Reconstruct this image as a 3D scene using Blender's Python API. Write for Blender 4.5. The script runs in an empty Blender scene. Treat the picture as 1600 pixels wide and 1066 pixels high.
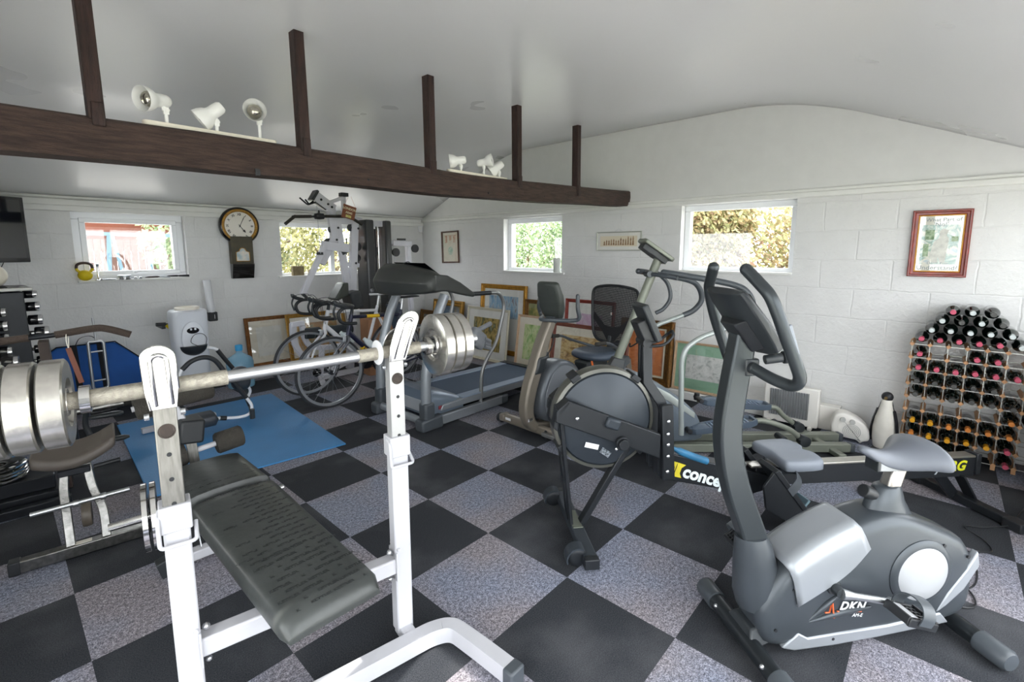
import bpy, bmesh, math, random
from mathutils import Vector as V, Matrix as Mx, Quaternion
random.seed(7)
C = bpy.context.scene.collection
SC = bpy.context.scene
PI = math.pi

# ---------------------------------------------------------------- camera
cd = bpy.data.cameras.new('camera'); cam = bpy.data.objects.new('camera', cd); C.objects.link(cam)
cam.location = (-1.109, -2.631, 1.455)
_yaw, _pitch = 0.738, -0.133
cam.rotation_euler = (PI/2 + _pitch, 0.001, _yaw - PI/2)
cd.sensor_fit = 'HORIZONTAL'; cd.sensor_width = 36.0; cd.lens = 36.0*740.8/1600; cd.shift_y = -42.7/1600
cd.clip_start = 0.02; cd.clip_end = 200
SC.camera = cam
# ---------------------------------------------------------------- light and exposure
SC.view_settings.view_transform = 'Standard'; SC.view_settings.look = 'None'
SC.view_settings.gamma = 1.0; SC.view_settings.use_curve_mapping = False
SC.view_settings.exposure = 0.72
w = bpy.data.worlds.new('sky'); SC.world = w; w.use_nodes = True
_n = w.node_tree.nodes; _b = _n['Background']
_b.inputs[0].default_value = (0.93, 0.97, 1.0, 1); _b.inputs[1].default_value = 5.0
SC.cycles.use_denoising = True
SC.cycles.max_bounces = 9; SC.cycles.diffuse_bounces = 6; SC.cycles.transparent_max_bounces = 12
SC.cycles.sample_clamp_indirect = 6.0; SC.cycles.caustics_reflective = False; SC.cycles.caustics_refractive = False
def portal(loc, rot, sx, sy):
    l = bpy.data.lights.new('daylight_opening', 'AREA'); l.shape = 'RECTANGLE'; l.size = sx; l.size_y = sy
    l.cycles.is_portal = True
    o = bpy.data.objects.new('daylight_opening', l); C.objects.link(o); o.location = loc; o.rotation_euler = rot
    o['kind'] = 'helper'; return o
sn = bpy.data.lights.new('sun', 'SUN'); sn.energy = 6.0; sn.angle = 0.01; sn.color = (1, .96, .9)
so = bpy.data.objects.new('sun', sn); C.objects.link(so); so.rotation_euler = V((1.86, 0.45, -2.1)).to_track_quat('-Z', 'Y').to_euler()

# ---------------------------------------------------------------- helpers
def lin(h):
    if not isinstance(h, str): return tuple(h) + (1.0,) if len(h) == 3 else tuple(h)
    v = [int(h[i:i+2], 16)/255 for i in (1, 3, 5)]
    return tuple(x/12.92 if x < .04045 else ((x+.055)/1.055)**2.4 for x in v) + (1.0,)
MATS = {}
def mat(name, col='#888888', rough=.5, metal=0.0, var=0.0, vs=20.0, bump=0.0, bs=60.0, alpha=1.0, trans=0.0, coat=0.0, emit=None, es=1.0, col2=None, spec=.5, stretch=None, ior=1.45):
    if name in MATS: return MATS[name]
    m = bpy.data.materials.new(name); m.use_nodes = True; MATS[name] = m
    nt = m.node_tree; n = nt.nodes; L = nt.links; p = n['Principled BSDF']
    p.inputs['Base Color'].default_value = lin(col); p.inputs['Roughness'].default_value = rough
    p.inputs['Metallic'].default_value = metal; p.inputs['Alpha'].default_value = alpha
    p.inputs['Transmission Weight'].default_value = trans; p.inputs['Coat Weight'].default_value = coat
    p.inputs['Specular IOR Level'].default_value = spec; p.inputs['IOR'].default_value = ior
    if emit: p.inputs['Emission Color'].default_value = lin(emit); p.inputs['Emission Strength'].default_value = es
    tc = n.new('ShaderNodeTexCoord'); src = tc.outputs['Object']
    if stretch:
        mp = n.new('ShaderNodeMapping'); mp.inputs['Scale'].default_value = stretch; L.new(src, mp.inputs[0]); src = mp.outputs[0]
    if var > 0 or col2:
        nz = n.new('ShaderNodeTexNoise'); nz.inputs['Scale'].default_value = vs; nz.inputs['Detail'].default_value = 5; L.new(src, nz.inputs[0])
        mx = n.new('ShaderNodeMix'); mx.data_type = 'RGBA'
        a = lin(col); b = lin(col2) if col2 else tuple(x*(1-var) for x in a[:3]) + (1,)
        mx.inputs[6].default_value = a; mx.inputs[7].default_value = b
        rp = n.new('ShaderNodeMapRange'); rp.inputs[1].default_value = .35; rp.inputs[2].default_value = .65
        L.new(nz.outputs[0], rp.inputs[0]); L.new(rp.outputs[0], mx.inputs[0]); L.new(mx.outputs[2], p.inputs['Base Color'])
    if bump > 0:
        nb = n.new('ShaderNodeTexNoise'); nb.inputs['Scale'].default_value = bs; nb.inputs['Detail'].default_value = 4; L.new(src, nb.inputs[0])
        bp = n.new('ShaderNodeBump'); bp.inputs['Strength'].default_value = bump; bp.inputs['Distance'].default_value = .01
        L.new(nb.outputs[0], bp.inputs['Height']); L.new(bp.outputs[0], p.inputs['Normal'])
    return m
def sm(pts, k=6, closed=False):
    P = [V(p) for p in pts]; out = []; n = len(P)
    for i in range(n if closed else n-1):
        p0 = P[(i-1) % n] if (i > 0 or closed) else P[0]*2-P[1]
        p1, p2 = P[i], P[(i+1) % n]
        p3 = P[(i+2) % n] if (i+2 < n or closed) else P[-1]*2-P[-2]
        for j in range(k):
            t = j/k
            out.append(.5*((2*p1)+(p2-p0)*t+(2*p0-5*p1+4*p2-p3)*t*t+(3*p1-p0-3*p2+p3)*t**3))
    if not closed: out.append(P[-1])
    return out
def rnd(pts, r=.05, k=5):
    """polyline with rounded corners"""
    P = [V(p) for p in pts]; out = [P[0]]
    for i in range(1, len(P)-1):
        a = P[i-1]-P[i]; b = P[i+1]-P[i]; q = min(r, a.length*.49, b.length*.49)
        s = P[i]+a.normalized()*q; e = P[i]+b.normalized()*q
        for j in range(k+1):
            t = j/k; out.append(s*(1-t)**2+P[i]*2*t*(1-t)+e*t*t)
    out.append(P[-1]); return out
class MB:
    def __init__(s): s.bm = bmesh.new()
    def _f(s, vs):
        try: return s.bm.faces.new(vs)
        except ValueError: return None
    def box(s, c, d, rot=None, tap=1.0, mtx=None):
        c = V(c); R = Mx.Rotation(0, 3, 'X')
        if rot: R = (Mx.Rotation(math.radians(rot[2]), 3, 'Z') @ Mx.Rotation(math.radians(rot[1]), 3, 'Y') @ Mx.Rotation(math.radians(rot[0]), 3, 'X'))
        if mtx: R = mtx
        vs = []
        for z in (-.5, .5):
            k = tap if z > 0 else 1
            for x, y in ((-.5, -.5), (.5, -.5), (.5, .5), (-.5, .5)):
                vs.append(s.bm.verts.new(c + R @ V((x*d[0]*k, y*d[1]*k, z*d[2]))))
        for f in ((3, 2, 1, 0), (4, 5, 6, 7), (0, 1, 5, 4), (1, 2, 6, 5), (2, 3, 7, 6), (3, 0, 4, 7)): s._f([vs[i] for i in f])
        return s
    def seg(s, a, b, w, h, up=(0, 0, 1), w2=None, h2=None):
        a, b = V(a), V(b); d = (b-a).normalized(); u = V(up)
        x = d.cross(u)
        if x.length < 1e-4: x = d.cross(V((1, 0, 0)))
        x.normalize(); u = x.cross(d).normalized(); vs = []
        for p, ww, hh in ((a, w, h), (b, w2 or w, h2 or h)):
            for i, j in ((-1, -1), (1, -1), (1, 1), (-1, 1)): vs.append(s.bm.verts.new(p + x*i*ww/2 + u*j*hh/2))
        for f in ((3, 2, 1, 0), (4, 5, 6, 7), (0, 1, 5, 4), (1, 2, 6, 5), (2, 3, 7, 6), (3, 0, 4, 7)): s._f([vs[i] for i in f])
        return s
    def path(s, pts, w, h, up=(0, 1, 0)):
        """rectangular tube along a polyline; w along `up`, h across"""
        P = [V(p) for p in pts]; rings = []; u = V(up).normalized()
        for i, p in enumerate(P):
            d = (P[min(i+1, len(P)-1)]-P[max(i-1, 0)]).normalized(); x = u.cross(d).normalized()
            hh = h[i] if isinstance(h, (list, tuple)) else h; ww = w[i] if isinstance(w, (list, tuple)) else w
            rings.append([s.bm.verts.new(p + u*a*ww/2 + x*b*hh/2) for a, b in ((-1, -1), (1, -1), (1, 1), (-1, 1))])
        s._rings(rings, True); return s
    def _rings(s, rings, caps, closed=False):
        n = len(rings[0]); m = len(rings)
        for i in range(m if closed else m-1):
            A, B = rings[i], rings[(i+1) % m]
            for j in range(n): s._f([A[j], A[(j+1) % n], B[(j+1) % n], B[j]])
        if caps and not closed: s._f(rings[0][::-1]); s._f(rings[-1])
    def tube(s, pts, r, n=12, closed=False, flat=1.0, caps=True):
        P = [V(p) for p in pts]; m = len(P); rings = []
        t0 = (P[1]-P[0]).normalized(); u = t0.orthogonal().normalized() if abs(t0.z) > .99 else t0.cross(V((0, 0, 1))).normalized()
        prev = t0
        for i, p in enumerate(P):
            if closed: d = (P[(i+1) % m]-P[i-1]).normalized()
            else: d = (P[min(i+1, m-1)]-P[max(i-1, 0)]).normalized()
            q = prev.rotation_difference(d); u = (q @ u); u = (u-d*u.dot(d)).normalized(); prev = d; v = d.cross(u)
            rr = r[i] if isinstance(r, (list, tuple)) else r
            rings.append([s.bm.verts.new(p + u*math.cos(2*PI*j/n)*rr + v*math.sin(2*PI*j/n)*rr*flat) for j in range(n)])
        s._rings(rings, caps, closed); return s
    def cyl(s, a, b, r, r2=None, n=20): return s.tube([a, b], [r, r if r2 is None else r2], n)
    def lathe(s, prof, o=(0, 0, 0), ax=(0, 0, 1), n=28, closed=False):
        o = V(o); ax = V(ax).normalized(); u = ax.orthogonal().normalized(); v = ax.cross(u); rings = []
        for r, h in prof:
            r = max(r, 1e-4)
            rings.append([s.bm.verts.new(o + ax*h + (u*math.cos(2*PI*j/n)+v*math.sin(2*PI*j/n))*r) for j in range(n)])
        s._rings(rings, True, closed); return s
    def prism(s, poly, a, b, ax='y', inset=0.0, o=(0, 0, 0)):
        """2-D polygon extruded from a to b; ax y: poly=(x,z); ax x: poly=(y,z); ax z: poly=(x,y). inset rounds the faces in"""
        o = V(o)
        def P(p, t):
            return o + (V((p[0], t, p[1])) if ax == 'y' else V((t, p[0], p[1])) if ax == 'x' else V((p[0], p[1], t)))
        poly = [tuple(q) for q in poly]
        if not inset:
            s._rings([[s.bm.verts.new(P(p, a)) for p in poly], [s.bm.verts.new(P(p, b)) for p in poly]], True); return s
        cx = sum(p[0] for p in poly)/len(poly); cz = sum(p[1] for p in poly)/len(poly)
        def ins(k):
            n = len(poly); out = []
            for i in range(n):
                p, q, r = V(poly[i-1]), V(poly[i]), V(poly[(i+1) % n])
                e1 = (q-p).normalized(); e2 = (r-q).normalized(); t = (e1+e2)
                t = t.normalized() if t.length > 1e-6 else e1
                nrm = V((-t.y, t.x)); 
                if nrm.dot(V((cx, cz))-q) < 0 and False: nrm = -nrm
                out.append((q + nrm*k*s_area, ))
            return [tuple(x[0]) for x in out]
        ar = sum(poly[i-1][0]*poly[i][1]-poly[i][0]*poly[i-1][1] for i in range(len(poly)))
        s_area = 1 if ar > 0 else -1
        sg = 1 if b > a else -1; rings = []
        for k, dt in ((1.0, 0), (.55, .12), (.25, .35), (0.05, .7), (0, 1.1)): rings.append((ins(inset*k), a + sg*inset*dt))
        for k, dt in ((0, 1.1), (0.05, .7), (.25, .35), (.55, .12), (1.0, 0)): rings.append((ins(inset*k), b - sg*inset*dt))
        s._rings([[s.bm.verts.new(P(p, t)) for p in r] for r, t in rings], True); return s
    def ball(s, c, r, n=16, m=10, mtx=None, e=1.0, zmin=-1):
        c = V(c); r = (r, r, r) if not hasattr(r, '__len__') else r; rings = []
        f = lambda x: math.copysign(abs(x)**e, x)
        for i in range(m+1):
            th = -PI/2 + PI*i/m; z = max(f(math.sin(th)), zmin); cr = max(f(math.cos(th)), 1e-3)
            ring = []
            for j in range(n):
                q = V((f(math.cos(2*PI*j/n))*cr*r[0], f(math.sin(2*PI*j/n))*cr*r[1], z*r[2]))
                ring.append(s.bm.verts.new(c + (mtx @ q if mtx else q)))
            rings.append(ring)
        s._rings(rings, True); return s
    def quad(s, a, b, c, d): s._f([s.bm.verts.new(V(p)) for p in (a, b, c, d)]); return s
    def loft(s, rings, closed=False, caps=True):
        s._rings([[s.bm.verts.new(V(p)) for p in r] for r in rings], caps, closed); return s
    def grid(s, fn, nu, nv):
        g = [[s.bm.verts.new(V(fn(i/nu, j/nv))) for j in range(nv+1)] for i in range(nu+1)]
        for i in range(nu):
            for j in range(nv): s._f([g[i][j], g[i+1][j], g[i+1][j+1], g[i][j+1]])
        return s
    def add(s, other_mesh, mtx):
        bm2 = bmesh.new(); bm2.from_mesh(other_mesh); mp = {}
        for v in bm2.verts: mp[v] = s.bm.verts.new(mtx @ v.co)
        for f in bm2.faces: s._f([mp[v] for v in f.verts])
        bm2.free(); return s
    def obj(s, name, m=None, parent=None, bev=0.0, smooth=35, sub=0, solid=0.0, bseg=2, fix=True, **kw):
        if fix: bmesh.ops.recalc_face_normals(s.bm, faces=s.bm.faces)
        me = bpy.data.meshes.new(name); s.bm.to_mesh(me); s.bm.free()
        o = bpy.data.objects.new(name, me); C.objects.link(o)
        if m: me.materials.append(m if not isinstance(m, str) else MATS[m])
        if smooth:
            me.shade_smooth()
            if smooth < 180: me.set_sharp_from_angle(angle=math.radians(smooth))
        if solid: md = o.modifiers.new('s', 'SOLIDIFY'); md.thickness = solid; md.offset = 0
        if sub: md = o.modifiers.new('u', 'SUBSURF'); md.levels = sub; md.render_levels = sub
        if bev:
            md = o.modifiers.new('b', 'BEVEL'); md.width = bev; md.segments = bseg; md.limit_method = 'ANGLE'; md.angle_limit = math.radians(40)
            md.harden_normals = False
        if parent: o.parent = parent
        for k, v in kw.items(): o[k] = v
        return o
def thing(name, label, cat, loc=(0, 0, 0), rz=0.0, group=None, rot=None):
    o = bpy.data.objects.new(name, None); C.objects.link(o); o.empty_display_size = .05
    o.location = loc; o.rotation_euler = rot if rot else (0, 0, math.radians(rz)); o['label'] = label; o['category'] = cat
    if group: o['group'] = group
    return o
def tag(o, label, cat, group=None):
    o['label'] = label; o['category'] = cat
    if group: o['group'] = group
    return o
def struct(o): o['kind'] = 'structure'; return o
def dup(root, loc=None, rot=None, label=None, group=None):
    r = root.copy(); C.objects.link(r)
    if loc is not None: r.location = loc
    if rot is not None: r.rotation_euler = rot
    if label: r['label'] = label
    if group: r['group'] = group
    for ch in list(root.children):
        c = ch.copy(); C.objects.link(c); c.parent = r
        for g in list(ch.children):
            d = g.copy(); C.objects.link(d); d.parent = c
    return r
def text_mesh(body, size=.05, ext=.001, shear=0.0, align='LEFT', space=1.0, off=0.0):
    cu = bpy.data.curves.new('t', 'FONT'); cu.body = body; cu.size = size; cu.extrude = ext; cu.shear = shear
    cu.align_x = align; cu.align_y = 'CENTER'; cu.space_character = space; cu.offset = off; cu.resolution_u = 3
    o = bpy.data.objects.new('t', cu); C.objects.link(o); dg = bpy.context.evaluated_depsgraph_get(); dg.update()
    me = bpy.data.meshes.new_from_object(o.evaluated_get(dg)); bpy.data.objects.remove(o); bpy.data.curves.remove(cu)
    return me
def frame_mtx(o, x, y):
    x = V(x).normalized(); y = V(y); y = (y-x*y.dot(x)).normalized(); z = x.cross(y)
    return Mx(((x.x, y.x, z.x, o[0]), (x.y, y.y, z.y, o[1]), (x.z, y.z, z.z, o[2]), (0, 0, 0, 1)))
def lettering(name, lines, m, parent):
    """lines: (body, size, origin, xdir, ydir, kwargs)"""
    b = MB()
    for l in lines:
        me = text_mesh(l[0], l[1], **(l[5] if len(l) > 5 else {})); b.add(me, frame_mtx(l[2], l[3], l[4])); bpy.data.meshes.remove(me)
    return b.obj(name, m, parent, smooth=0, fix=False)

# ---------------------------------------------------------------- shared materials
mat('white_paint', '#e9e9e6', .45, var=.04, vs=8)
mat('white_metal', '#e4e4e4', .35, var=.05, vs=12)
mat('white_plastic', '#e6e7ea', .35)
mat('upvc', '#f2f4f7', .25)
mat('cream_metal', '#ece6da', .4)
mat('chrome', '#d4d4d2', .12, 1.0, var=.15, vs=30)
mat('worn_chrome', '#8d8c89', .3, 1.0, var=.35, vs=40, bump=.15, bs=120)
mat('satin_steel', '#c4c6c8', .38, 1.0)
mat('silver_paint', '#8f9090', .35, .6, var=.05)
mat('silver_light', '#b9bdc2', .35, .5)
mat('beige_paint', '#877f74', .38, .35, var=.05)
mat('sage_paint', '#7f8378', .4, .2, var=.05)
mat('black_plastic', '#25272a', .42, var=.1, vs=30)
mat('dark_plastic', '#2d3134', .38, var=.12, vs=15)
mat('grey_plastic', '#474c51', .38, var=.08, vs=10)
mat('mid_grey', '#7d838b', .4, var=.06)
mat('black_metal', '#23262b', .38, .3, var=.1)
mat('black_gloss', '#101114', .12, coat=.5)
mat('rubber', '#1c1c1e', .8, bump=.2, bs=80)
mat('foam', '#3b3833', .95, var=.2, vs=60, bump=.6, bs=200)
mat('brown_foam', '#4a3f38', .9, var=.2, vs=60, bump=.5, bs=200)
mat('bolt', '#c9cbcd', .25, .9)
mat('gold', '#b0843a', .38, .55, var=.3, vs=40, bump=.3, bs=90)
mat('gold_dark', '#7d5524', .45, .4, var=.5, vs=50, bump=.5, bs=90)
def clear(name, tint=(1, 1, 1), fac=.06, rough=.02):
    m = bpy.data.materials.new(name); m.use_nodes = True; MATS[name] = m; nt = m.node_tree; n = nt.nodes; n.remove(n['Principled BSDF'])
    t = n.new('ShaderNodeBsdfTransparent'); g = n.new('ShaderNodeBsdfGlossy'); x = n.new('ShaderNodeMixShader')
    t.inputs[0].default_value = tuple(tint)+(1,); g.inputs['Roughness'].default_value = rough; x.inputs[0].default_value = fac
    nt.links.new(t.outputs[0], x.inputs[1]); nt.links.new(g.outputs[0], x.inputs[2]); nt.links.new(x.outputs[0], n['Material Output'].inputs[0]); return m
clear('glass')
# ================================================================ the setting
X1, Y1, XB, YN, ZT = 3.5, 3.45, -1.75, -3.45, 1.90
def nodes_of(name):
    m = bpy.data.materials.new(name); m.use_nodes = True; MATS[name] = m
    return m, m.node_tree.nodes, m.node_tree.links, m.node_tree.nodes['Principled BSDF']
def math_node(n, L, op, a, b=None, c=None):
    q = n.new('ShaderNodeMath'); q.operation = op
    for i, x in enumerate((a, b, c)):
        if x is None: continue
        if isinstance(x, (int, float)): q.inputs[i].default_value = x
        else: L.new(x, q.inputs[i])
    return q.outputs[0]
def block_wall(name, axis):
    """white painted blockwork up to the moulding, smooth plaster above"""
    m, n, L, p = nodes_of(name)
    g = n.new('ShaderNodeNewGeometry'); sp = n.new('ShaderNodeSeparateXYZ'); L.new(g.outputs['Position'], sp.inputs[0])
    cb = n.new('ShaderNodeCombineXYZ'); L.new(sp.outputs[axis], cb.inputs[0]); L.new(sp.outputs[2], cb.inputs[1])
    br = n.new('ShaderNodeTexBrick'); br.inputs['Scale'].default_value = 1.0; br.inputs['Brick Width'].default_value = .45
    br.inputs['Row Height'].default_value = .225; br.inputs['Mortar Size'].default_value = .008; br.inputs['Mortar Smooth'].default_value = .8
    br.inputs['Color1'].default_value = (1, 1, 1, 1); br.inputs['Color2'].default_value = (.9, .9, .9, 1); br.inputs['Mortar'].default_value = (0, 0, 0, 1)
    nd = n.new('ShaderNodeTexNoise'); nd.inputs['Scale'].default_value = 6; nd.inputs['Detail'].default_value = 3; L.new(g.outputs['Position'], nd.inputs[0])
    mx = n.new('ShaderNodeMix'); mx.data_type = 'VECTOR'; mx.inputs[0].default_value = .03
    L.new(cb.outputs[0], mx.inputs[4]); L.new(nd.outputs['Color'], mx.inputs[5]); L.new(mx.outputs[1], br.inputs[0])
    n1 = n.new('ShaderNodeTexNoise'); n1.inputs['Scale'].default_value = 45; n1.inputs['Detail'].default_value = 6; L.new(g.outputs['Position'], n1.inputs[0])
    n2 = n.new('ShaderNodeTexNoise'); n2.inputs['Scale'].default_value = 9; n2.inputs['Detail'].default_value = 4; L.new(g.outputs['Position'], n2.inputs[0])
    h = math_node(n, L, 'MULTIPLY', br.outputs['Color'], .30)
    h = math_node(n, L, 'ADD', h, math_node(n, L, 'MULTIPLY', n1.outputs[0], .55))
    h = math_node(n, L, 'ADD', h, math_node(n, L, 'MULTIPLY', n2.outputs[0], .6))
    low = math_node(n, L, 'LESS_THAN', sp.outputs[2], ZT)
    h2 = math_node(n, L, 'MULTIPLY', h, math_node(n, L, 'MULTIPLY_ADD', low, .93, .07))
    bp = n.new('ShaderNodeBump'); bp.inputs['Strength'].default_value = .55; bp.inputs['Distance'].default_value = .014
    L.new(h2, bp.inputs['Height']); L.new(bp.outputs[0], p.inputs['Normal'])
    cr = n.new('ShaderNodeMapRange'); cr.inputs[3].default_value = .70; cr.inputs[4].default_value = .78; L.new(n2.outputs[0], cr.inputs[0])
    cc = n.new('ShaderNodeCombineColor'); L.new(cr.outputs[0], cc.inputs[0]); L.new(cr.outputs[0], cc.inputs[1]); L.new(math_node(n, L, 'MULTIPLY', cr.outputs[0], .99), cc.inputs[2])
    L.new(cc.outputs[0], p.inputs['Base Color']); p.inputs['Roughness'].default_value = .5
    return m
block_wall('blocks_x', 0); block_wall('blocks_y', 1)

def carpet():
    m, n, L, p = nodes_of('carpet_tiles')
    g = n.new('ShaderNodeNewGeometry'); sp = n.new('ShaderNodeSeparateXYZ'); L.new(g.outputs['Position'], sp.inputs[0])
    fx = math_node(n, L, 'FLOOR', math_node(n, L, 'DIVIDE', sp.outputs[0], .5)); fy = math_node(n, L, 'FLOOR', math_node(n, L, 'DIVIDE', sp.outputs[1], .5))
    par = math_node(n, L, 'FLOORED_MODULO', math_node(n, L, 'ADD', fx, fy), 2.0)
    a = n.new('ShaderNodeTexNoise'); a.inputs['Scale'].default_value = 190; a.inputs['Detail'].default_value = 5; a.inputs['Roughness'].default_value = .8; L.new(g.outputs['Position'], a.inputs[0])
    ra = n.new('ShaderNodeValToRGB'); ra.color_ramp.elements[0].position = .38; ra.color_ramp.elements[1].position = .62
    ra.color_ramp.elements[0].color = (.045, .047, .07, 1); ra.color_ramp.elements[1].color = (.44, .42, .46, 1); L.new(a.outputs[0], ra.inputs[0])
    b = n.new('ShaderNodeTexNoise'); b.inputs['Scale'].default_value = 260; b.inputs['Detail'].default_value = 2; L.new(g.outputs['Position'], b.inputs[0])
    rb = n.new('ShaderNodeValToRGB'); rb.color_ramp.elements[0].position = .35; rb.color_ramp.elements[1].position = .75
    rb.color_ramp.elements[0].color = (.020, .022, .027, 1); rb.color_ramp.elements[1].color = (.062, .066, .074, 1); L.new(b.outputs[0], rb.inputs[0])
    d = n.new('ShaderNodeTexNoise'); d.inputs['Scale'].default_value = 2.2; d.inputs['Detail'].default_value = 6; L.new(g.outputs['Position'], d.inputs[0])
    dr = n.new('ShaderNodeMapRange'); dr.inputs[1].default_value = .5; dr.inputs[2].default_value = .75; dr.inputs[3].default_value = 0; dr.inputs[4].default_value = .12; L.new(d.outputs[0], dr.inputs[0])
    c2 = n.new('ShaderNodeTexNoise'); c2.inputs['Scale'].default_value = 70; c2.inputs['Detail'].default_value = 4; c2.inputs['Roughness'].default_value = .7; L.new(g.outputs['Position'], c2.inputs[0])
    h2 = n.new('ShaderNodeTexNoise'); h2.inputs['Scale'].default_value = 1.7; h2.inputs['Detail'].default_value = 3; L.new(g.outputs['Position'], h2.inputs[0])
    hr = n.new('ShaderNodeMapRange'); hr.inputs[1].default_value = .4; hr.inputs[2].default_value = .6; L.new(h2.outputs[0], hr.inputs[0])
    ht = n.new('ShaderNodeMix'); ht.data_type = 'RGBA'; L.new(hr.outputs[0], ht.inputs[0]); ht.inputs[6].default_value = (1.0, .95, .92, 1); ht.inputs[7].default_value = (.88, .98, 1.10, 1)
    cm = n.new('ShaderNodeMapRange'); cm.inputs[1].default_value = .35; cm.inputs[2].default_value = .65; cm.inputs[3].default_value = .5; cm.inputs[4].default_value = 1.45; L.new(c2.outputs[0], cm.inputs[0])
    v1 = n.new('ShaderNodeVectorMath'); v1.operation = 'MULTIPLY'; L.new(ra.outputs[0], v1.inputs[0]); L.new(ht.outputs[2], v1.inputs[1])
    v2 = n.new('ShaderNodeVectorMath'); v2.operation = 'SCALE'; L.new(v1.outputs[0], v2.inputs[0]); L.new(cm.outputs[0], v2.inputs['Scale'])
    mx = n.new('ShaderNodeMix'); mx.data_type = 'RGBA'; L.new(par, mx.inputs[0]); L.new(rb.outputs[0], mx.inputs[6]); L.new(v2.outputs[0], mx.inputs[7])
    m2 = n.new('ShaderNodeMix'); m2.data_type = 'RGBA'; L.new(dr.outputs[0], m2.inputs[0]); L.new(mx.outputs[2], m2.inputs[6]); m2.inputs[7].default_value = (.4, .4, .42, 1)
    L.new(m2.outputs[2], p.inputs['Base Color']); p.inputs['Roughness'].default_value = .95; p.inputs['Specular IOR Level'].default_value = .15
    # seams
    ex = math_node(n, L, 'PINGPONG', sp.outputs[0], .25); 
    bp = n.new('ShaderNodeBump'); bp.inputs['Strength'].default_value = .12; bp.inputs['Distance'].default_value = .002
    L.new(a.outputs[0], bp.inputs['Height']); L.new(bp.outputs[0], p.inputs['Normal'])
    return m
carpet()
b = MB(); b.quad((XB-.2, YN-.2, 0), (X1+.2, YN-.2, 0), (X1+.2, Y1+.2, 0), (XB-.2, Y1+.2, 0)); struct(b.obj('floor', 'carpet_tiles', smooth=0))

# walls with openings: list of (a0, a1, z0, z1) along the wall
def wall(name, axis, pos, out, a0, a1, z1, holes, m):
    xs = sorted({a0, a1} | {h[0] for h in holes} | {h[1] for h in holes}); zs = sorted({-.1, z1} | {h[2] for h in holes} | {h[3] for h in holes})
    b = MB()
    ins = lambda x, z: any(h[0] < x < h[1] and h[2] < z < h[3] for h in holes)
    cell = {}
    for i in range(len(xs)-1):
        for j in range(len(zs)-1):
            cell[i, j] = not ins((xs[i]+xs[i+1])/2, (zs[j]+zs[j+1])/2)
    def P(a, z, t): return (pos+out*t, a, z) if axis == 'x' else (a, pos+out*t, z)
    T = .24
    for (i, j), f in cell.items():
        if not f: continue
        A, B, Z0, Z1 = xs[i], xs[i+1], zs[j], zs[j+1]
        b.quad(P(A, Z0, 0), P(B, Z0, 0), P(B, Z1, 0), P(A, Z1, 0)); b.quad(P(A, Z0, T), P(B, Z0, T), P(B, Z1, T), P(A, Z1, T))
        for (di, dj, q) in ((-1, 0, (A, Z0, A, Z1)), (1, 0, (B, Z0, B, Z1)), (0, -1, (A, Z0, B, Z0)), (0, 1, (A, Z1, B, Z1))):
            if not cell.get((i+di, j+dj), False): b.quad(P(q[0], q[1], 0), P(q[2], q[3], 0), P(q[2], q[3], T), P(q[0], q[1], T))
    bmesh.ops.remove_doubles(b.bm, verts=b.bm.verts, dist=1e-4)
    return struct(b.obj(name, m, smooth=0))
W1 = (-.55, .35, 1.15, 1.83); W2 = (1.34, 2.80, 1.12, 1.80); W3 = (.76, 1.71, 1.17, 1.86); W4 = (-1.67, -.68, 1.24, 1.885)
wall('wall_left', 'y', Y1, 1, XB-.24, X1, 3.0, [W1, W2], MATS['blocks_x'])
wall('wall_right', 'x', X1, 1, YN-.24, Y1+.24, 3.0, [W3, W4], MATS['blocks_y'])
DB = [(-3.1, -1.0, 0.0, 2.1)]
wall('wall_back', 'x', XB, -1, YN-.24, Y1, 3.0, [DB[0], (.2, 1.5, 1.0, 1.85)], MATS['blocks_y'])
DN = (-1.5, 1.75, 0.0, 2.1)  # unseen glazed doors, widened to brighten the left wall
W_ADDED = (1.95, 3.3, 1.0, 1.85)  # unseen window, added for more light on the far right
wall('wall_near', 'y', YN, -1, XB, X1, 3.0, [DN, W_ADDED], MATS['blocks_x'])

# ceiling: flat over the middle, sloping to the long walls, rising slightly at the end wall
def smin(a, b, k=.10):
    h = max(k-abs(a-b), 0)/k; return min(a, b)-h*h*k*.25
def zc(x, y):
    t = min(max((x-2.45)/1.05, 0), 1); top = 2.548+.145*t*t*(3-2*t)
    return smin(smin(top, 1.94+.415*(Y1-y), .16), 1.90+.44*(y+3.42), .22)
m, n, L, p = nodes_of('ceiling_plaster')
g = n.new('ShaderNodeNewGeometry'); a = n.new('ShaderNodeTexNoise'); a.inputs['Scale'].default_value = 1.3; a.inputs['Detail'].default_value = 3; L.new(g.outputs['Position'], a.inputs[0])
a2 = n.new('ShaderNodeTexNoise'); a2.inputs['Scale'].default_value = 1.0; a2.inputs['Detail'].default_value = 5
mp = n.new('ShaderNodeMapping'); mp.inputs['Scale'].default_value = (1.2, 14, 4); L.new(g.outputs['Position'], mp.inputs[0]); L.new(mp.outputs[0], a2.inputs[0])
rr = n.new('ShaderNodeMapRange'); rr.inputs[3].default_value = .24; rr.inputs[4].default_value = .34; L.new(a.outputs[0], rr.inputs[0]); L.new(rr.outputs[0], p.inputs['Roughness'])
p.inputs['Base Color'].default_value = (.70, .70, .71, 1)
bp = n.new('ShaderNodeBump'); bp.inputs['Strength'].default_value = .10; bp.inputs['Distance'].default_value = .04; L.new(a.outputs[0], bp.inputs['Height']); L.new(bp.outputs[0], p.inputs['Normal'])
b = MB()
b.grid(lambda u, v: (XB+(X1-XB)*u, YN+(Y1-YN)*v, zc(XB+(X1-XB)*u, YN+(Y1-YN)*v)), 60, 90)
o = struct(b.obj('ceiling', 'ceiling_plaster', smooth=180)); 
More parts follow.
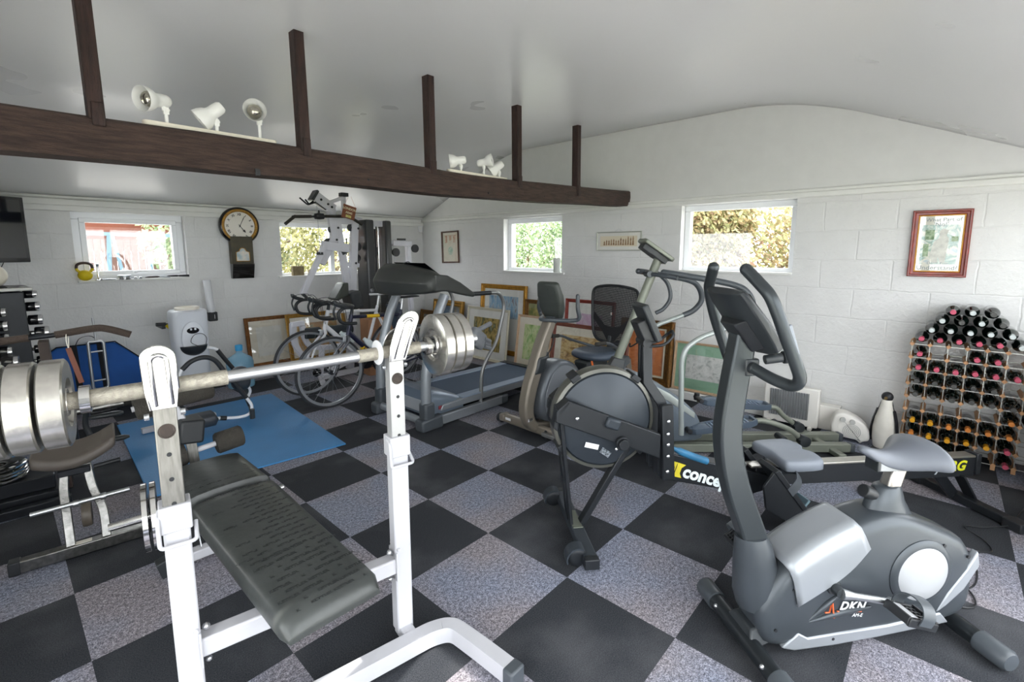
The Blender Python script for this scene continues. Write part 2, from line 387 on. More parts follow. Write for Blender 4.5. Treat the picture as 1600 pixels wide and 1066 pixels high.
md = o.modifiers.new('s', 'SOLIDIFY'); md.thickness = .1; md.offset = 1.0
# mouldings under the ceiling and the white ledges at the foot of the walls
b = MB(); b.box(((XB+X1)/2, Y1-.02, 1.845), (X1-XB, .04, .055)); b.box(((XB+X1)/2, Y1-.012, 1.90), (X1-XB, .024, .06)); b.cyl((XB, Y1-.035, 1.945), (X1, Y1-.035, 1.945), .012)
struct(b.obj('trim_1', 'white_paint', bev=.008))
b = MB(); b.box((X1-.02, (YN+Y1)/2, 1.905), (.04, Y1-YN, .045)); b.box((X1-.012, (YN+Y1)/2, 1.94), (.024, Y1-YN, .03))
struct(b.obj('trim_2', 'white_paint', bev=.01))
b = MB(); b.box((1.25, Y1-.15, .04), (4.5, .3, .08)); struct(b.obj('baseboard_left', 'white_paint', bev=.008))
b = MB(); b.box((X1-.07, .63, .04), (.14, 5.6, .08)); struct(b.obj('baseboard_right', 'white_paint', bev=.008))
# electrical trunking strip above the left moulding end
def window(idx, axis, pos, out, h, fr=.055, ext=0.0, sash=False, handle=False, split=None):
    """frame, glazing and sill set back in the reveal"""
    a0, a1, z0, z1 = h; d = .09
    def B(b, A0, A1, Z0, Z1, t0, t1):
        c = ((A0+A1)/2, (Z0+Z1)/2, (t0+t1)/2); s = (A1-A0, Z1-Z0, t1-t0)
        if axis == 'x': b.box((pos+out*c[2], c[0], c[1]), (abs(s[2]), s[0], s[1]))
        else: b.box((c[0], pos+out*c[2], c[1]), (s[0], abs(s[2]), s[1]))
    b = MB()
    def ring(A0, A1, Z0, Z1, w, t0, t1):
        B(b, A0, A1, Z0, Z0+w, t0, t1); B(b, A0, A1, Z1-w, Z1, t0, t1); B(b, A0, A0+w, Z0+w, Z1-w, t0, t1); B(b, A1-w, A1, Z0+w, Z1-w, t0, t1)
    ring(a0, a1, z0, z1, fr, d, d+.07)
    if sash: ring(a0+fr*.8, a1-fr*.8, z0+fr*.8, z1-fr*.8, .045, d-.025, d+.05)
    if split: B(b, split-.03, split+.03, z0+fr, z1-fr, d, d+.07)
    root = struct(b.obj('window_%d' % idx, 'upvc', bev=.006))
    b = MB(); B(b, a0+fr, a1-fr, z0+fr, z1-fr, d+.03, d+.036); b.obj('pane', 'glass', root, smooth=0)
    b = MB(); B(b, a0-.0, a1+.0, z0-.0, z0+.022, -.035, d+.01); b.obj('window_sill', 'white_paint', root, bev=.005)
    if handle:
        b = MB(); c = (a0+a1)/2
        if axis == 'y': b.box((c, pos+out*(d-.04), z0+fr+.015), (.03, .02, .025)); b.box((c+.05, pos+out*(d-.05), z0+fr+.02), (.11, .014, .016))
        b.obj('window_handle', 'white_plastic', root, bev=.004)
    return root
window(1, 'y', Y1, 1, W1, .075, sash=True, handle=True)
window(2, 'y', Y1, 1, (W2[0]-.05, W2[1], W2[2], W2[3]), .05, split=2.05)
window(3, 'x', X1, 1, (W3[0]-.05, W3[1], W3[2], W3[3]), .06)
window(4, 'x', X1, 1, W4, .055)
def french(idx, axis, pos, out, h, n=3):
    a0, a1, z0, z1 = h; b = MB(); g = MB()
    def B(b, A0, A1, Z0, Z1, t0, t1):
        c = ((A0+A1)/2, (Z0+Z1)/2, (t0+t1)/2); s = (A1-A0, Z1-Z0, t1-t0)
        if axis == 'x': b.box((pos+out*c[2], c[0], c[1]), (abs(s[2]), s[0], s[1]))
        else: b.box((c[0], pos+out*c[2], c[1]), (s[0], abs(s[2]), s[1]))
    w = (a1-a0)/n
    for i in range(n):
        A, Bq = a0+i*w, a0+(i+1)*w
        for q in ((A, Bq, z0, z0+.08), (A, Bq, z1-.06, z1), (A, A+.05, z0+.08, z1-.06), (Bq-.05, Bq, z0+.08, z1-.06)): B(b, *q, .08, .15)
        B(g, A+.05, Bq-.05, z0+.08, z1-.06, .11, .116)
    r = struct(b.obj('door_%d' % idx, 'upvc', bev=.005)); g.obj('pane', 'glass', r, smooth=0)
french(1, 'x', XB, -1, DB[0]); french(2, 'y', YN, -1, DN)
window(5, 'x', XB, -1, (.2, 1.5, 1.0, 1.85), .055); window(6, 'y', YN, -1, W_ADDED, .055)
b = MB(); b.box((XB-.24-.85, .35, 2.17), (1.7, 4.1, .06)); b.box((XB-1.85, -1.65, 1.0), (.09, .09, 2.3)); struct(b.obj('added_sun_canopy', 'white_paint'))  # unseen canopy and post, added to keep sun off the left floor
portal((2.625, YN-.26, 1.425), (PI/2, 0, 0), 1.35, .85)
for (x, y, z, rot, sx, sy) in ((XB-.2, -1.85, 1.05, (0, PI/2, 0), 2.1, 2.5), (XB-.2, .85, 1.42, (0, PI/2, 0), .85, 1.3)):
    pass
portal((XB-.26, -2.05, 1.05), (0, -PI/2, 0), 2.1, 2.1); portal((XB-.26, .85, 1.42), (0, -PI/2, 0), .85, 1.3)
portal((.125, YN-.26, 1.05), (PI/2, 0, 0), 3.25, 2.1)
portal((X1+.26, 1.235, 1.51), (0, PI/2, 0), .7, .95); portal((X1+.26, -1.175, 1.56), (0, PI/2, 0), .65, 1.0)
portal((-.1, Y1+.26, 1.49), (-PI/2, 0, 0), .9, .68); portal((2.07, Y1+.26, 1.46), (-PI/2, 0, 0), 1.46, .68)

# ---------------------------------------------------------------- ceiling timbers
mat('old_timber', '#4b3a33', .65, var=.5, vs=9, bump=.8, bs=30, stretch=(1, 9, 9), col2='#31241f')
mat('post_timber', '#3c2722', .55, var=.5, vs=9, bump=.6, bs=30, stretch=(9, 9, 1), col2='#221512')
YB = -.12
b = MB()
N = 60
TOPZ = [(-1.8, 1.965), (-1.04, 1.972), (-.4, 1.986), (.5, 1.984), (1.1, 1.982), (1.7, 1.992), (2.5, 2.025), (3.5, 2.07)]
BOTZ = [(-1.8, 1.80), (-1.04, 1.808), (-.6, 1.82), (0, 1.824), (.5, 1.823), (1.1, 1.826), (1.7, 1.842), (2.5, 1.872), (3.5, 1.915)]
def ip(x, T):
    for (a, p), (b_, q) in zip(T, T[1:]):
        if x <= b_: return p+(q-p)*max(0, (x-a))/(b_-a)
    return T[-1][1]
def beam_ring(u):
    x = XB+(X1-XB+.02)*u; s = .010*math.sin(x*2.1)+.006*math.sin(x*5.3+1); zt = ip(x, TOPZ)+.002*math.sin(x*3.7)
    zb = ip(x, BOTZ)+.002*math.sin(x*5.3)
    f = YB+.004*math.sin(x*6); zm = (zt+zb)/2+.01
    return [(x, f, zb), (x, f+.004, zb+.02), (x, f-.006, zm), (x, f-.002, zt-.01), (x, f+.012, zt), (x, f+.13, zt), (x, f+.135, zb)]
b.loft([beam_ring(i/N) for i in range(N+1)])
beam = tag(b.obj('timber_beam', 'old_timber', smooth=25), 'long dark brown rough-sawn timber beam spanning the room below the white ceiling', 'beam')
b = MB()
for x, y, z, r in ((-.30, YB-.004, 1.93, .008), (.42, YB-.004, 1.86, .007), (1.4, YB-.004, 1.87, .007), (2.05, YB-.004, 1.9, .006)): b.ball((x, y+.004, z), r, 8, 6)
b.box((-.185, YB-.002, 1.832), (.022, .01, .03)); b.obj('knot', 'black_plastic', beam)
POSTS = [-.765, .06, .89, 1.735, 2.54]
PL = ['dark timber post cut off by the photo top, left of the large spotlight bar', 'dark timber post from beam to ceiling, right of the large spotlight bar',
      'dark brown timber post just left of the small far spotlight bar', 'dark timber post just right of the small far spotlight bar', 'dark timber post nearest the right-hand end of the beam']
for x, l in zip(POSTS, PL):
    b = MB(); w = .052; zt = zc(x, YB+.03)+.006
    b.seg((x, YB+.022, 1.965), (x-.006, YB+.022, zt), w, .062, up=(0, 1, 0))
    b.box((x+.004, YB-.008, 1.985), (w*.8, .012, .09))
    tag(b.obj('timber_post', 'post_timber', bev=.004), l, 'post', 'posts between beam and ceiling')
# ================================================================ things on the walls, sills and beam
mat('lamp_cream', '#ece5d6', .35)
mat('lamp_white', '#eeeeec', .35)
mat('bulb_glass', '#b9b4a8', .08, .85, var=.3, vs=30)
def spot_bar(label, x0, x1, heads, y=-.052, z=2.0, base='lamp_cream', body='lamp_white', sc=1.0):
    t = thing('spotlight_bar', label, 'spotlight', ((x0+x1)/2, y, z)); cx = (x0+x1)/2
    b = MB(); pl = [((x0-cx)+.02+.02*math.cos(a), .02*math.sin(a)*1.2) for a in [PI/2+PI*i/8 for i in range(9)]]+[((x1-cx)-.02+.02*math.cos(a), .02*math.sin(a)*1.2) for a in [-PI/2+PI*i/8 for i in range(9)]]
    b.prism(pl, 0, .022, ax='z'); b.obj('mounting_bar', base, t, bev=.003)
    for hx, hz, d, off in heads:
        d = V(d).normalized(); p = V((hx-cx, 0, hz-z)); jt = V((hx-cx+off, 0, hz-z-.042*sc))
        b = MB(); r = .052*sc
        prof = [(.006, -.062), (.020, -.060), (.027, -.050), (.029, -.030), (.029, -.005), (.031, .006), (.040, .018), (.048, .036), (.052, .060), (.0515, .061), (.047, .040), (.038, .024), (.030, .012), (.004, .012)]
        b.lathe([(q*sc, h*sc) for q, h in prof], p, d, 26)
        sh = b.obj('lamp_shade', body, t, smooth=40)
        b = MB(); b.ball(p+d*.026*sc, (.033*sc, .033*sc, .033*sc), 16, 10); b.obj('bulb', 'bulb_glass', sh)
        b = MB(); b.cyl(V((jt.x, 0, .02)), jt, .0075*sc, n=10); b.box(jt+V((0, 0, .004)), (.02*sc, .014*sc, .03*sc)); b.cyl(jt+V((-.014*sc, 0, .008)), jt+V((.014*sc, 0, .008)), .006*sc, n=10)
        b.tube([jt, p-d*.02*sc], .009*sc, 10); b.obj('lamp_bracket', body, t, smooth=40)
    return t
spot_bar('large cream bar of three spotlights on the beam between the left posts', -.61, -.06,
         [(-.555, 2.098, (-.86, -.42, -.16), .035), (-.345, 2.085, (-.72, .25, -.62), .02), (-.155, 2.125, (-.30, -.95, .02), .02)], z=1.985)
spot_bar('small-looking cream bar of three spotlights on the beam between the third and fourth posts', 1.07, 1.66,
         [(1.165, 2.075, (-.70, .60, -.12), .03), (1.43, 2.10, (.55, -.78, .20), -.01), (1.555, 2.075, (-.55, .55, -.55), .03)], z=1.985, sc=.95)

# television
mat('tv_screen', '#0c1018', .06, coat=1.0)
t = thing('television', 'black flat television mounted on the left above the dumbbell rack', 'television', (-1.095, 2.98, 1.36), 20)
b = MB(); b.box((-.27, 0, .265), (1.02, .035, .53)); b.obj('housing', 'black_gloss', t, bev=.006)
b = MB(); b.box((-.27, -.0185, .272), (.97, .002, .47)); b.obj('screen', 'tv_screen', t)
b = MB(); b.box((-.27, .04, .27), (.3, .05, .3)); b.tube([(-.27, .05, .27), (-.3, .3, .27), (-.42, .36, .27)], .02, 8); b.obj('bracket', 'black_metal', t)
b = MB(); b.tube(sm([(.08, .01, .0), (.055, .01, -.06), (.03, .0, -.16), (.0, -.02, -.24)]), .003, 6); b.obj('cord', 'black_plastic', t)

# kettlebell
mat('kettle_yellow', '#e2c814', .5, var=.1, bump=.1)
mat('kettle_handle', '#4a3a33', .5, var=.3)
t = thing('kettlebell', 'yellow kettlebell with dark handle on the left window sill', 'kettlebell', (-.50, 3.385, 1.172))
b = MB(); b.ball((0, 0, .05), (.055, .05, .052), 20, 12, zmin=-.93); b.tube(sm([(-.035, 0, .082), (-.052, 0, .10), (-.058, 0, .118)]), .012, 10); b.tube(sm([(.035, 0, .082), (.052, 0, .10), (.058, 0, .118)]), .012, 10); b.obj('bell', 'kettle_yellow', t, smooth=50)
b = MB(); b.tube(sm([(-.058, 0, .116), (-.05, 0, .150), (-.02, 0, .166), (.02, 0, .166), (.05, 0, .150), (.058, 0, .116)]), .0115, 12); b.obj('handle', 'kettle_handle', t, smooth=60)
# sill clutter
mat('silver_bright', '#cfd2d6', .18, 1.0)
b = MB(); b.lathe([(.03, 0), (.03, .006), (.012, .014), (.007, .03), (.012, .05), (.006, .07), (.011, .10), (.006, .12), (.016, .155), (.012, .158)], (-.405, 3.39, 1.172)); tag(b.obj('candlestick', 'silver_bright', smooth=60), 'thin pale candlestick beside the yellow kettlebell on the window sill', 'candlestick')
b = MB(); b.lathe([(.02, 0), (.05, .004), (.062, .014), (.060, .015), (.045, .007), (.001, .005)], (-.335, 3.36, 1.172)); tag(b.obj('ashtray', 'silver_bright', smooth=60), 'shallow metal dish between candlestick and round tin on the window sill', 'dish')
t = thing('tin', 'round silver tin with a low rim on the left window sill', 'tin', (-.21, 3.385, 1.172))
b = MB(); b.lathe([(.05, 0), (.052, .028), (.044, .03)], n=24); b.obj('body', 'silver_bright', t); b = MB(); b.lathe([(.054, .026), (.054, .042), (.048, .045), (.001, .045)]); b.obj('lid', 'silver_light', t)
for i, x in enumerate((-.125, -.085)):
    b = MB(); b.lathe([(.009, 0), (.015, .004), (.013, .02), (.006, .024)], (x, 3.375, 1.172), n=14)
    tag(b.obj('salt_cellar', 'silver_bright', smooth=60), ('small silver knob-shaped pot on the sill, next to the tin', 'small silver knob-shaped pot on the sill, next to the brushes')[i], 'pot')
for i, (x0, x1, zz, m) in enumerate(((-.05, .16, 1.186, 'brown'), (.12, .33, 1.19, 'black'))):
    t = thing('brush', ('dark brown brush lying on the window sill, left one of two', 'black brush lying at the right end of the window sill')[i], 'brush', (x0, 3.36, zz))
    b = MB(); b.tube([(0, 0, 0), (.03, 0, .002), (.10, .003, .003), (.12, .003, .002)], [.004, .010, .012, .006], 10, flat=.8); b.obj('handle', mat('brush_'+m, '#3a302b' if m == 'brown' else '#1f1f20', .5), t, smooth=60)
    b = MB(); b.cyl((.12, .003, .002), (.15, .003, .001), .009, n=10); b.tube([(.15, .003, .001), (x1-x0, .004, 0)], [.010, .012], 10); b.obj('bristles', 'silver_light' if i == 0 else 'black_plastic', t, smooth=60)

# wall clock
mat('clock_black', '#15130f', .18, coat=.6); mat('clock_gold', '#b98a3a', .4, .3, var=.4, vs=60)
mat('clock_face', '#efeae0', .5); mat('clock_case', '#4c4632', .5, var=.3, vs=12); mat('clock_ink', '#1b1a18', .5)
t = thing('wall_clock', 'drop-dial wall clock with black and gold rim between the left windows', 'clock', (.875, Y1-.005, 1.735))
b = MB(); b.lathe([(.20, 0), (.212, .02), (.212, .05), (.20, .068), (.19, .07), (.188, 0)], (0, 0, 0), (0, -1, 0), 48, closed=True); b.obj('rim', 'clock_black', t, smooth=50)
b = MB(); b.lathe([(.192, .06), (.186, .072), (.172, .074), (.160, .064), (.158, .055), (.16, .04), (.19, .04)], (0, 0, 0), (0, -1, 0), 48, closed=True); b.obj('bezel', 'clock_gold', t, smooth=60)
b = MB(); b.lathe([(.162, .05), (.162, .056), (.001, .056)], (0, 0, 0), (0, -1, 0), 48); fc = b.obj('dial', 'clock_face', t)
R = ['XII', 'I', 'II', 'III', 'IIII', 'V', 'VI', 'VII', 'VIII', 'IX', 'X', 'XI']
ls = []
for i, s in enumerate(R):
    a = math.radians(90-30*i); ls.append((s, .036, (.128*math.cos(a), -.0575, .128*math.sin(a)), (math.sin(a), 0, -math.cos(a)), (math.cos(a), 0, math.sin(a)), dict(align='CENTER', ext=.0004, off=.0006, space=.9)))
lettering('numerals', ls, MATS['clock_ink'], fc)
b = MB()
def hand(ang, ln, wd):
    a = math.radians(90-ang); d = V((math.cos(a), 0, math.sin(a))); q = V((-d.z, 0, d.x))
    P = [(-.02, .002), (ln*.6, .003), (ln*.68, wd), (ln*.8, wd*.8), (ln, .0005)]
    up = [d*x+q*y+V((0, -.061, 0)) for x, y in P]; dn = [d*x-q*y+V((0, -.061, 0)) for x, y in P[::-1]]
    r1 = up+dn; r2 = [p+V((0, -.002, 0)) for p in r1]; b.loft([r1, r2])
hand(26, .125, .004); hand(143, .095, .012); b.lathe([(.006, .055), (.006, .064)], (0, 0, 0), (0, -1, 0), 12); b.obj('clock_hand', 'clock_ink', t)
b = MB(); b.prism([(-.115, -.12), (.115, -.12), (.115, -.43), (-.115, -.43)], 0, -.085, ax='y'); b.obj('case', 'clock_case', t, bev=.004)
b = MB(); b.prism([(0, -.43), (-.10, -.43), (-.10, -.45), (-.055, -.60), (0, -.60)], -.115, .115, ax='x'); b.obj('case_foot', 'clock_black', t, bev=.003)
mat('clock_scene', '#9db4bd', .4, col2='#e6ddd0', vs=14)
pts = [(-.07, -.40), (.07, -.40), (.07, -.30), (.035, -.285)]+[(.035*math.cos(a), -.285+.035*math.sin(a)) for a in [PI*i/8 for i in range(1, 8)]]+[(-.035, -.285), (-.07, -.30)]
b = MB(); b.prism(pts, -.085, -.0865, ax='y'); gp = b.obj('glass_panel', 'clock_scene', t, smooth=0)
b = MB(); b.tube([(x, -.088, z) for x, z in pts], .005, 6, closed=True); b.obj('gilt_border', 'clock_gold', gp)

# corner sensor
t = thing('motion_sensor', 'small white alarm sensor in the far room corner under the moulding', 'sensor', (3.43, 3.40, 1.78), -45)
b = MB(); b.prism([(-.03, -.05), (.03, -.05), (.035, .05), (-.035, .05)], -.02, .02, ax='y'); b.obj('housing', 'white_plastic', t, bev=.008)
b = MB(); b.box((0, -.022, .01), (.04, .004, .035)); b.obj('lens', 'white_paint', t, bev=.002)

# ---- framed pictures
def art(name, cols, scale=6, st=(1, 1, 1), dist=.6, lo=.3, hi=.7, band=None):
    if name in MATS: return MATS[name]
    m, n, L, p = nodes_of(name); tc = n.new('ShaderNodeTexCoord'); mp = n.new('ShaderNodeMapping'); mp.inputs['Scale'].default_value = st
    L.new(tc.outputs['Object'], mp.inputs[0]); nz = n.new('ShaderNodeTexNoise'); nz.inputs['Scale'].default_value = scale; nz.inputs['Detail'].default_value = 7; nz.inputs['Distortion'].default_value = dist
    L.new(mp.outputs[0], nz.inputs[0]); src = nz.outputs[0]
    if band:
        sp = n.new('ShaderNodeSeparateXYZ'); L.new(tc.outputs['Object'], sp.inputs[0])
        q = math_node(n, L, 'MULTIPLY_ADD', sp.outputs[2], band, 0.5-band*0); src = math_node(n, L, 'ADD', math_node(n, L, 'MULTIPLY', nz.outputs[0], .5), math_node(n, L, 'MULTIPLY_ADD', sp.outputs[2], band, .25))
    r = n.new('ShaderNodeValToRGB'); cr = r.color_ramp
    for i, c in enumerate(cols):
        pos = lo+(hi-lo)*i/max(1, len(cols)-1)
        e = cr.elements[i] if i < 2 else cr.elements.new(pos)
        e.position = pos; e.color = lin(c)
    L.new(src, r.inputs[0]); L.new(r.outputs[0], p.inputs['Base Color']); p.inputs['Roughness'].default_value = .6; return m
mat('mount_cream', '#e3dccb', .8); mat('mount_green', '#8fb59a', .8); mat('mount_white', '#e7e6e0', .8)
def picture(name, label, cat, loc, rz, w, h, fw, fm, artm, mount=None, mw=0.0, lean=0.0, fd=.025, inner=None, glazed=True, group=None, mwb=None, roll=0):
    """local x across, z up from the bottom edge, faces -y; lean tips the top back"""
    t = thing(name, label, cat, loc, group=group); t.rotation_euler = (Mx.Rotation(math.radians(rz), 3, 'Z') @ Mx.Rotation(math.radians(-lean), 3, 'X') @ Mx.Rotation(math.radians(roll), 3, 'Y')).to_euler()
    # frame from a stepped moulding profile swept round the opening
    prof = [(0, 0), (0, -fd*.8), (fw*.12, -fd), (fw*.35, -fd*.95), (fw*.5, -fd*.6), (fw*.8, -fd*.55), (fw*.95, -fd*.35), (fw, -fd*.3), (fw, 0)]
    b = MB(); cs = [(-w/2, 0, 1, 1), (w/2, 0, -1, 1), (w/2, h, -1, -1), (-w/2, h, 1, -1)]
    b.loft([[(x+sx*u, v, z+sz*u) for u, v in prof] for x, z, sx, sz in cs], closed=True)
    b.obj('frame', fm, t, smooth=20)
    if inner:
        b = MB(); b.loft([[(x+sx*u, v, z+sz*u) for u, v in ((fw*.93, -fd*.3), (fw*.93, -fd*.5), (fw*1.12, -fd*.45), (fw*1.15, -.001))] for x, z, sx, sz in cs], closed=True); b.obj('slip', inner, t, smooth=20)
    b = MB(); b.box((0, -.002, h/2), (w-fw*1.6, .004, h-fw*1.6)); 
    if mount:
        mo = b.obj('mount', mount, t, smooth=0)
        lo = fw+(mwb if mwb is not None else mw); hh = h-lo-fw-mw
        b = MB(); b.box((0, -.0055, lo+hh/2), (w-2*fw-2*mw, .003, hh)); b.obj('artwork', artm, mo, smooth=0)
    else: b.obj('artwork', artm, t, smooth=0)
    if glazed:
        b = MB(); b.box((0, -fd*.32, h/2), (w-fw*1.8, .0015, h-fw*1.8)); b.obj('pane', 'glass', t, smooth=0)
    return t
mat('frame_brown', '#5a3a28', .4, var=.4, vs=30); mat('frame_red', '#8d2f22', .3, var=.35, vs=20, coat=.3, stretch=(1, 8, 1)); mat('frame_pale', '#cfc9b4', .45, var=.1); mat('frame_oak', '#b48a62', .45, var=.25, vs=25)
mat('frame_rose', '#7f4636', .4, var=.25, vs=30); mat('frame_silver', '#b9bbb2', .35, .4); mat('frame_ochre', '#b8842c', .38, .35, var=.25, vs=25); mat('frame_bronze', '#8a5a2e', .38, .35, var=.4, vs=30)
mat('frame_tan', '#c7a88a', .45, var=.15, vs=25); mat('frame_greenish', '#b9b79d', .45, var=.2, vs=30)
# scroll-like tall narrow frame near the corner
t = picture('framed_certificate', 'narrow upright certificate in a brown frame near the far corner', 'picture', (X1-.008, 2.765, 1.27), -90, .37, .465, .022, 'frame_brown', art('paper_cream', ['#d9d2bd', '#e6e0cf', '#d4d8c4'], 5), roll=-1.5)
b = MB()
for x in (-.09, .09): b.box((x, -.006, .35), (.045, .002, .11))
b.box((0, -.006, .365), (.05, .002, .07)); b.box((0, -.006, .40), (.26, .002, .01)); b.obj('coat_of_arms', mat('print_red', '#c27a55', .7, col2='#d9cdb5', vs=60), t, smooth=0)
b = MB(); b.ball((0, -.0055, .18), (.055, .001, .06), 12, 8); b.obj('seal', mat('print_green', '#9fc4ae', .7, col2='#d6dccb', vs=40), t)
# long thin framed drawing
t = picture('framed_drawing', 'small wide white-framed sketch of a row of figures between the right windows', 'picture', (X1-.008, 0.0, 1.448), -90, .54, .205, .012, 'frame_silver', mat('sketch_paper', '#ddd3bd', .8), 'mount_white', .035, fd=.014)
b = MB(); random.seed(3)
for i in range(13):
    x = -.17+i*.029; hgt = .05+.035*(i/13)+random.uniform(-.01, .02); b.prism([(x-.012, .06), (x+.010, .06), (x+.006, .06+hgt*.6), (x+.009, .06+hgt*.7), (x, .06+hgt), (x-.008, .06+hgt*.7), (x-.006, .06+hgt*.5)], -.0075, -.0095, ax='y')
b.obj('figures', mat('sepia', '#7b5c41', .8, col2='#b59a7c', vs=70), t, smooth=0)
b = MB(); b.tube([(-.05, 0, .205), (0, .002, .235), (.05, 0, .205)], .0015, 5); b.obj('hanging_cord', 'silver_light', t)
# red framed poster with words
t = picture('framed_poster', 'red wooden frame with a worded poster of a white dog on the right wall', 'poster', (X1-.008, -2.585, 1.262), -90, .32, .475, .038, 'frame_red', art('poster_paper', ['#dcd9c8', '#e4e2d4', '#dfe0d6'], 3), inner='frame_ochre', fd=.02)
b = MB(); b.prism([(-.10, .09), (.10, .09), (.105, .37), (-.10, .37)], -.006, -.0065, ax='y'); bg = b.obj('picture_scene', art('poster_scene', ['#a9c4b4', '#dfe3d8', '#8fb1a6', '#e6e2d4', '#a6c3cf'], 14), t, smooth=0)
b = MB(); b.prism([(-.03, .10), (.0, .10), (.0, .14), (.015, .10), (.04, .10), (.045, .20), (.05, .27), (.035, .30), (.045, .33), (.015, .345), (-.005, .32), (.0, .28), (-.03, .25), (-.045, .16)], -.0066, -.008, ax='y'); b.obj('dog_figure', mat('dog_white', '#e2e2da', .7, var=.2, vs=40), bg, smooth=0)
b = MB(); b.box((-.055, -.0072, .30), (.05, .001, .07)); b.box((-.07, -.0072, .19), (.03, .001, .09)); b.box((.08, -.0072, .27), (.035, .001, .035)); b.obj('foliage_marks', mat('leaf_print', '#6f8a6a', .8, col2='#b8c9ab', vs=60), bg, smooth=0)
b = MB()
ink = mat('poster_ink', '#9aa3a6', .6)
X, Zd = (1, 0, 0), (0, 0, 1)
lettering('lettering', [('What Part of', .036, (.01, -.0075, .405), X, Zd, dict(align='CENTER', ext=.0004)), ("'No!'", .04, (0, -.0075, .372), X, Zd, dict(align='CENTER', ext=.0004)),
                        ("Don't You", .026, (.0, -.0085, .098), X, Zd, dict(align='CENTER', ext=.0004)), ('Understand?', .044, (0, -.0075, .064), X, Zd, dict(align='CENTER', ext=.0004))], ink, t)
# drinking glass standing on the sill of window 3
b = MB(); b.lathe([(.038, 0), (.042, .002), (.047, .17), (.045, .17), (.040, .008), (.001, .006)], (X1-.0, .83, 1.192)); tag(b.obj('drinking_glass', mat('frosted', '#d9dcd8', .25, alpha=.8), smooth=60), 'tall frosted glass at the right end of the narrow window sill', 'glass')
# red-brown object and books on the sill of window 2
b = MB(); b.box((1.53, Y1-.0, 1.20), (.14, .06, .12)); b.box((1.70, Y1+.0, 1.175), (.06, .05, .07)); 
tag(b.obj('sill_box', mat('tan_box', '#9a8a6a', .7, var=.3), bev=.004), 'tan box low on the sill of the window behind the multi-gym', 'box')
# ================================================================ outside the windows
mat('grass', '#8a8f78', .9, col2='#9a9c86', vs=3)
b = MB(); b.quad((-30, -30, -.06), (30, -30, -.06), (30, 30, -.06), (-30, 30, -.06)); o = b.obj('lawn', 'grass', smooth=0); struct(o)
mat('bounce_paving', '#cfccc6', .9, col2='#bdb9b2', vs=2)
b = MB(); b.box((.9, 0, -.045), (13, 15, .03)); struct(b.obj('bounce_patio', 'bounce_paving', smooth=0))  # pale slab added to keep green lawn bounce out of the room
def foliage_mat(name, cols):
    m, n, L, p = nodes_of(name); g = n.new('ShaderNodeNewGeometry'); nz = n.new('ShaderNodeTexNoise'); nz.inputs['Scale'].default_value = 1.5; nz.inputs['Detail'].default_value = 4
    L.new(g.outputs['Position'], nz.inputs[0]); ri = math_node(n, L, 'ADD', math_node(n, L, 'MULTIPLY', nz.outputs[0], .7), math_node(n, L, 'MULTIPLY', g.outputs['Random Per Island'], .3))
    r = n.new('ShaderNodeValToRGB'); cr = r.color_ramp
    for i, c in enumerate(cols):
        e = cr.elements[i] if i < 2 else cr.elements.new(.3+.4*i/(len(cols)-1)); e.position = .3+.4*i/(len(cols)-1); e.color = lin(c)
    L.new(ri, r.inputs[0]); L.new(r.outputs[0], p.inputs['Base Color']); p.inputs['Roughness'].default_value = .6
    t = n.new('ShaderNodeBsdfTranslucent'); L.new(r.outputs[0], t.inputs[0]); x = n.new('ShaderNodeMixShader'); x.inputs[0].default_value = .45
    L.new(p.outputs[0], x.inputs[1]); L.new(t.outputs[0], x.inputs[2]); L.new(x.outputs[0], n['Material Output'].inputs[0]); return m
foliage_mat('leaf_yellow', ['#5c6642', '#a3a370', '#c9c39a', '#7f865a']); foliage_mat('leaf_green', ['#4f6742', '#8ba078', '#b9c4a0', '#6f885e']); foliage_mat('leaf_autumn', ['#75604c', '#a8966c', '#a3aa7c', '#a07f6c'])
mat('bark', '#7a6652', .9, var=.4, bump=.5)
def tree(label, loc, blobs, n, lm, leaf=.07, trunk=(0, 0, 1.0), seed=1):
    random.seed(seed); t = thing('garden_tree', label, 'tree', loc, group='trees outside the windows'); b = MB()
    for i in range(n):
        c, r = random.choice(blobs); 
        while True:
            d = V((random.uniform(-1, 1), random.uniform(-1, 1), random.uniform(-1, 1)))
            if .25 < d.length < 1: break
        p = V(c)+V((d.x*r[0], d.y*r[1], d.z*r[2])); a = V((random.uniform(-1, 1), random.uniform(-1, 1), random.uniform(-1, 1))).normalized(); q = a.orthogonal().normalized(); s = leaf*random.uniform(.5, 1.2)
        w = a.cross(q); b._f([b.bm.verts.new(x) for x in (p-q*s, p+w*s*.45, p+q*s, p-w*s*.45)])
    b.obj('foliage', lm, t, smooth=0, fix=False)
    b = MB()
    b.tube(sm([(0, 0, -.06), (trunk[0]*.5+.1, trunk[1]*.5, trunk[2]*.5), trunk]), [.10*(1-.06*i) for i in range(13)], 8)
    for c, r in blobs: b.tube(sm([V(trunk)*.7, (V(c)+V(trunk))/2+V((.1, .1, .1)), V(c)]), [.05-.0035*i for i in range(13)], 6)
    b.obj('trunk', 'bark', t, smooth=60); return t
tree('yellow-green tree seen through the wide right-hand window', (6.5, -.6, 0), [((0, .4, 1.35), (.8, 1.3, .95)), ((.3, -1.2, 1.5), (.8, 1.2, 1.1)), ((.6, 1.3, 1.4), (.8, .9, 1.0)), ((-.3, .6, 1.9), (.6, .6, .5))], 26000, 'leaf_autumn', .05, (0, 0, 1.2), 1)
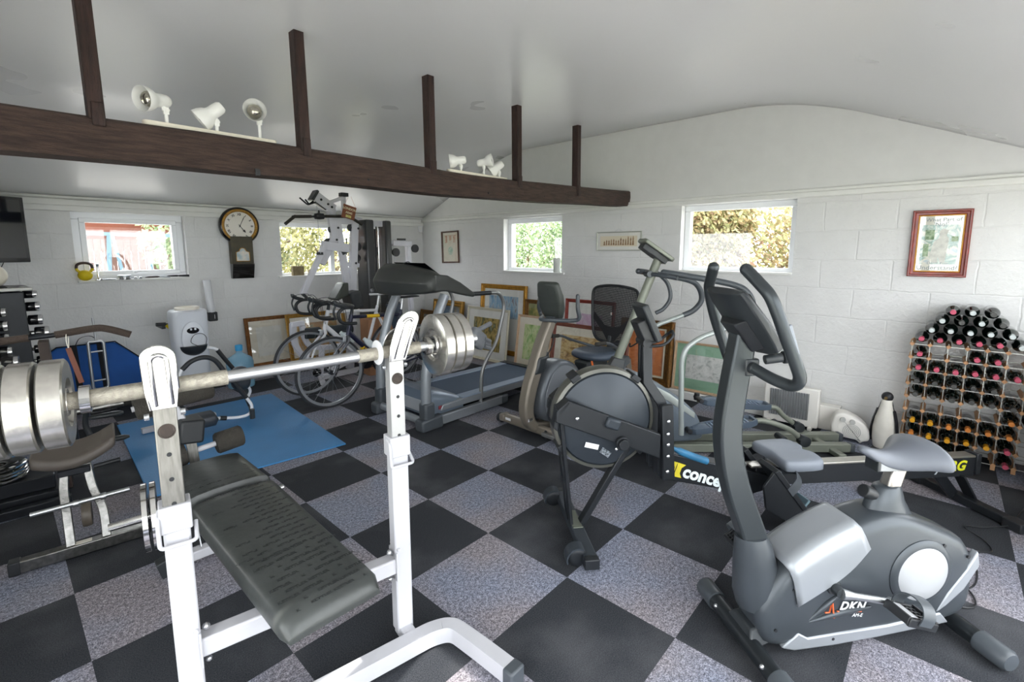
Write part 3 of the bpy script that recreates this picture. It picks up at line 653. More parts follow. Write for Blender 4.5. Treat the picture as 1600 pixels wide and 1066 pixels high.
tree('pale bushy tree seen through the narrow right-hand window', (6.3, 3.55, 0), [((0, 0, 1.5), (.9, 1.3, 1.2)), ((.4, 1.3, 1.7), (.8, 1.1, 1.2)), ((.4, -.9, 1.5), (.8, .9, 1.1))], 17000, 'leaf_green', .05, (0, .2, 1.0), 2)
tree('yellowish tree with bare branches seen behind the multi-gym window', (3.7, 6.2, 0), [((-1.3, .2, 1.5), (.9, .7, 1.2)), ((0, 0, 1.5), (1.5, .8, 1.3)), ((1.5, .4, 1.6), (1.2, .8, 1.2))], 17000, 'leaf_yellow', .055, (-.5, -.2, 1.6), 3)
tree('leafy tree right of the greenhouse seen through the left window', (1.55, 7.7, 0), [((-.2, 0, 1.7), (.7, .6, .8)), ((.2, 0, 1.1), (.6, .6, .5))], 2600, 'leaf_green', .08, (0, 0, 1.3), 4)
mat('fence_pink', '#5f463e', .8, var=.2, vs=5); mat('fence_red', '#5e2f1d', .8, var=.15, vs=5)
t = thing('garden_fence', 'reddish close-boarded garden fence seen through the left window', 'fence', (0, 8.6, -.06))
b = MB()
for i in range(60):
    x = -4.6+i*.105; b.box((x, 0, .86), (.098, .02, 1.72))
b.obj('boards', 'fence_pink', t, smooth=0)
b = MB(); b.box((-1.6, .10, 2.0), (6.4, .03, 1.0)); b.obj('top_panel', 'fence_red', t, smooth=0)
t = thing('greenhouse_frame', 'pale blue metal frame structure outside the left window', 'greenhouse', (0, 6.3, -.06)); b = MB()
mat('pale_blue', '#5f7885', .4, .3)
b.seg((-2.2, 0, 1.78), (1.2, 0, 1.74), .06, .05); b.seg((.10, 0, 1.76), (-.02, 0, 0), .05, .05); b.seg((.13, 0, 1.76), (.38, 0, 0), .04, .04); b.seg((.55, 0, 1.5), (.55, 0, 0), .05, .05); b.seg((-1.9, 0, 1.76), (-1.9, 0, 0), .05, .05); b.seg((-2.2, 0, 1.05), (1.2, 0, 1.05), .02, .02)
b.obj('metal_frame', 'pale_blue', t)
# pale building beyond the back garden, lit by the sky
# ================================================================ upright exercise bike (front right)
def arc(cx, cz, r, a0, a1, n=12, rz=None):
    return [(cx+r*math.cos(math.radians(a0+(a1-a0)*i/n)), cz+(rz or r)*math.sin(math.radians(a0+(a1-a0)*i/n))) for i in range(n+1)]
def pedal(name, parent, c, s=1, m='black_plastic', strap='grey_plastic', tilt=0):
    """foot pedal with grid tread and strap; axis along y"""
    e = MB(); c = V(c); R = Mx.Rotation(math.radians(tilt), 3, 'Y')
    def B(o, d): e.box(c+R@V(o), d, mtx=R)
    B((0, 0, 0), (.012, .085, .02)); B((-.055, 0, .004), (.012, .085, .03)); B((.055, 0, .004), (.012, .085, .03))
    for y in (-.042, .042): B((0, y, 0), (.115, .010, .028))
    for i in range(5): B((-.036+i*.018, 0, .006), (.006, .08, .012))
    for i in range(4): B((0, -.026+i*.0175, .006), (.105, .005, .012))
    o = e.obj(name, m, parent, bev=.002)
    e = MB(); P = [c+R@V((x, y, z)) for x, y, z in ((.0, -.05, .0), (.002, -.052, .03), (.004, -.035, .058), (.004, 0, .068), (.002, .035, .056), (0, .052, .028), (0, .05, 0))]
    e.path(sm(P, 4), .05, .004, up=R@V((1, 0, 0))); e.obj('pedal_strap', strap, o, smooth=60)
    return o
mat('bike_dark', '#41464b', .33, .25, var=.05, vs=6); mat('bike_silver', '#94989d', .33, .35); mat('bike_post', '#3b4043', .3, .45); mat('saddle_grey', '#62666e', .42, .1); mat('post_dark', '#2f3336', .3, .5)
D = thing('exercise_bike', 'grey and silver upright exercise bike with a DKN logo in the right foreground', 'exercise bike', (.64, -2.19, 0), -40)
# body shell: (s, z) outline
body = [(.035, .06), (.10, .035), (.30, .04), (.55, .055), (.76, .06), (.86, .10), (.885, .19), (.875, .30), (.83, .385), (.75, .43), (.66, .47), (.58, .50), (.50, .51), (.40, .492), (.30, .455), (.20, .402), (.12, .345), (.06, .27), (.01, .16)]
b = MB(); b.prism([tuple(p)[:2] for p in sm([(x, z, 0) for x, z in body+[body[0]]], 3)[:-1]], -.085, .085, inset=.045); b.obj('body_shell', 'bike_dark', D, smooth=60)
for sy in (-1, 1):
    e = MB(); e.lathe([(.128, 0), (.128, .010), (.118, .016), (.105, .018)], (.635, sy*.078, .285), (0, sy, 0), 40, closed=False); e.obj('cover_ring', 'bike_dark', D, smooth=50)
    e = MB(); e.lathe([(.108, 0), (.108, .012), (.10, .019), (.05, .024), (.001, .026)], (.635, sy*.079, .285), (0, sy, 0), 40); e.obj('wheel_cover', mat('cover_white', '#9fa1a4', .4), D, smooth=50)
e = MB()
top = [(.13, .395), (.20, .44), (.30, .487), (.40, .515), (.47, .52)]
low = [(.50, .43), (.44, .38), (.32, .30), (.25, .27)]
R = []
for i in range(13):
    u = i/12; a = -1.0+2.0*u
    y = .092*math.copysign(min(1, abs(a)*1.6), a); dz = -.0 if abs(a) < .6 else -(abs(a)-.6)*.32
    R.append([(s, y*1.0, z+.008+dz*(1 if abs(a) >= .6 else 0)) for s, z in top])
# saddle-shaped silver cowl wrapping over the shell
R = []
CW = sm([(.10, .345, .11), (.17, .398, .125), (.25, .442, .122), (.31, .468, .10), (.365, .487, .055)], 3)
for v_ in CW:
    s, z, dz = v_; ring = []
    for q in range(17):
        a = -1+2*q/16; aa = abs(a)
        if aa < .5: y = .058*(a/.5); zz = z+.010
        elif aa < .72: k = (aa-.5)/.22*PI/2; y = math.copysign(.058+.033*math.sin(k), a); zz = z+.010-.036*(1-math.cos(k))
        else: y = math.copysign(.0915, a); zz = z-.026-(aa-.72)/.28*dz
        ring.append((s+.10*max(0, aa-.55), y, zz))
    R.append(ring)
e.loft([list(x) for x in R], caps=False)
e.obj('cowl', 'bike_silver', D, smooth=60, solid=.006)
# lower silver strip and rear flash
e = MB()
for sy in (-1, 1):
    for P in ([(.10, .045), (.16, .10), (.20, .075), (.33, .082), (.52, .088), (.74, .115), (.78, .07), (.5, .045), (.3, .032), (.15, .030)], [(.87, .35), (.885, .29), (.83, .20), (.76, .14), (.72, .115), (.76, .19), (.83, .28)]):
        e.prism(P, sy*.062, sy*.089, inset=0)
e.obj('trim_strip', 'bike_silver', D, bev=.006)
for sy in (-1, 1):
    e = MB(); e.tube(sm([(.20, sy*.082, .135), (.32, sy*.088, .165), (.44, sy*.088, .172)]), [.004+.008*math.sin(PI*i/12) for i in range(13)], 8); e.tube(sm([(.20, sy*.082, .14), (.26, sy*.087, .20), (.31, sy*.087, .235)]), [.004+.006*math.sin(PI*i/12) for i in range(13)], 8); e.obj('body_crease', 'bike_dark', D, smooth=60)
# seat tube boot, slider, saddle
e = MB(); e.loft([[(.555+.105*math.cos(a)*(1-.05), .055*math.sin(a), .475) for a in [2*PI*i/16 for i in range(16)]], [(.545+.075*math.cos(a), .045*math.sin(a), .53) for a in [2*PI*i/16 for i in range(16)]], [(.548+.052*math.cos(a), .036*math.sin(a), .585) for a in [2*PI*i/16 for i in range(16)]], [(.56+.04*math.cos(a), .03*math.sin(a), .592) for a in [2*PI*i/16 for i in range(16)]]]); e.obj('seat_tube_boot', 'bike_dark', D, smooth=50)
e = MB(); e.seg((.555, 0, .56), (.583, 0, .665), .05, .055, up=(1, 0, 0)); e.obj('seat_post', mat('post_silver', '#b9b4ad', .25, .85), D, bev=.012)
e = MB(); e.cyl((.495, .0, .555), (.45, .0, .575), .024, n=14); e.cyl((.51, 0, .55), (.495, 0, .556), .012, n=10); e.obj('adjust_knob', 'black_plastic', D, bev=.003)
e = MB(); e.box((.600, 0, .672), (.23, .055, .045), rot=(0, 3, 0)); e.obj('seat_slider', mat('slider_silver', '#8d9092', .45, .25), D, bev=.004)
e = MB(); e.box((.480, 0, .6785), (.012, .057, .047), rot=(0, 3, 0)); e.box((.723, 0, .666), (.012, .057, .047), rot=(0, 3, 0)); e.obj('end_cap', 'dark_plastic', D, bev=.003)
e = MB(); e.cyl((.595, -.02, .70), (.595, .02, .70), .016, n=12); e.box((.595, 0, .70), (.05, .045, .016)); e.cyl((.595, 0, .69), (.595, 0, .72), .014, n=12); e.obj('seat_clamp', 'bolt', D)
R = []
for i in range(19):
    u = i/18; s = .415+.29*u
    wb_ = .026+.016*u+.118*max(0, (u-.36)/.64)**1.2
    en = math.sqrt(max(.02, 1-((u-.86)/.145)**2)) if u > .86 else (math.sqrt(max(.05, 1-((.10-u)/.105)**2)) if u < .10 else 1)
    w = wb_*en; zt = .758-.030*math.sin(PI*min(1, u/.72))+.016*max(0, u-.45)-(.02*(1-en)); th = (.034+.052*min(1, max(0, (u-.1)/.6)))*(.35+.65*en)
    R.append([(s, w*math.copysign(abs(math.cos(a))**.8, math.cos(a)), zt-th/2+(th/2)*math.copysign(abs(math.sin(a))**.8, math.sin(a))-.022*(math.cos(a)**2)*min(1, u*2)) for a in [2*PI*j/24 for j in range(24)]])
e = MB(); e.loft(R); e.obj('saddle', 'saddle_grey', D, smooth=180, sub=1)
# front post, collar, console, handlebar
P = [(.055, 0, .33), (.0, 0, .47), (-.06, 0, .62), (-.095, 0, .75), (-.105, 0, .86), (-.092, 0, 1.0), (-.075, 0, 1.13), (-.07, 0, 1.18)]
e = MB(); pp = sm(P, 5); e.path(pp, .062, [.092-.022*(i/len(pp)) for i in range(len(pp))], up=(0, 1, 0)); e.obj('handlebar_post', 'bike_post', D, bev=.018)
e = MB(); e.loft([[(.055+.075*math.cos(a)+.0, .060*math.sin(a), z0+.0) for a in [2*PI*i/20 for i in range(20)]] for z0 in (.16,)]+[[(cx+rx*math.cos(a), ry*math.sin(a), zz) for a in [2*PI*i/20 for i in range(20)]] for cx, rx, ry, zz in ((.045, .085, .066, .22), (.035, .080, .062, .32), (.022, .068, .052, .40), (.012, .058, .044, .435))]); e.obj('post_collar', 'bike_dark', D, smooth=50)
hb = sm([(-.135, -.092, 1.395), (-.118, -.135, 1.355), (-.103, -.168, 1.318), (-.082, -.183, 1.26), (-.057, -.19, 1.194), (-.025, -.195, 1.12), (-.004, -.193, 1.066), (-.006, -.165, 1.038), (-.03, -.11, 1.045), (-.055, -.05, 1.065)], 6)
for sy in (-1, 1):
    P = [(p.x, p.y*-sy, p.z) for p in hb]
    e = MB(); e.tube(P, .019, 14); e.ball(P[0], .019, 12, 8); e.obj('handlebar', 'bike_post', D, smooth=60)
e = MB(); e.tube([(-.052, -.055, 1.064), (-.052, .055, 1.064)], .02, 12); e.box((-.05, 0, 1.064), (.05, .07, .06)); e.obj('handlebar_clamp', 'dark_plastic', D, bev=.006)
for sy in (-1, 1):
    e = MB(); e.seg((-.058, sy*.196, 1.235), (-.030, sy*.204, 1.145), .018, .012, up=(0, 1, 0)); e.obj('pulse_sensor', 'mid_grey', D, bev=.004)
e = MB(); e.cyl((-.01, -.035, 1.09), (.045, -.05, 1.10), .016, n=12); e.cyl((.045, -.05, 1.10), (.06, -.053, 1.102), .022, n=12); e.obj('tilt_knob', 'dark_plastic', D, bev=.003)
# console: slab leaning back toward the rider
cm = Mx.Rotation(math.radians(38), 3, 'Y')
e = MB(); cc = V((-.070, 0, 1.222))
def slab(w0, w1, h, t, off, o=0.0):
    ax = cm@V((1, 0, 0)); up = cm@V((0, 0, 1))
    return ax, up
ax = V((.62, 0, -.78)); nrm = V((.78, 0, .62)); yy = V((0, 1, 0))
def con(u, v, w): return cc+ax*u+yy*v+nrm*w
R = []
for u, hw, t in ((-.132, .085, .006), (-.128, .10, .014), (-.09, .106, .020), (0, .108, .024), (.08, .10, .026), (.122, .085, .022), (.134, .055, .010)):
    R.append([con(u, hw*c1, t*c2+.0) for c1, c2 in ((-1, .6), (-.92, 1), (0, 1.12), (.92, 1), (1, .6), (1, -.3), (.75, -1), (0, -1.3), (-.75, -1), (-1, -.3))])
e.loft(R); con_o = e.obj('console', 'dark_plastic', D, smooth=35, bev=.004)
e = MB(); e.quad(con(-.10, -.085, .0265), con(-.10, .085, .0265), con(.06, .08, .0295), con(.06, -.08, .0295)); e.obj('display_screen', 'black_gloss', con_o)
e = MB(); e.loft([[con(u, v, -.035-w) for v, w in ((-.07, -.01), (-.04, .02), (.04, .02), (.07, -.01))] for u in (-.03, .02, .09)]); e.obj('console_back', 'black_plastic', con_o, bev=.004)
# stabilisers
for s, l0, l1, nm in ((.0, -.30, .26, 'front'), (.84, -.25, .28, 'rear')):
    e = MB(); e.tube([(s, l0+.04, .045), (s, l1-.04, .045)], .032, 16); 
    st = e.obj('stabiliser', 'post_dark', D, smooth=50)
    for a, q in ((l0, 1), (l1, -1)):
        e = MB(); e.tube([(s, a, .045), (s, a+q*.012, .045), (s, a+q*.10, .045)], [.030, .039, .039], 16); e.obj('end_cap', 'grey_plastic', st, smooth=40)
        e = MB(); e.ball((s-.03 if nm == 'front' else s+.0, a+q*.14, .06), .009, 8, 6); e.obj('bolt', 'bolt', st)
e = MB(); e.loft([[(x, y, z) for x, y, z in ((-.02, -.09, .05), (-.02, .09, .05), (.0, .05, .10), (.0, -.05, .10))], [(.09, -.06, .05), (.09, .06, .05), (.09, .05, .12), (.09, -.05, .12)]]); e.obj('front_bracket', 'dark_plastic', D, bev=.006)
e = MB(); e.box((.80, 0, .065), (.10, .08, .05)); e.obj('rear_bracket', 'dark_plastic', D, bev=.004)
# cranks and pedals
for sy, a in ((-1, -12), (1, 168)):
    c0 = V((.285, sy*.105, .265)); d = V((math.cos(math.radians(a)), 0, math.sin(math.radians(a)))); c1 = c0+d*.185+V((0, sy*.02, 0))
    e = MB(); e.lathe([(.028, 0), (.026, .010), (.02, .012)], (c0.x, sy*.082, c0.z), (0, sy, 0), 20); e.lathe([(.019, 0), (.018, .03), (.001, .032)], (c0.x, sy*.09, c0.z), (0, sy, 0), 16); e.obj('crank_hub', 'dark_plastic', D, smooth=50)
    e = MB(); e.tube([c0+V((0, sy*.015, 0)), c0+d*.05+V((0, sy*.02, 0)), c1+V((0, sy*.01, 0))], [.019, .012, .012], 12, flat=1); e.ball(c1+V((0, sy*.01, 0)), .016, 10, 8); e.obj('crank_arm', 'satin_steel', D, smooth=60)
    pedal('pedal', D, c1+V((.015, sy*.07, -.005)), tilt=18 if sy < 0 else -35)
    e = MB(); e.box(c1+V((.0, sy*.06, .012)), (.03, .075, .004), rot=(0, 20, 0)); e.obj('pedal_badge', 'white_plastic', D, bev=.002)
Xd = (1, 0, -.12); Zu = (.12, 0, 1)
lg = lettering('logo', [('DKN', .044, (.312, -.0915, .192), Xd, Zu, dict(ext=.0006, shear=.2, space=1.1, off=.0012)), ('AM-E', .018, (.365, -.0915, .150), Xd, Zu, dict(ext=.0006, shear=.2))], mat('logo_white', '#dfe1e3', .4), D)
e = MB(); e.tube([(.255, -.0915, .172), (.272, -.0915, .172), (.280, -.0915, .215), (.292, -.0915, .148), (.302, -.0915, .172), (.40, -.0915, .162)], .0028, 6); e.obj('logo_pulse_line', mat('logo_orange', '#e06a3c', .4), D)
e = MB()
for s, z in ((.13, .27), (.07, .12), (.30, .06), (.72, .385), (.83, .33)):
    e.cyl((s, -.083, z), (s, -.0895, z), .006, n=10)
e.obj('screw_hole', 'black_plastic', D)

# ================================================================ rowing machine
mat('rower_black', '#25282c', .42, .2, var=.1, vs=15); mat('rower_grey', '#363c43', .4, .25, var=.06, vs=8); mat('rower_rail', '#b9b6ae', .28, .85)
RW = thing('rowing_machine', 'long black air rowing machine with round flywheel cage and grey seat', 'rowing machine', (.834, -1.34, 0), -40.84)
hc = (.10, .620)
e = MB()
e.lathe([(.245, -.075), (.262, -.055), (.262, -.02)], (hc[0], .02, hc[1]), (0, -1, 0), 56, closed=False)
e = MB(); e.lathe([(.03, .098), (.07, .094), (.13, .082), (.20, .062), (.232, .052), (.238, .040), (.250, .036), (.250, -.045), (.238, -.05), (.2, -.06), (.03, -.075)], (hc[0], .0, hc[1]), (0, -1, 0), 64); cage = e.obj('flywheel_cage', 'rower_grey', RW, smooth=40)
e = MB(); e.lathe([(.241, .048), (.258, .042), (.262, .02), (.262, -.025), (.256, -.045), (.252, -.045), (.252, .036)], (hc[0], 0, hc[1]), (0, -1, 0), 64, closed=True); e.obj('outer_rim', mat('rower_rim', '#62625c', .35, .4), cage, smooth=40)
e = MB()
for a in (125, 52, 215, -40): e.box((hc[0]+.258*math.cos(math.radians(a)), 0, hc[1]+.258*math.sin(math.radians(a))), (.03, .11, .05), rot=(0, -a, 0))
e.obj('rim_clip', 'rower_black', cage, bev=.005)
e = MB()
for i in range(40):
    a = 2*PI*i/40; e.box((hc[0]+.252*math.cos(a), 0, hc[1]+.252*math.sin(a)), (.008, .075, .02), rot=(0, -math.degrees(a), 0))
e.obj('vent_slats', 'black_plastic', cage)
# main side arms of the frame
for sy in (-1, 1):
    e = MB(); P = [(-.155, .688), (-.10, .745), (.37, .555), (.37, .43), (-.16, .64)]
    e.prism(P, sy*.088, sy*.118); e.obj('frame_arm', 'rower_black', RW, bev=.006)
e = MB(); e.prism([(-.15, .70), (-.10, .745), (-.085, .735), (-.15, .66)], -.118, .118); e.prism([(-.165, .60), (-.15, .70), (-.135, .70), (-.14, .58)], -.09, .09); e.obj('front_brace', 'rower_black', RW, bev=.004)
e = MB(); e.box((.12, -.115, .625), (.075, .05, .055), rot=(0, 20, 0)); e.obj('axle_cover', 'rower_grey', RW, bev=.012)
e = MB(); e.cyl((.17, -.118, .525), (.17, -.14, .525), .034, n=24); e.cyl((.17, -.14, .525), (.17, -.158, .525), .027, n=24); e.obj('damper_knob', 'rower_black', RW, bev=.003)
bolts = MB()
for s, z in ((-.055, .655), (.145, .492), (.405, .62), (.405, .555), (.408, .50), (.41, .44), (.41, .36)): bolts.lathe([(.009, 0), (.009, .003), (.004, .007), (.001, .0075)], (s, -.118, z), (0, -1, 0), 10)
bolts.obj('bolts', 'bolt', RW)
# front foot, legs and transport wheels
e = MB(); e.seg((-.03, -.30, .045), (-.03, .30, .045), .065, .045); foot = e.obj('front_foot', 'rower_grey', RW, bev=.006)
for sy in (-1, 1):
    e = MB(); e.box((-.03, sy*.315, .044), (.07, .04, .05)); e.obj('foot_cap', 'rower_black', foot, bev=.005)
    e = MB(); e.lathe([(.02, -.016), (.042, -.014), (.045, -.01), (.045, .01), (.042, .014), (.02, .016)], (-.085, sy*.265, .047), (0, 1, 0), 22); e.obj('transport_wheel', 'rower_black', foot, smooth=50)
    e = MB(); e.prism(arc(-.085, .047, .056, 60, 200, 8)+arc(-.085, .047, .048, 200, 60, 8), sy*.265-.03, sy*.265+.03); e.obj('wheel_guard', 'rower_grey', foot)
e = MB(); e.seg((-.125, -.06, .66), (-.055, -.03, .06), .018, .045, up=(0, 1, 0)); e.seg((-.125, .06, .66), (-.055, .03, .06), .018, .045, up=(0, 1, 0)); e.obj('front_leg', 'rower_black', RW, bev=.004)
e = MB(); e.seg((.235, -.04, .49), (.0, -.02, .06), .03, .05, up=(0, 1, 0)); e.obj('diagonal_leg', 'rower_black', RW, bev=.004)
e = MB(); e.box((-.03, 0, .069), (.05, .16, .006)); e.obj('foot_plate', mat('olive_plate', '#6d7166', .4, .4), RW, bev=.002)
# uprights and monitor
e = MB()
for y in (-.055, .055): e.path([(.41, y, .31), (.405, y, .66), (.39, y, .70), (.325, y*.5, .80), (.32, y*.4, .99)], .022, .05, up=(0, 1, 0))
e.obj('monitor_arm', 'rower_black', RW, bev=.004)
e = MB(); e.seg((.425, -.1, .31), (.40, -.1, .70), .025, .06, up=(1, 0, 0)); e.seg((.425, .1, .31), (.40, .1, .70), .025, .06, up=(1, 0, 0)); e.obj('upright_plate', 'rower_black', RW, bev=.004)
mm = Mx.Rotation(math.radians(-28), 3, 'Y')
e = MB(); mc = V((.325, 0, 1.10)); e.box(mc, (.035, .15, .20), mtx=Mx.Rotation(math.radians(-25), 3, 'Y')); mo = e.obj('monitor', 'dark_plastic', RW, bev=.008)
e = MB(); R25 = Mx.Rotation(math.radians(-25), 3, 'Y'); e.box(mc+R25@V((.019, 0, .03)), (.002, .11, .09), mtx=R25); e.obj('display_screen', 'black_gloss', mo)
e = MB(); e.box(mc+R25@V((-.04, 0, -.03)), (.05, .10, .12), mtx=R25); e.obj('battery_box', 'black_plastic', mo, bev=.006)
e = MB(); e.cyl((.31, -.05, 1.0), (.31, .05, 1.0), .022, n=14); e.tube(sm([(.33, -.03, .98), (.40, -.04, .99), (.45, -.03, 1.03), (.46, 0, 1.05)]), .008, 8); e.tube(sm([(.33, .03, .98), (.40, .04, .99), (.45, .03, 1.03), (.46, 0, 1.05)]), .008, 8); e.obj('handle_hook', 'rower_black', RW, smooth=50)
e = MB(); e.tube(sm([(.31, .05, .99), (.27, .07, .96), (.26, .05, .98)]), .004, 6); e.obj('cable', 'black_plastic', RW)
# front boom with lettering, footrests
e = MB(); BP = [(.36, .43), (.42, .40), (1.02, .155), (1.04, .10), (.95, .11), (.42, .275), (.41, .33)]
e.prism([(.39, .44), (1.02, .265), (1.05, .20), (.92, .17), (.41, .285)], -.05, .05); e.obj('boom', 'rower_black', RW, bev=.006)
Xb = V((.60, 0, -.205)).normalized(); Zb = V((.205, 0, .6))
yl = mat('concept_yellow', '#d9c93a', .45); lw = mat('concept_white', '#dfe8ea', .4)
lt = lettering('lettering', [('concept', .092, (.530, -.0515, .3215), Xb, Zb, dict(ext=.0006, off=.0032, shear=.0)), ], lw, RW)
e = MB()
def lp(u, v): p = V((.44, -.0515, .352))+Xb*u+Zb.normalized()*v; return p
pts = [lp(.0+.035*math.cos(a)-.0, .038*math.sin(a)) for a in [PI/2+PI*i/10 for i in range(11)]]+[lp(.055, -.038), lp(.095, -.036), lp(.078, -.015), lp(.078, .015), lp(.095, .036), lp(.055, .038)]
e.loft([pts, [p+V((0, -.001, 0)) for p in pts]]); e.obj('logo_patch', yl, RW, smooth=0)
e = MB(); pts = [lp(.020+.021*math.cos(a), .023*math.sin(a)) for a in [2*PI*i/20 for i in range(20)]]; e.loft([[p+V((0, -.0012, 0)) for p in pts], [p+V((0, -.0022, 0)) for p in pts]]); pts = [lp(.048+.002*math.cos(a), .034*math.sin(a)) for a in [2*PI*i/12 for i in range(12)]]
e.loft([[p+V((0, -.0012, 0)) for p in pts], [p+V((0, -.0022, 0)) for p in pts]]); e.obj('logo_ring', 'black_plastic', RW, smooth=0)
e = MB(); e.tube(sm([(.42, -.04, .47), (.55, -.045, .41), (.66, -.04, .365)]), [.012]*4+[.019]*9, 10); e.obj('pull_handle', mat('handle_blue', '#2f6f96', .5, var=.3), RW, smooth=60)
e = MB(); e.box((.62, 0, .365), (.25, .05, .02), rot=(0, 17, 0)); e.box((.86, .0, .32), (.06, .06, .05), rot=(0, 17, 0)); e.obj('chain_channel', 'satin_steel', RW, bev=.003)
for sy in (-1, 1):
    y0, y1 = sy*.055, sy*.20
    e = MB(); e.prism([(.93, .36), (1.19, .035), (1.225, .030), (1.20, .06), (.955, .375)], y0, y1)
    if sy < 0: e.prism([(.88, .285), (.93, .36), (1.22, .035), (1.05, .075), (.9, .17)], -.195, -.180)
    else: e.prism([(.88, .285), (.93, .36), (1.22, .035), (1.05, .075), (.9, .17)], .180, .195)
    fr_ = e.obj('footrest', 'rower_black', RW, bev=.004)
    e = MB(); e.box((1.13, sy*.13, .15), (.012, .09, .09), rot=(0, 38, 0)); e.box((1.10, sy*.13, .13), (.03, .10, .012), rot=(0, 38, 0)); e.obj('heel_cup', mat('heel_grey', '#6f8792', .45), fr_, bev=.008)
    e = MB(); e.path(sm([(1.02, sy*.20, .25), (1.07, sy*.19, .30), (1.10, sy*.13, .325), (1.07, sy*.065, .30), (1.02, sy*.055, .25)], 4), .05, .004, up=(.6, 0, -.8)); e.obj('foot_strap', 'grey_plastic', fr_, smooth=60)
# seat rail, rear foot
e = MB(); e.seg((.95, 0, .255), (2.29, 0, .235), .055, .105, h2=.115); e.obj('rail_body', 'rower_black', RW, bev=.004)
e = MB(); e.seg((.92, 0, .312), (2.28, 0, .297), .066, .012); e.obj('rail_top', 'rower_rail', RW, bev=.003)
e = MB(); e.box((2.30, 0, .25), (.03, .075, .12)); e.obj('rail_end', 'rower_black', RW, bev=.004)
e = MB(); e.seg((2.20, -.02, .19), (2.30, -.02, .04), .012, .07, up=(0, 1, 0)); e.seg((2.10, .02, .19), (2.24, .03, .04), .06, .02, up=(0, 1, 0)); e.obj('rear_leg', 'rower_black', RW, bev=.003)
e = MB(); e.seg((2.27, -.27, .03), (2.27, .27, .03), .06, .045); rf = e.obj('rear_foot', 'rower_black', RW, bev=.006)
for sy in (-1, 1):
    e = MB(); e.box((2.27, sy*.27, .028), (.075, .09, .052)); e.obj('foot_cap', 'black_plastic', rf, bev=.006)
erg = lettering('rail_lettering', [('ERG', .080, (2.075, -.0293, .246), (1, 0, -.02), (0.02, 0, 1), dict(ext=.0006, shear=.25, off=.0028, space=1.0))], mat('erg_yellow', '#d6d62a', .45), RW)
lettering('rail_word', [('I N D O O R   R O W E R   D', .03, (1.70, -.0293, .262), (1, 0, -.02), (.02, 0, 1), dict(ext=.0006, shear=.25)),], mat('rail_ink', '#7e858b', .5), RW) if False else None
lettering('rail_word', [('y', .080, (2.035, -.0293, .246), (1, 0, -.02), (.02, 0, 1), dict(ext=.0006, shear=.25, off=.001))], mat('rail_ink', '#b9bfc4', .5), RW)
# sliding seat: dished pad
pad = [(1.03, -.12), (1.06, -.15), (1.20, -.155), (1.25, -.13), (1.265, -.05), (1.235, 0), (1.265, .05), (1.25, .13), (1.20, .155), (1.06, .15), (1.03, .12), (1.045, .0)]
pr = [(v.x, v.y) for v in sm([(x, y, 0) for x, y in pad], 4, closed=True)]
e = MB(); cx = 1.15
R = []
for k, z in ((.92, .328), (1.0, .336), (1.0, .368), (.97, .381), (.90, .387), (.6, .383), (.2, .380)): R.append([(cx+(x-cx)*k, y*k, z) for x, y in pr])
e.loft(R); e.obj('seat', mat('seat_grey', '#7f858f', .5), RW, smooth=60)
e = MB(); e.box((1.14, 0, .322), (.16, .10, .022)); e.box((1.14, 0, .331), (.12, .2, .008)); e.obj('seat_carriage', 'white_plastic', RW, bev=.006)
e = MB(); e.seg((1.06, .055, .30), (1.22, .055, .30), .02, .05); e.seg((1.06, -.055, .30), (1.22, -.055, .30), .02, .03); e.obj('seat_roller', 'satin_steel', RW, bev=.004)
# stickers on the cage
e = MB(); e.box((.03, -.0845, .50), (.07, .001, .026), rot=(0, 15, 0)); e.obj('sticker', 'white_plastic', RW)
e = MB(); e.box((.10, -.083, .462), (.055, .001, .03), rot=(0, 35, 0)); e.obj('label_plate', mat('label_print', '#8c949c', .5, col2='#2d3238', vs=150), RW)
# ================================================================ elliptical trainer
EL = thing('elliptical_trainer', 'long grey-green elliptical trainer with leaning column behind the rowing machine', 'elliptical trainer', (1.69, -.755, 0), -48)
sg, sl = 'sage_paint', mat('slate_plastic', '#55616f', .42, .15, var=.08, vs=10)
e = MB(); e.tube([(.20, 0, .50), (.205, 0, .53), (.53, 0, 1.405)], .030, 18); e.obj('column', sg, EL, smooth=50)
e = MB(); e.loft([[(.10, -.06, .42), (.30, -.06, .42), (.30, .06, .42), (.10, .06, .42)], [(.17, -.045, .60), (.30, -.045, .60), (.30, .045, .60), (.17, .045, .60)], [(.23, -.036, .70), (.31, -.036, .68), (.31, .036, .68), (.23, .036, .70)]]); e.obj('column_boot', 'dark_plastic', EL, bev=.006)
# console head
ax = V((.82, 0, -.57)); nr = V((.57, 0, .82)); cc = V((.505, 0, 1.455))
def cn(u, v, w): return cc+ax*u+V((0, v, 0))+nr*w
e = MB(); e.loft([[cn(u, v, w) for v, w in ((-.10*k, -.012), (.10*k, -.012), (.10*k, .014), (-.10*k, .014))] for u, k in ((-.125, .75), (-.11, 1), (.11, 1), (.125, .8))]); ch = e.obj('console', sg, EL, bev=.006)
e = MB(); e.loft([[cn(u, v, w) for v, w in ((-.085*k, -.05), (.085*k, -.05), (.09*k, -.012), (-.09*k, -.012))] for u, k in ((-.10, .7), (.0, .9), (.10, .7))]); e.obj('console_back', 'dark_plastic', ch, bev=.004)
e = MB(); e.quad(cn(-.09, -.075, .0155), cn(.04, -.075, .0155), cn(.04, .075, .0155), cn(-.09, .075, .0155)); e.obj('display_screen', 'black_gloss', ch)
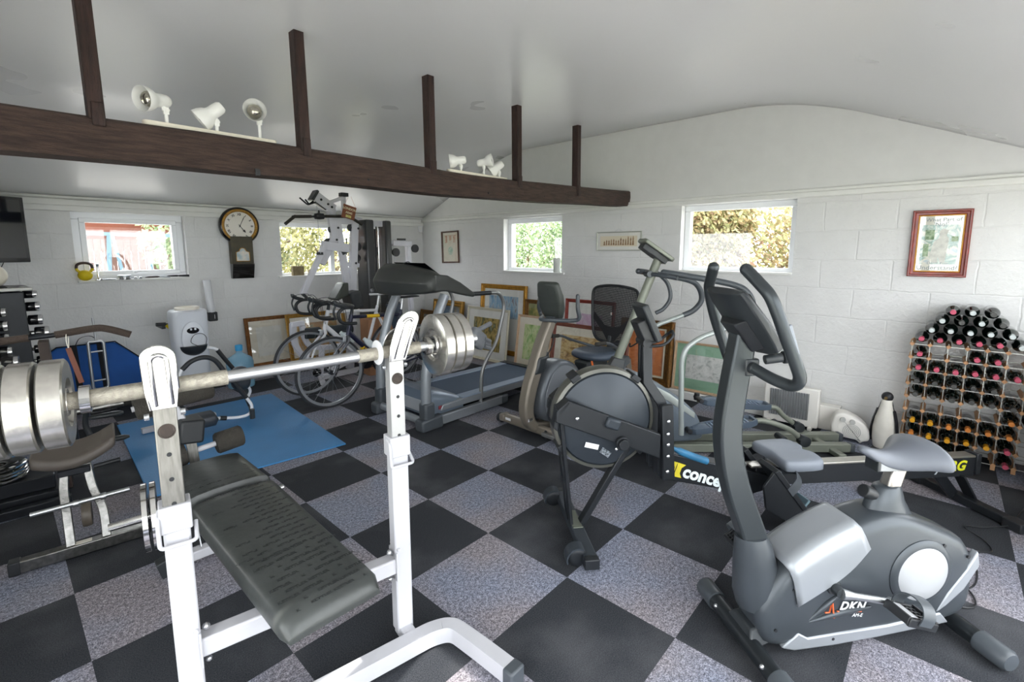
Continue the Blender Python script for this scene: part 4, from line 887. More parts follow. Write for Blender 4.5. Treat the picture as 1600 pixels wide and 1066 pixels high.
# fixed handlebars (thin loops) and clamp
for sy in (-1, 1):
    e = MB(); e.tube(sm([(.47, sy*.03, 1.29), (.52, sy*.12, 1.285), (.60, sy*.19, 1.27), (.67, sy*.21, 1.20), (.69, sy*.21, 1.10), (.645, sy*.21, 1.02), (.585, sy*.21, .985)] if sy > 0 else [(.47, sy*.03, 1.29), (.52, sy*.12, 1.285), (.60, sy*.19, 1.27)], 6), .015, 12); e.obj('fixed_handle', 'grey_plastic', EL, smooth=60)
# moving arms
for sy, q in ((-1, (.636, .39)), (1, (.514, .42))):
    y = sy*.27; x0 = q[0]
    P = [(x0+.01, y, .22), (x0, y, .40), (x0-.012, y, .74), (x0+.015, y, .82), (x0+.10, y, .885), (x0+.30, y, .96)]
    e = MB(); e.tube(rnd(P, .08, 6), .0175, 14); arm = e.obj('swing_arm', mat('arm_silver', '#a3aaa8', .35, .3), EL, smooth=60)
    P = [(x0+.30, y, .96), (x0+.38, y, 1.0), (x0+.435, y, 1.08), (x0+.40, y*.95, 1.18), (x0+.30, y*.85, 1.235), (x0+.0, y*.55, 1.29), (x0-.10, y*.35, 1.305)]
    e = MB(); e.tube(sm(P, 6), .0205, 14); e.ball(P[-1], .0205, 10, 8); e.obj('hand_grip', 'grey_plastic', arm, smooth=60)
e = MB(); e.cyl((.46, -.05, 1.29), (.46, .05, 1.29), .024, n=14); e.obj('handle_clamp', 'grey_plastic', EL, bev=.003)
# housing over the flywheel at the front
HP = [(v.x, v.y) for v in sm([(-.02, .10, 0), (.02, .40, 0), (.10, .56, 0), (.24, .62, 0), (.42, .57, 0), (.62, .46, 0), (.80, .32, 0), (.86, .18, 0), (.82, .10, 0), (.4, .08, 0)], 4, closed=True)]
e = MB(); e.prism(HP, -.09, .09, inset=.03); e.obj('housing', mat('housing_slate', '#6c7680', .38, .3, var=.05), EL, smooth=50)
e = MB(); e.prism([(.16, .60), (.36, .58), (.62, .45), (.80, .31), (.80, .27), (.6, .40), (.36, .52), (.16, .54)], -.096, .096, inset=.006); e.obj('housing_stripe', mat('housing_sage', '#aab0ac', .38, .3), EL, smooth=50)
e = MB(); e.prism([(.0, .12), (-.02, .20), (.06, .20), (.10, .145), (.62, .135), (.64, .05), (.0, .05)], -.15, -.10); e.prism([(.0, .12), (-.02, .20), (.06, .20), (.10, .145), (.62, .135), (.64, .05), (.0, .05)], .10, .15); e.prism([(.0, .10), (.62, .12), (.64, .05), (.0, .05)], -.11, .11); e.obj('base_frame', sg, EL, bev=.006)
for sy in (-1, 1):
    e = MB(); e.lathe([(.02, 0), (.047, .004), (.05, .012), (.05, .03), (.046, .036), (.012, .034)], (.02, sy*.15, .055), (0, sy, 0), 28); wh = e.obj('transport_wheel', 'dark_plastic', EL, smooth=40)
    e = MB(); e.cyl((.02, sy*.183, .055), (.02, sy*.192, .055), .010, n=12); e.obj('wheel_bolt', 'bolt', wh)
e = MB(); e.lathe([(.052, 0), (.056, .004), (.056, .03), (.052, .033), (.052, .038), (.056, .041), (.056, .066), (.052, .069), (.052, .074), (.056, .077), (.056, .10), (.05, .105)], (.52, -.30, 0), (0, 0, 1), 24); e.obj('foot_roller', 'black_plastic', EL, smooth=40)
e = MB(); e.seg((.50, -.30, .12), (.50, .20, .12), .05, .04); e.obj('cross_tube', sg, EL, bev=.004)
lettering('lettering', [('X-CITE FIT', .036, (.12, -.151, .168), (1, 0, 0), (0, 0, 1), dict(ext=.0006, shear=.2)), ], mat('ellip_ink', '#2b2f33', .5), EL)
# rear rails
for y, s0, s1 in ((-.06, .62, 1.93), (.14, .62, 1.98)):
    e = MB(); e.seg((s0, y, .045), (s1, y, .045), .06, .06); rl = e.obj('rail', sg, EL, bev=.006)
    e = MB(); e.box((s1+.015, y, .043), (.035, .064, .064)); e.obj('rail_cap', 'grey_plastic', rl, bev=.01)
e = MB(); e.seg((1.80, -.20, .03), (1.80, .28, .03), .05, .035); e.obj('rear_foot', sg, EL, bev=.006)
# pedal arms and footplates
def footplate(y, P, Q, arm_end, tilt):
    """P front (s,z), Q rear (s,z)"""
    a, c = V((P[0], y, P[1])), V((Q[0], y, Q[1])); d = (c-a); L = d.length; d.normalize(); up = V((-d.z, 0, d.x)); yy = V((0, 1, 0))
    if up.z < 0: up = -up
    def q(u, v, w): return a+d*u+yy*v+up*w
    e = MB(); out = [(0, .03), (.03, .055), (L*.6, .07), (L*.9, .066), (L, .045), (L, -.045), (L*.9, -.066), (L*.6, -.07), (.03, -.055), (0, -.03)]
    e.loft([[q(u*k+(1-k)*L/2, v*k, w) for u, v in out] for k, w in ((.97, -.03), (1, -.02), (1, .012), (.93, .012), (.9, -.006), (.2, -.006))]); fp = e.obj('footplate', sl, EL, smooth=25)
    e = MB()
    for i in range(12): e.box(q(L*.32+i*L*.05, 0, -.002), (.008, .105, .008), mtx=Mx((d, yy, up)).transposed())
    e.obj('tread_ribs', mat('rib_grey', '#8fa0b4', .45), fp)
    e = MB(); e.loft([[q(u, v, w) for v, w in ((-.05, 0), (-.03, .022*h), (.03, .022*h), (.05, 0))] for u, h in ((.02, .6), (.08, 1.3), (L*.25, .8), (L*.30, .1))]); e.obj('toe_guard', sl, fp, smooth=60)
    e = MB(); e.tube(sm([q(L*.85, 0, -.03), q(L*1.1, 0, -.02), V((arm_end[0]-.12, y, arm_end[1]+.09)), V(arm_end[:1]+(y,)+arm_end[1:])]), .019, 10); e.tube([q(-.02, 0, -.01), q(L*.5, 0, -.035), q(L*.9, 0, -.03)], .018, 10)
    e.obj('pedal_arm', sg, EL, smooth=60)
    e = MB(); c0 = V((arm_end[0]-.18, y, arm_end[1]+.035)); e.cyl(c0+V((0, -.075, 0)), c0+V((0, .02, 0)), .024, n=16); e.obj('arm_roller', 'dark_plastic', EL, bev=.003)
    e = MB(); e.lathe([(.02, -.03), (.038, -.026), (.038, .026), (.02, .03)], (arm_end[0], y, arm_end[1]), (0, 1, 0), 20); e.box((arm_end[0]-.01, y, arm_end[1]+.02), (.07, .05, .04), rot=(0, 25, 0)); e.obj('rail_wheel', 'dark_plastic', EL, smooth=40)
    e = MB(); e.cyl(q(-.01, -.055, .0), q(-.01, .075, .0), .018, n=12); e.cyl(q(-.01, .05, -.02), q(-.01, .05, .035), .02, n=12); e.obj('pivot', 'black_plastic', EL, bev=.003)
footplate(-.10, (.76, .195), (1.22, .27), (1.58, .108), 0)
footplate(.17, (.94, .325), (1.46, .285), (1.70, .108), 0)

# ================================================================ recumbent bike
RC = thing('recumbent_bike', 'beige recumbent exercise bike with black mesh seat back in the middle of the room', 'exercise bike', (1.71, -.33, 0), -3)
bp_, gp_ = 'beige_paint', mat('recumb_grey', '#62676d', .36, .3, var=.05)
P = [(.15, 0, .90), (.06, 0, .74), (-.02, 0, .55), (-.09, 0, .38), (-.12, 0, .22), (-.07, 0, .10), (.04, 0, .055), (.20, 0, .06), (.40, 0, .085), (.62, 0, .10)]
e = MB(); pp = sm(P, 5); e.path(pp, [.09]*len(pp), [.078+.03*max(0, math.sin(PI*min(1, i/26)))-(.035 if i > 32 else 0) for i in range(len(pp))], up=(0, 1, 0)); e.obj('main_frame', bp_, RC, bev=.02, bseg=3)
e = MB(); e.loft([[(cx-.055, y, z-.02), (cx+.055, y, z+.02)][::1] and [(cx-.06, -.056, z), (cx+.05, -.056, z), (cx+.05, .056, z), (cx-.06, .056, z)] for cx, z in ((-.02, .50), (.0, .545), (.015, .60), (.03, .635))]); e.obj('frame_joint', 'dark_plastic', RC, bev=.02, bseg=3)
HP = [(v.x, v.y) for v in sm([(.0, .14, 0), (-.03, .30, 0), (.03, .46, 0), (.13, .56, 0), (.27, .57, 0), (.42, .50, 0), (.50, .36, 0), (.50, .22, 0), (.38, .11, 0), (.15, .08, 0)], 4, closed=True)]
e = MB(); e.prism(HP, -.085, .085, inset=.04); sh = e.obj('drive_housing', gp_, RC, smooth=50)
e = MB(); HP2 = [(.22+(x-.22)*.84, .31+(z-.31)*.84) for x, z in HP]; e.prism(HP2, -.088, -.080, inset=.003); e.prism(HP2, .080, .088, inset=.003); e.obj('housing_panel', mat('recumb_light', '#82868d', .36, .3), RC, smooth=50)
e = MB(); e.lathe([(.030, 0), (.046, .0), (.046, .004), (.030, .004)], (.385, -.0885, .415), (0, -1, 0), 24, closed=True); e.obj('orange_ring', mat('ring_orange', '#cf8a6a', .45), RC, smooth=0)
e = MB(); e.cyl((.385, -.088, .415), (.385, -.12, .415), .02, n=14); e.seg((.385, -.12, .415), (.50, -.125, .30), .02, .022); e.obj('crank_arm', 'satin_steel', RC, bev=.003)
pedal('pedal', RC, (.52, -.18, .29), tilt=10)
e = MB(); e.seg((.385, .12, .415), (.27, .125, .53), .02, .022); e.obj('crank_arm', 'satin_steel', RC, bev=.003); pedal('pedal', RC, (.26, .18, .54), tilt=10)
lettering('model_lettering', [('HTR PASEO', .026, (.10, -.0895, .175), (1, 0, .08), (0, 0, 1), dict(ext=.0004, shear=.3))] if False else [('PASEO', .026, (.14, -.0895, .185), (1, 0, .08), (0, 0, 1), dict(ext=.0004, shear=.3))], mat('recumb_ink', '#3c4044', .5), RC)
e = MB(); e.box((-.118, -.044, .155), (.05, .002, .022)); e.obj('sticker', 'white_plastic', RC)
# stabiliser
e = MB(); e.path([(-.02, .37, .055), (-.02, -.30, .055)], .07, .05, up=(0, 0, 1)); st = e.obj('front_stabiliser', bp_, RC, bev=.012)
for y, w in ((.385, .07), (-.14, .03)):
    e = MB(); e.lathe([(.02, -.022), (.04, -.02), (.04, .02), (.02, .022)] if y > 0 else [(.035, -.012), (.042, -.01), (.042, .01), (.035, .012)], (-.02, y, .043), (0, 1, 0), 18); e.obj('end_wheel' if y > 0 else 'strap', 'dark_plastic', st, smooth=40)
e = MB(); e.box((-.02, .345, .06), (.085, .055, .06)); e.obj('end_housing', bp_, st, bev=.012)
e = MB(); e.box((-.02, -.21, .05), (.12, .18, .03)); e.obj('joint_plate', 'silver_paint', st, bev=.006)
e = MB(); e.box((-.046, .28, .06), (.002, .06, .02)); e.obj('sticker', 'white_plastic', st)
# console
cc = V((.165, 0, 1.05)); ax = V((.28, 0, -.96)); nr = V((.96, 0, .28))
def cn(u, v, w): return cc+ax*u+V((0, v, 0))+nr*w
e = MB(); R = []
for u, hw, t in ((-.165, .085, .012), (-.155, .105, .028), (-.05, .125, .036), (.06, .115, .038), (.13, .085, .032), (.165, .05, .015)):
    R.append([cn(u, hw*a, t*c) for a, c in ((-1, .5), (-.8, 1), (.8, 1), (1, .5), (1, -.4), (.8, -1), (-.8, -1), (-1, -.4))])
e.loft(R); ch = e.obj('console', mat('con_grey', '#444845', .42, .1, var=.06), RC, bev=.012, smooth=40)
e = MB(); e.quad(cn(-.11, -.09, .0385), cn(.05, -.09, .0395), cn(.05, .09, .0395), cn(-.11, .09, .0385)); e.obj('display_screen', 'black_gloss', ch)
e = MB()
for u, v in ((-.12, -.02), (-.10, -.09), (.10, -.075)): e.cyl(cn(u, v, -.036), cn(u, v, -.0385), .005, n=8)
e.obj('screw_hole', 'black_plastic', ch)
e = MB(); e.box((.165, 0, .905), (.06, .09, .05), rot=(0, 20, 0)); e.obj('console_neck', 'grey_plastic', RC, bev=.01)
# front handlebar
e = MB(); e.tube(sm([(.26, -.19, 1.10), (.25, -.20, 1.0), (.27, -.20, .93), (.25, -.16, .905), (.12, -.05, .91), (.10, .05, .91), (.24, .16, .905), (.26, .20, .93), (.24, .20, 1.0), (.25, .19, 1.10)], 6), .016, 12); e.ball((.26, -.19, 1.10), .0165, 10, 8); e.ball((.25, .19, 1.10), .0165, 10, 8); e.obj('handlebar', 'grey_plastic', RC, smooth=60)
e = MB(); e.tube(sm([(.11, -.01, .85), (.17, -.02, .78), (.16, -.02, .70), (.08, -.03, .62)]), .005, 6); e.obj('cable', 'black_plastic', RC)
# seat
e = MB(); e.seg((.55, 0, .12), (1.35, 0, .42), .09, .08, up=(0, 1, 0)) if False else e.seg((.48, 0, .15), (1.30, 0, .40), .09, .08); e.obj('seat_rail', gp_, RC, bev=.01)
e = MB(); e.box((.72, 0, .45), (.30, .16, .10)); e.box((.80, 0, .38), (.20, .12, .12)); e.obj('seat_carriage', 'dark_plastic', RC, bev=.02)
e = MB(); e.loft([[(.80+.21*k*math.copysign(abs(math.cos(a))**.7, math.cos(a)), .20*k*math.copysign(abs(math.sin(a))**.7, math.sin(a)), z) for a in [2*PI*i/24 for i in range(24)]] for k, z in ((.85, .50), (1, .52), (1, .545), (.93, .562), (.6, .566), (.2, .562))]); e.obj('seat', mat('seat_slate', '#4e5866', .42, .1), RC, smooth=60)
# mesh back: curved panel in a tubular frame
cc = V((1.02, 0, .86))
def bk(v, z): return V((1.02+.10*(z-.62)-.05*math.cos(v*5)*.8+.02, v, z))
outl = [(-.16, .63), (-.21, .72), (-.235, .90), (-.245, 1.04), (-.215, 1.10), (-.10, 1.125), (0, 1.13), (.10, 1.125), (.215, 1.10), (.245, 1.04), (.235, .90), (.21, .72), (.16, .63), (.06, .605), (-.06, .605)]
so_ = [(v.x, v.y) for v in sm([(x, z, 0) for x, z in outl], 4, closed=True)]
e = MB(); e.tube([bk(x, z) for x, z in so_], .0135, 10, closed=True); bf = e.obj('backrest_frame', 'black_plastic', RC, smooth=60)
m, n, L, p = nodes_of('seat_mesh'); p.inputs['Base Color'].default_value = lin('#15161a'); p.inputs['Roughness'].default_value = .7
tc = n.new('ShaderNodeTexCoord'); sp = n.new('ShaderNodeSeparateXYZ'); L.new(tc.outputs['Object'], sp.inputs[0])
g1 = math_node(n, L, 'PINGPONG', sp.outputs[1], .004); g2 = math_node(n, L, 'PINGPONG', sp.outputs[2], .004)
hole = math_node(n, L, 'MULTIPLY', math_node(n, L, 'GREATER_THAN', g1, .0024), math_node(n, L, 'GREATER_THAN', g2, .0026))
L.new(math_node(n, L, 'SUBTRACT', 1.0, hole), p.inputs['Alpha'])
e = MB(); R = [[bk(x*k, .87+(z-.87)*k) for x, z in so_] for k in (1.0, .66, .33, .05)]; e._rings([[e.bm.verts.new(p_) for p_ in r] for r in R], False); e.obj('backrest_mesh', m, RC, smooth=180, fix=False)
e = MB(); P = [(-.215, .80), (-.10, .70), (-.04, .62), (.04, .62), (.10, .70), (.215, .80), (.22, .87), (.08, .755), (.0, .745), (-.08, .755), (-.22, .87)]
e.loft([[bk(x, z)+V((o_, 0, 0)) for x, z in P] for o_ in (.012, .022)]); e.obj('backrest_brace', 'black_plastic', RC)
e = MB(); e.seg((1.03, 0, .66), (1.0, 0, .50), .07, .03, up=(0, 1, 0)); e.cyl((1.02, -.13, .60), (1.02, -.06, .60), .03, n=14); e.obj('back_bracket', 'dark_plastic', RC, bev=.004)
for sy in (-1, 1):
    e = MB(); e.tube(sm([(.45, sy*.25, .70), (.60, sy*.25, .685), (.72, sy*.24, .64), (.88, sy*.17, .58), (.95, sy*.05, .55)]), .0125, 10); sh = e.obj('seat_handle', 'grey_plastic', RC, smooth=60)
    e = MB(); e.tube([(.44, sy*.25, .701), (.56, sy*.25, .692)], .017, 12); e.ball((.44, sy*.25, .701), .017, 10, 8); e.obj('hand_grip', 'foam', sh, smooth=60)
e = MB(); e.path([(.56, -.12, .52), (.57, -.13, .46), (.60, -.14, .43)], .01, .018, up=(0, 1, 0)); e.obj('seat_lever', mat('lever_orange', '#d96a2a', .45), RC, bev=.003)
e = MB(); e.seg((1.30, 0, .40), (1.35, 0, .10), .08, .07, up=(0, 1, 0)); e.seg((1.36, -.24, .045), (1.36, .24, .045), .07, .06); e.seg((.6, 0, .105), (1.36, 0, .075), .07, .05); e.obj('rear_base', bp_, RC, bev=.01)

# ================================================================ treadmill
TM = thing('treadmill', 'large grey treadmill with dark console and blue-grey belt behind the barbell', 'treadmill', (1.15, .72, 0), 0)
tg = mat('tread_silver', '#8f9499', .35, .4, var=.04); tb = mat('tread_belt', '#46566a', .7, var=.1, vs=60, bump=.2, bs=200); tc_ = mat('tread_console', '#3c3e3c', .42, .15, var=.08)
for sy in (-1, 1):
    e = MB(); P = sm([(.02, sy*.33, .18), (.03, sy*.33, .45), (.07, sy*.33, .66), (.14, sy*.33, .88), (.24, sy*.33, 1.09)], 6); e.tube(P, .040, 18); up = e.obj('upright', tg, TM, smooth=60)
    e = MB(); e.box((.03, sy*.33, .13), (.10, .10, .20)); e.obj('upright_boot', 'grey_plastic', up, bev=.02, bseg=3)
    e = MB(); e.loft([[(-.06, sy*.33-.06, .0), (.16, sy*.33-.06, .0), (.16, sy*.33+.05, .0), (-.06, sy*.33+.05, .0)], [(-.06, sy*.33-.06, .10), (.155, sy*.33-.06, .115), (.155, sy*.33+.05, .115), (-.06, sy*.33+.05, .10)]]); e.obj('base_foot', 'grey_plastic', up, bev=.02, bseg=3)
    e = MB(); e.seg((.12, sy*.335, .05), (.92, sy*.335, .05), .05, .085); br = e.obj('base_rail', tg, TM, bev=.01)
    e = MB(); e.box((.93, sy*.335, .05), (.10, .058, .09)); e.obj('rail_cap', 'grey_plastic', br, bev=.02, bseg=3)
e = MB(); e.tube([(.0, -.30, .07), (.0, .30, .07)], .032, 14); e.obj('cross_tube', tg, TM, smooth=50)
# deck
e = MB(); e.prism([(.10, .10), (1.62, .10), (1.64, .155), (.12, .175)], -.30, .30); e.obj('deck', tg, TM, bev=.01)
for sy in (-1, 1):
    e = MB(); e.prism([(.16, .125), (1.66, .105), (1.66, .165), (.40, .178), (.18, .175)], sy*.30, sy*.352); e.obj('side_rail', tg, TM, bev=.008)
    e = MB(); e.prism([(.40, .180), (1.66, .167), (1.66, .177), (.40, .190)], sy*.245, sy*.352); e.obj('foot_strip', mat('strip_blue', '#8e9db2', .4, .3), TM, bev=.004)
e = MB(); e.prism([(.36, .176), (1.64, .160), (1.66, .172), (.36, .188)], -.243, .243); e.obj('belt', tb, TM, bev=.003)
e = MB(); e.prism([(1.60, .10), (1.70, .11), (1.71, .15), (1.68, .185), (1.60, .185)], -.355, .355, inset=.01); e.obj('rear_roller_cover', 'dark_plastic', TM, smooth=50)
# motor hood
R = []
for i in range(13):
    u = i/12; s = .05+.37*u; h = .105+.17*math.sin(PI*min(1, u*1.05+.18))**.8 if u < .95 else .19
    h = .30-.02*u if u < .2 else .296-.105*((u-.2)/.8)**1.3
    R.append([(s, y, .10+(h-.10)*k) for y, k in ((-.335, 0), (-.335, .55), (-.30, .86), (-.22, 1), (0, 1.04), (.22, 1), (.30, .86), (.335, .55), (.335, 0))])
e = MB(); e.loft(R); e.obj('motor_hood', mat('hood_grey', '#6f7a88', .35, .35), TM, smooth=60)
e = MB(); e.box((.048, 0, .17), (.01, .5, .10)); e.box((.044, .22, .20), (.006, .06, .04)); e.obj('front_vent', 'silver_light', TM, bev=.003)
e = MB(); e.box((.17, -.337, .155), (.05, .01, .03)); e.obj('power_switch', mat('switch_red', '#7d3038', .4), TM, bev=.002)
# console body spanning the uprights
R = []
for y, k in ((-.385, .40), (-.35, .58), (-.28, .70), (-.12, .88), (.05, 1), (.25, .98), (.31, .86), (.345, .5)):
    R.append([(.14+(x-.14)*k, y, 1.19+(z-1.19)*k) for x, z in ((-.02, 1.08), (-.06, 1.20), (.0, 1.30), (.07, 1.345), (.17, 1.335), (.34, 1.20), (.36, 1.12), (.22, 1.075))])
e = MB(); e.loft(R); ch = e.obj('console', tc_, TM, smooth=50, bev=.012)
e = MB(); e.quad((.13, -.22, 1.352), (.13, .22, 1.352), (.30, .22, 1.243), (.30, -.22, 1.243)); e.obj('display_screen', 'black_gloss', ch)
e = MB(); e.cyl((-.052, .28, 1.115), (-.066, .28, 1.112), .016, n=16); e.obj('bolt_cap', 'bolt', ch)
e = MB(); e.tube(sm([(.07, .0, 1.345), (.09, -.04, 1.36), (.13, -.02, 1.352)]), .004, 6); e.obj('clip', 'black_plastic', ch)
for sy in (-1, 1):
    e = MB(); e.loft([[(s, sy*y-.022, z-h), (s, sy*y+.022, z-h), (s, sy*y+.03, z+h), (s, sy*y-.03, z+h)] for s, y, z, h in ((.10, .36, 1.20, .07), (.22, .375, 1.19, .065), (.36, .375, 1.14, .05), (.52, .37, 1.075, .018))]); e.obj('side_arm', tc_, TM, bev=.012)
    e = MB(); e.tube(rnd([(.45, sy*.36, 1.085), (.86, sy*.36, 1.075), (.93, sy*.36, .95), (.82, sy*.36, .62), (.70, sy*.36, .50), (.64, sy*.34, .36), (.63, sy*.34, .08)], .09, 6), .017, 12); hr = e.obj('handrail', 'silver_paint', TM, smooth=60)
    e = MB(); e.tube([(.52, sy*.36, 1.083), (.74, sy*.36, 1.078)], .0195, 12); e.obj('hand_grip', 'black_plastic', hr, smooth=60)
# ================================================================ weight bench (frame coordinates: x forward along the bench, y to the left)
wm = mat('bench_white', '#bcbcc1', .38, var=.05, vs=10); chw = mat('upright_steel', '#96948f', .35, .75, var=.3, vs=18, stretch=(6, 6, 1))
mat('vinyl', '#3f4241', .33, var=.2, vs=7, bump=.12, bs=30)
WB = thing('weight_bench', 'white weight bench with black padded seat and chrome-hooked uprights in the left foreground', 'weight bench', (-.51, -1.18, 0), 79.4)
def hollow(e, a, b, w, t): pass
for sy, zt in ((1, 1.065), (-1, 1.10)):
    y = sy*.325
    e = MB(); e.seg((0, y, .05), (0, y, .765 if sy > 0 else .80), .062, .052, up=(1, 0, 0)); up = e.obj('upright', wm, WB, bev=.006)
    e = MB(); e.box((0, y, (.735 if sy > 0 else .77)), (.066, .074, .075)); e.obj('sleeve', wm, up, bev=.004)
    e = MB(); e.seg((0, y, .74), (0, y, zt), .052, .044, up=(1, 0, 0)); ex = e.obj('telescopic_post', chw if sy > 0 else mat('post_grey', '#b3b3b3', .35, .35), WB, bev=.003)
    e = MB(); e.lathe([(.016, 0), (.020, 0), (.020, .002), (.016, .002)], (-.0225, y, zt-.085), (-1, 0, 0), 18, closed=True); e.lathe([(.001, 0), (.0155, 0), (.0155, .001)], (-.0225, y, zt-.085), (-1, 0, 0), 18); e.obj('adjust_hole', mat('rusty_black', '#3b302a', .6, var=.4, vs=60), ex)
    e = MB()
    for k in range(3): e.cyl((-.0225, y-.0 , zt-.15-.07*k), (-.0235, y, zt-.15-.07*k), .006, n=10)
    e.obj('pin_hole', 'black_plastic', ex)
    # chrome U hook: spoon shaped plate standing above the post
    e = MB(); ln, lx = (.03, -.05) if sy > 0 else (-.30, -.12)
    for x0, zz0, zz1, wd in ((-.034, zt-.02, zt+.148, .035), (.036, zt-.02, zt+.08, .030)):
        def H(xx, u, z): k = max(0, z-zt); return (xx+lx*k, y+u+ln*k, z)
        out = [(-wd*.8, zz0), (wd*.8, zz0), (wd, zt+.03)]+[(wd*math.cos(a), zz1-wd+wd*math.sin(a)) for a in [PI*i/12 for i in range(13)]]+[(-wd, zt+.03)]
        e.loft([[H(x0-.003, u, z) for u, z in out], [H(x0+.003, u, z) for u, z in out]])
        inn = [(-wd*.5, zz0+.01)]+[(wd*.5*math.cos(a), zz1-wd*1.15+wd*.5*math.sin(a)) for a in [PI-PI*i/10 for i in range(11)]]+[(wd*.5, zz0+.01)]
        sx = -1 if x0 < 0 else 1
        e.tube([H(x0+sx*.004, u, z) for u, z in inn], .0065, 8)
        e.tube([H(x0, u, z) for u, z in out[1:]], .004, 8)
    e.path([(-.036, y, zt-.005), (-.02, y, zt+.004), (.02, y, zt+.004), (.036, y, zt-.005)], .054, .008, up=(0, 1, 0))
    e.obj('bar_hook', 'chrome', WB, smooth=50, bev=.0015)
    e = MB(); e.cyl((-.0, y+.034, zt-.045), (-.0, y+.045, zt-.045), .009, n=8); e.cyl((0, y-.034, zt-.045), (0, y-.045, zt-.045), .009, n=8); e.obj('bolt', 'bolt', WB)
    # wire locking clip
    z0 = .70 if sy > 0 else .74
    e = MB(); e.tube(rnd([(.0, y+.036, z0+.055), (-.035, y+.040, z0+.045), (-.042, y+.040, z0-.035), (-.042, y-.043, z0-.035), (.01, y-.045, z0-.005)], .012, 4), .0055, 8); e.obj('locking_clip', wm, WB, smooth=60)
    e = MB(); e.box((.0, y-sy*.028, .32), (.07, .006, .11)); e.cyl((-.035, y-sy*.02, .385), (.035, y-sy*.02, .385), .007, n=8); e.obj('bracket', wm, WB, bev=.002)
    e = MB(); e.ball((-.005, y-sy*.045, .372), .011, 8, 6); e.ball((-.005, y-sy*.045, .268), .009, 8, 6); e.obj('bolt', 'bolt', WB)
e = MB(); e.seg((0, .30, .32), (0, -.30, .32), .052, .058); e.obj('cross_bar', wm, WB, bev=.006)
# floor tube with its forward-curving end
P = rnd([(-.41, .535, .045), (-.24, .50, .045), (-.115, .47, .045), (-.09, .40, .045), (-.09, -.40, .045), (-.115, -.47, .045), (-.24, -.50, .045), (-.41, -.535, .045)], .10, 8)
e = MB(); e.path(P, .06, .052, up=(0, 0, 1))
fb = e.obj('floor_tube', wm, WB, bev=.006)
for sy in (-1, 1):
    e = MB(); e.box((-.41, sy*.535, .042), (.045, .066, .07), rot=(0, 0, sy*-10)); e.obj('end_cap', 'grey_plastic', fb, bev=.008)
for sy in (-1, 1):
    e = MB(); e.seg((.025, sy*.325, .048), (-.075, sy*.325, .048), .048, .044); e.obj('base_joint', wm, WB, bev=.004)
# --- pad assembly is turned about ten degrees from the uprights
def pf(x, y, z):
    a = math.radians(9.6); return V((x*math.cos(a)-y*math.sin(a), x*math.sin(a)+y*math.cos(a), z))
def pad(name, s0, s1, w0, w1, z0, z1, th, c0=0.0, c1=0.0):
    R = []; n = 22
    for i in range(n+1):
        u = i/n; k = min(1, min(u, 1-u)/.05); k = math.sqrt(1-(1-k)**2); s = s0+(s1-s0)*u; hw = (w0+(w1-w0)*u)*(.93+.07*k); z = z0+(z1-z0)*u; cc = c0+(c1-c0)*u
        R.append([pf(s, cc+hw*a, z+th*(c*(.4+.6*k)+(.12*(1-a*a) if c > 0 else 0))) for a, c in ((-1, .25), (-.98, .62), (-.9, .88), (-.7, .97), (-.35, 1), (0, 1), (.35, 1), (.7, .97), (.9, .88), (.98, .62), (1, .25), (.97, 0), (0, 0), (-.97, 0))])
    e = MB(); e.loft(R); return e.obj(name, 'vinyl', WB, smooth=50)
long_pad = pad('long_pad', -.235, .665, .150, .165, .395, .415, .06, .012, .022)
short_pad = pad('short_pad', .675, 1.035, .165, .155, .415, .425, .06, .022, .03)
inkp = mat('pad_ink', '#26292a', .35); ls = []
random.seed(5)
for r in range(10):
    for c in range(4):
        s = -.205+r*.032; yv = -.115+c*.068+(.034 if r % 2 else 0)
        if abs(yv) > .115: continue
        u = (s+.235)/.9; z = .395+.02*u+.06*(1+.12*(1-((yv+.01)/.152)**2))+.0012
        ls.append(('KETTLER' if (r+c) % 3 else 'K', .016, pf(s, yv+.02, z), pf(0, -1, 0), pf(1, 0, .02), dict(align='CENTER', ext=.0003, off=.0003)))
for r in range(17):
    for c in range(4):
        s = .09+r*.033; yv = -.10+c*.064+(.03 if r % 2 else 0)
        if abs(yv) > .125 or (c > 1 and r > 2 and r % 4): continue
        u = (s+.235)/.9; z = .395+.02*u+.06*(1+.12*(1-((yv+.01)/.157)**2))+.0004
        ls.append(('KETTLER', .014, pf(s, yv+.02, z), pf(0, -1, 0), pf(1, 0, .02), dict(align='CENTER', ext=.0003)))
lettering('lettering', ls, inkp, long_pad)
ls = []
for r in range(4):
    for c in range(4):
        s = .70+r*.05; yv = -.10+c*.066; z = .417+.06*(1+.12*(1-(yv/.155)**2))+.001
        ls.append(('KETTLER', .014, pf(s, yv+.03, z), pf(0, -1, 0), pf(1, 0, .02), dict(align='CENTER', ext=.0003)))
lettering('lettering', ls, inkp, short_pad)
e = MB(); e.seg(pf(-.15, .02, .345), pf(.62, .02, .385), .05, .04); e.seg(pf(.0, .02, .345), pf(1.05, .01, .19), .05, .05); e.obj('main_beam', wm, WB, bev=.004)
e = MB(); e.seg(pf(-.02, -.05, .35), pf(-.02, .09, .35), .06, .05); e.obj('pad_bracket', wm, WB, bev=.003)
e = MB(); e.cyl(pf(.67, -.185, .40), pf(.67, .185, .40), .012, n=12); e.obj('hinge_rod', 'bolt', WB)
e = MB(); e.seg(pf(1.03, -.17, .045), pf(1.03, .20, .045), .05, .045); e.seg(pf(1.04, .01, .05), pf(1.06, .01, .40), .045, .045, up=(1, 0, 0)); rf = e.obj('rear_foot', wm, WB, bev=.005)
for sy in (-1, 1):
    e = MB(); e.box(pf(1.03, .015+sy*.20, .04), (.055, .05, .08), rot=(sy*-14, 0, 9)); e.obj('end_cap', 'dark_plastic', rf, bev=.004)
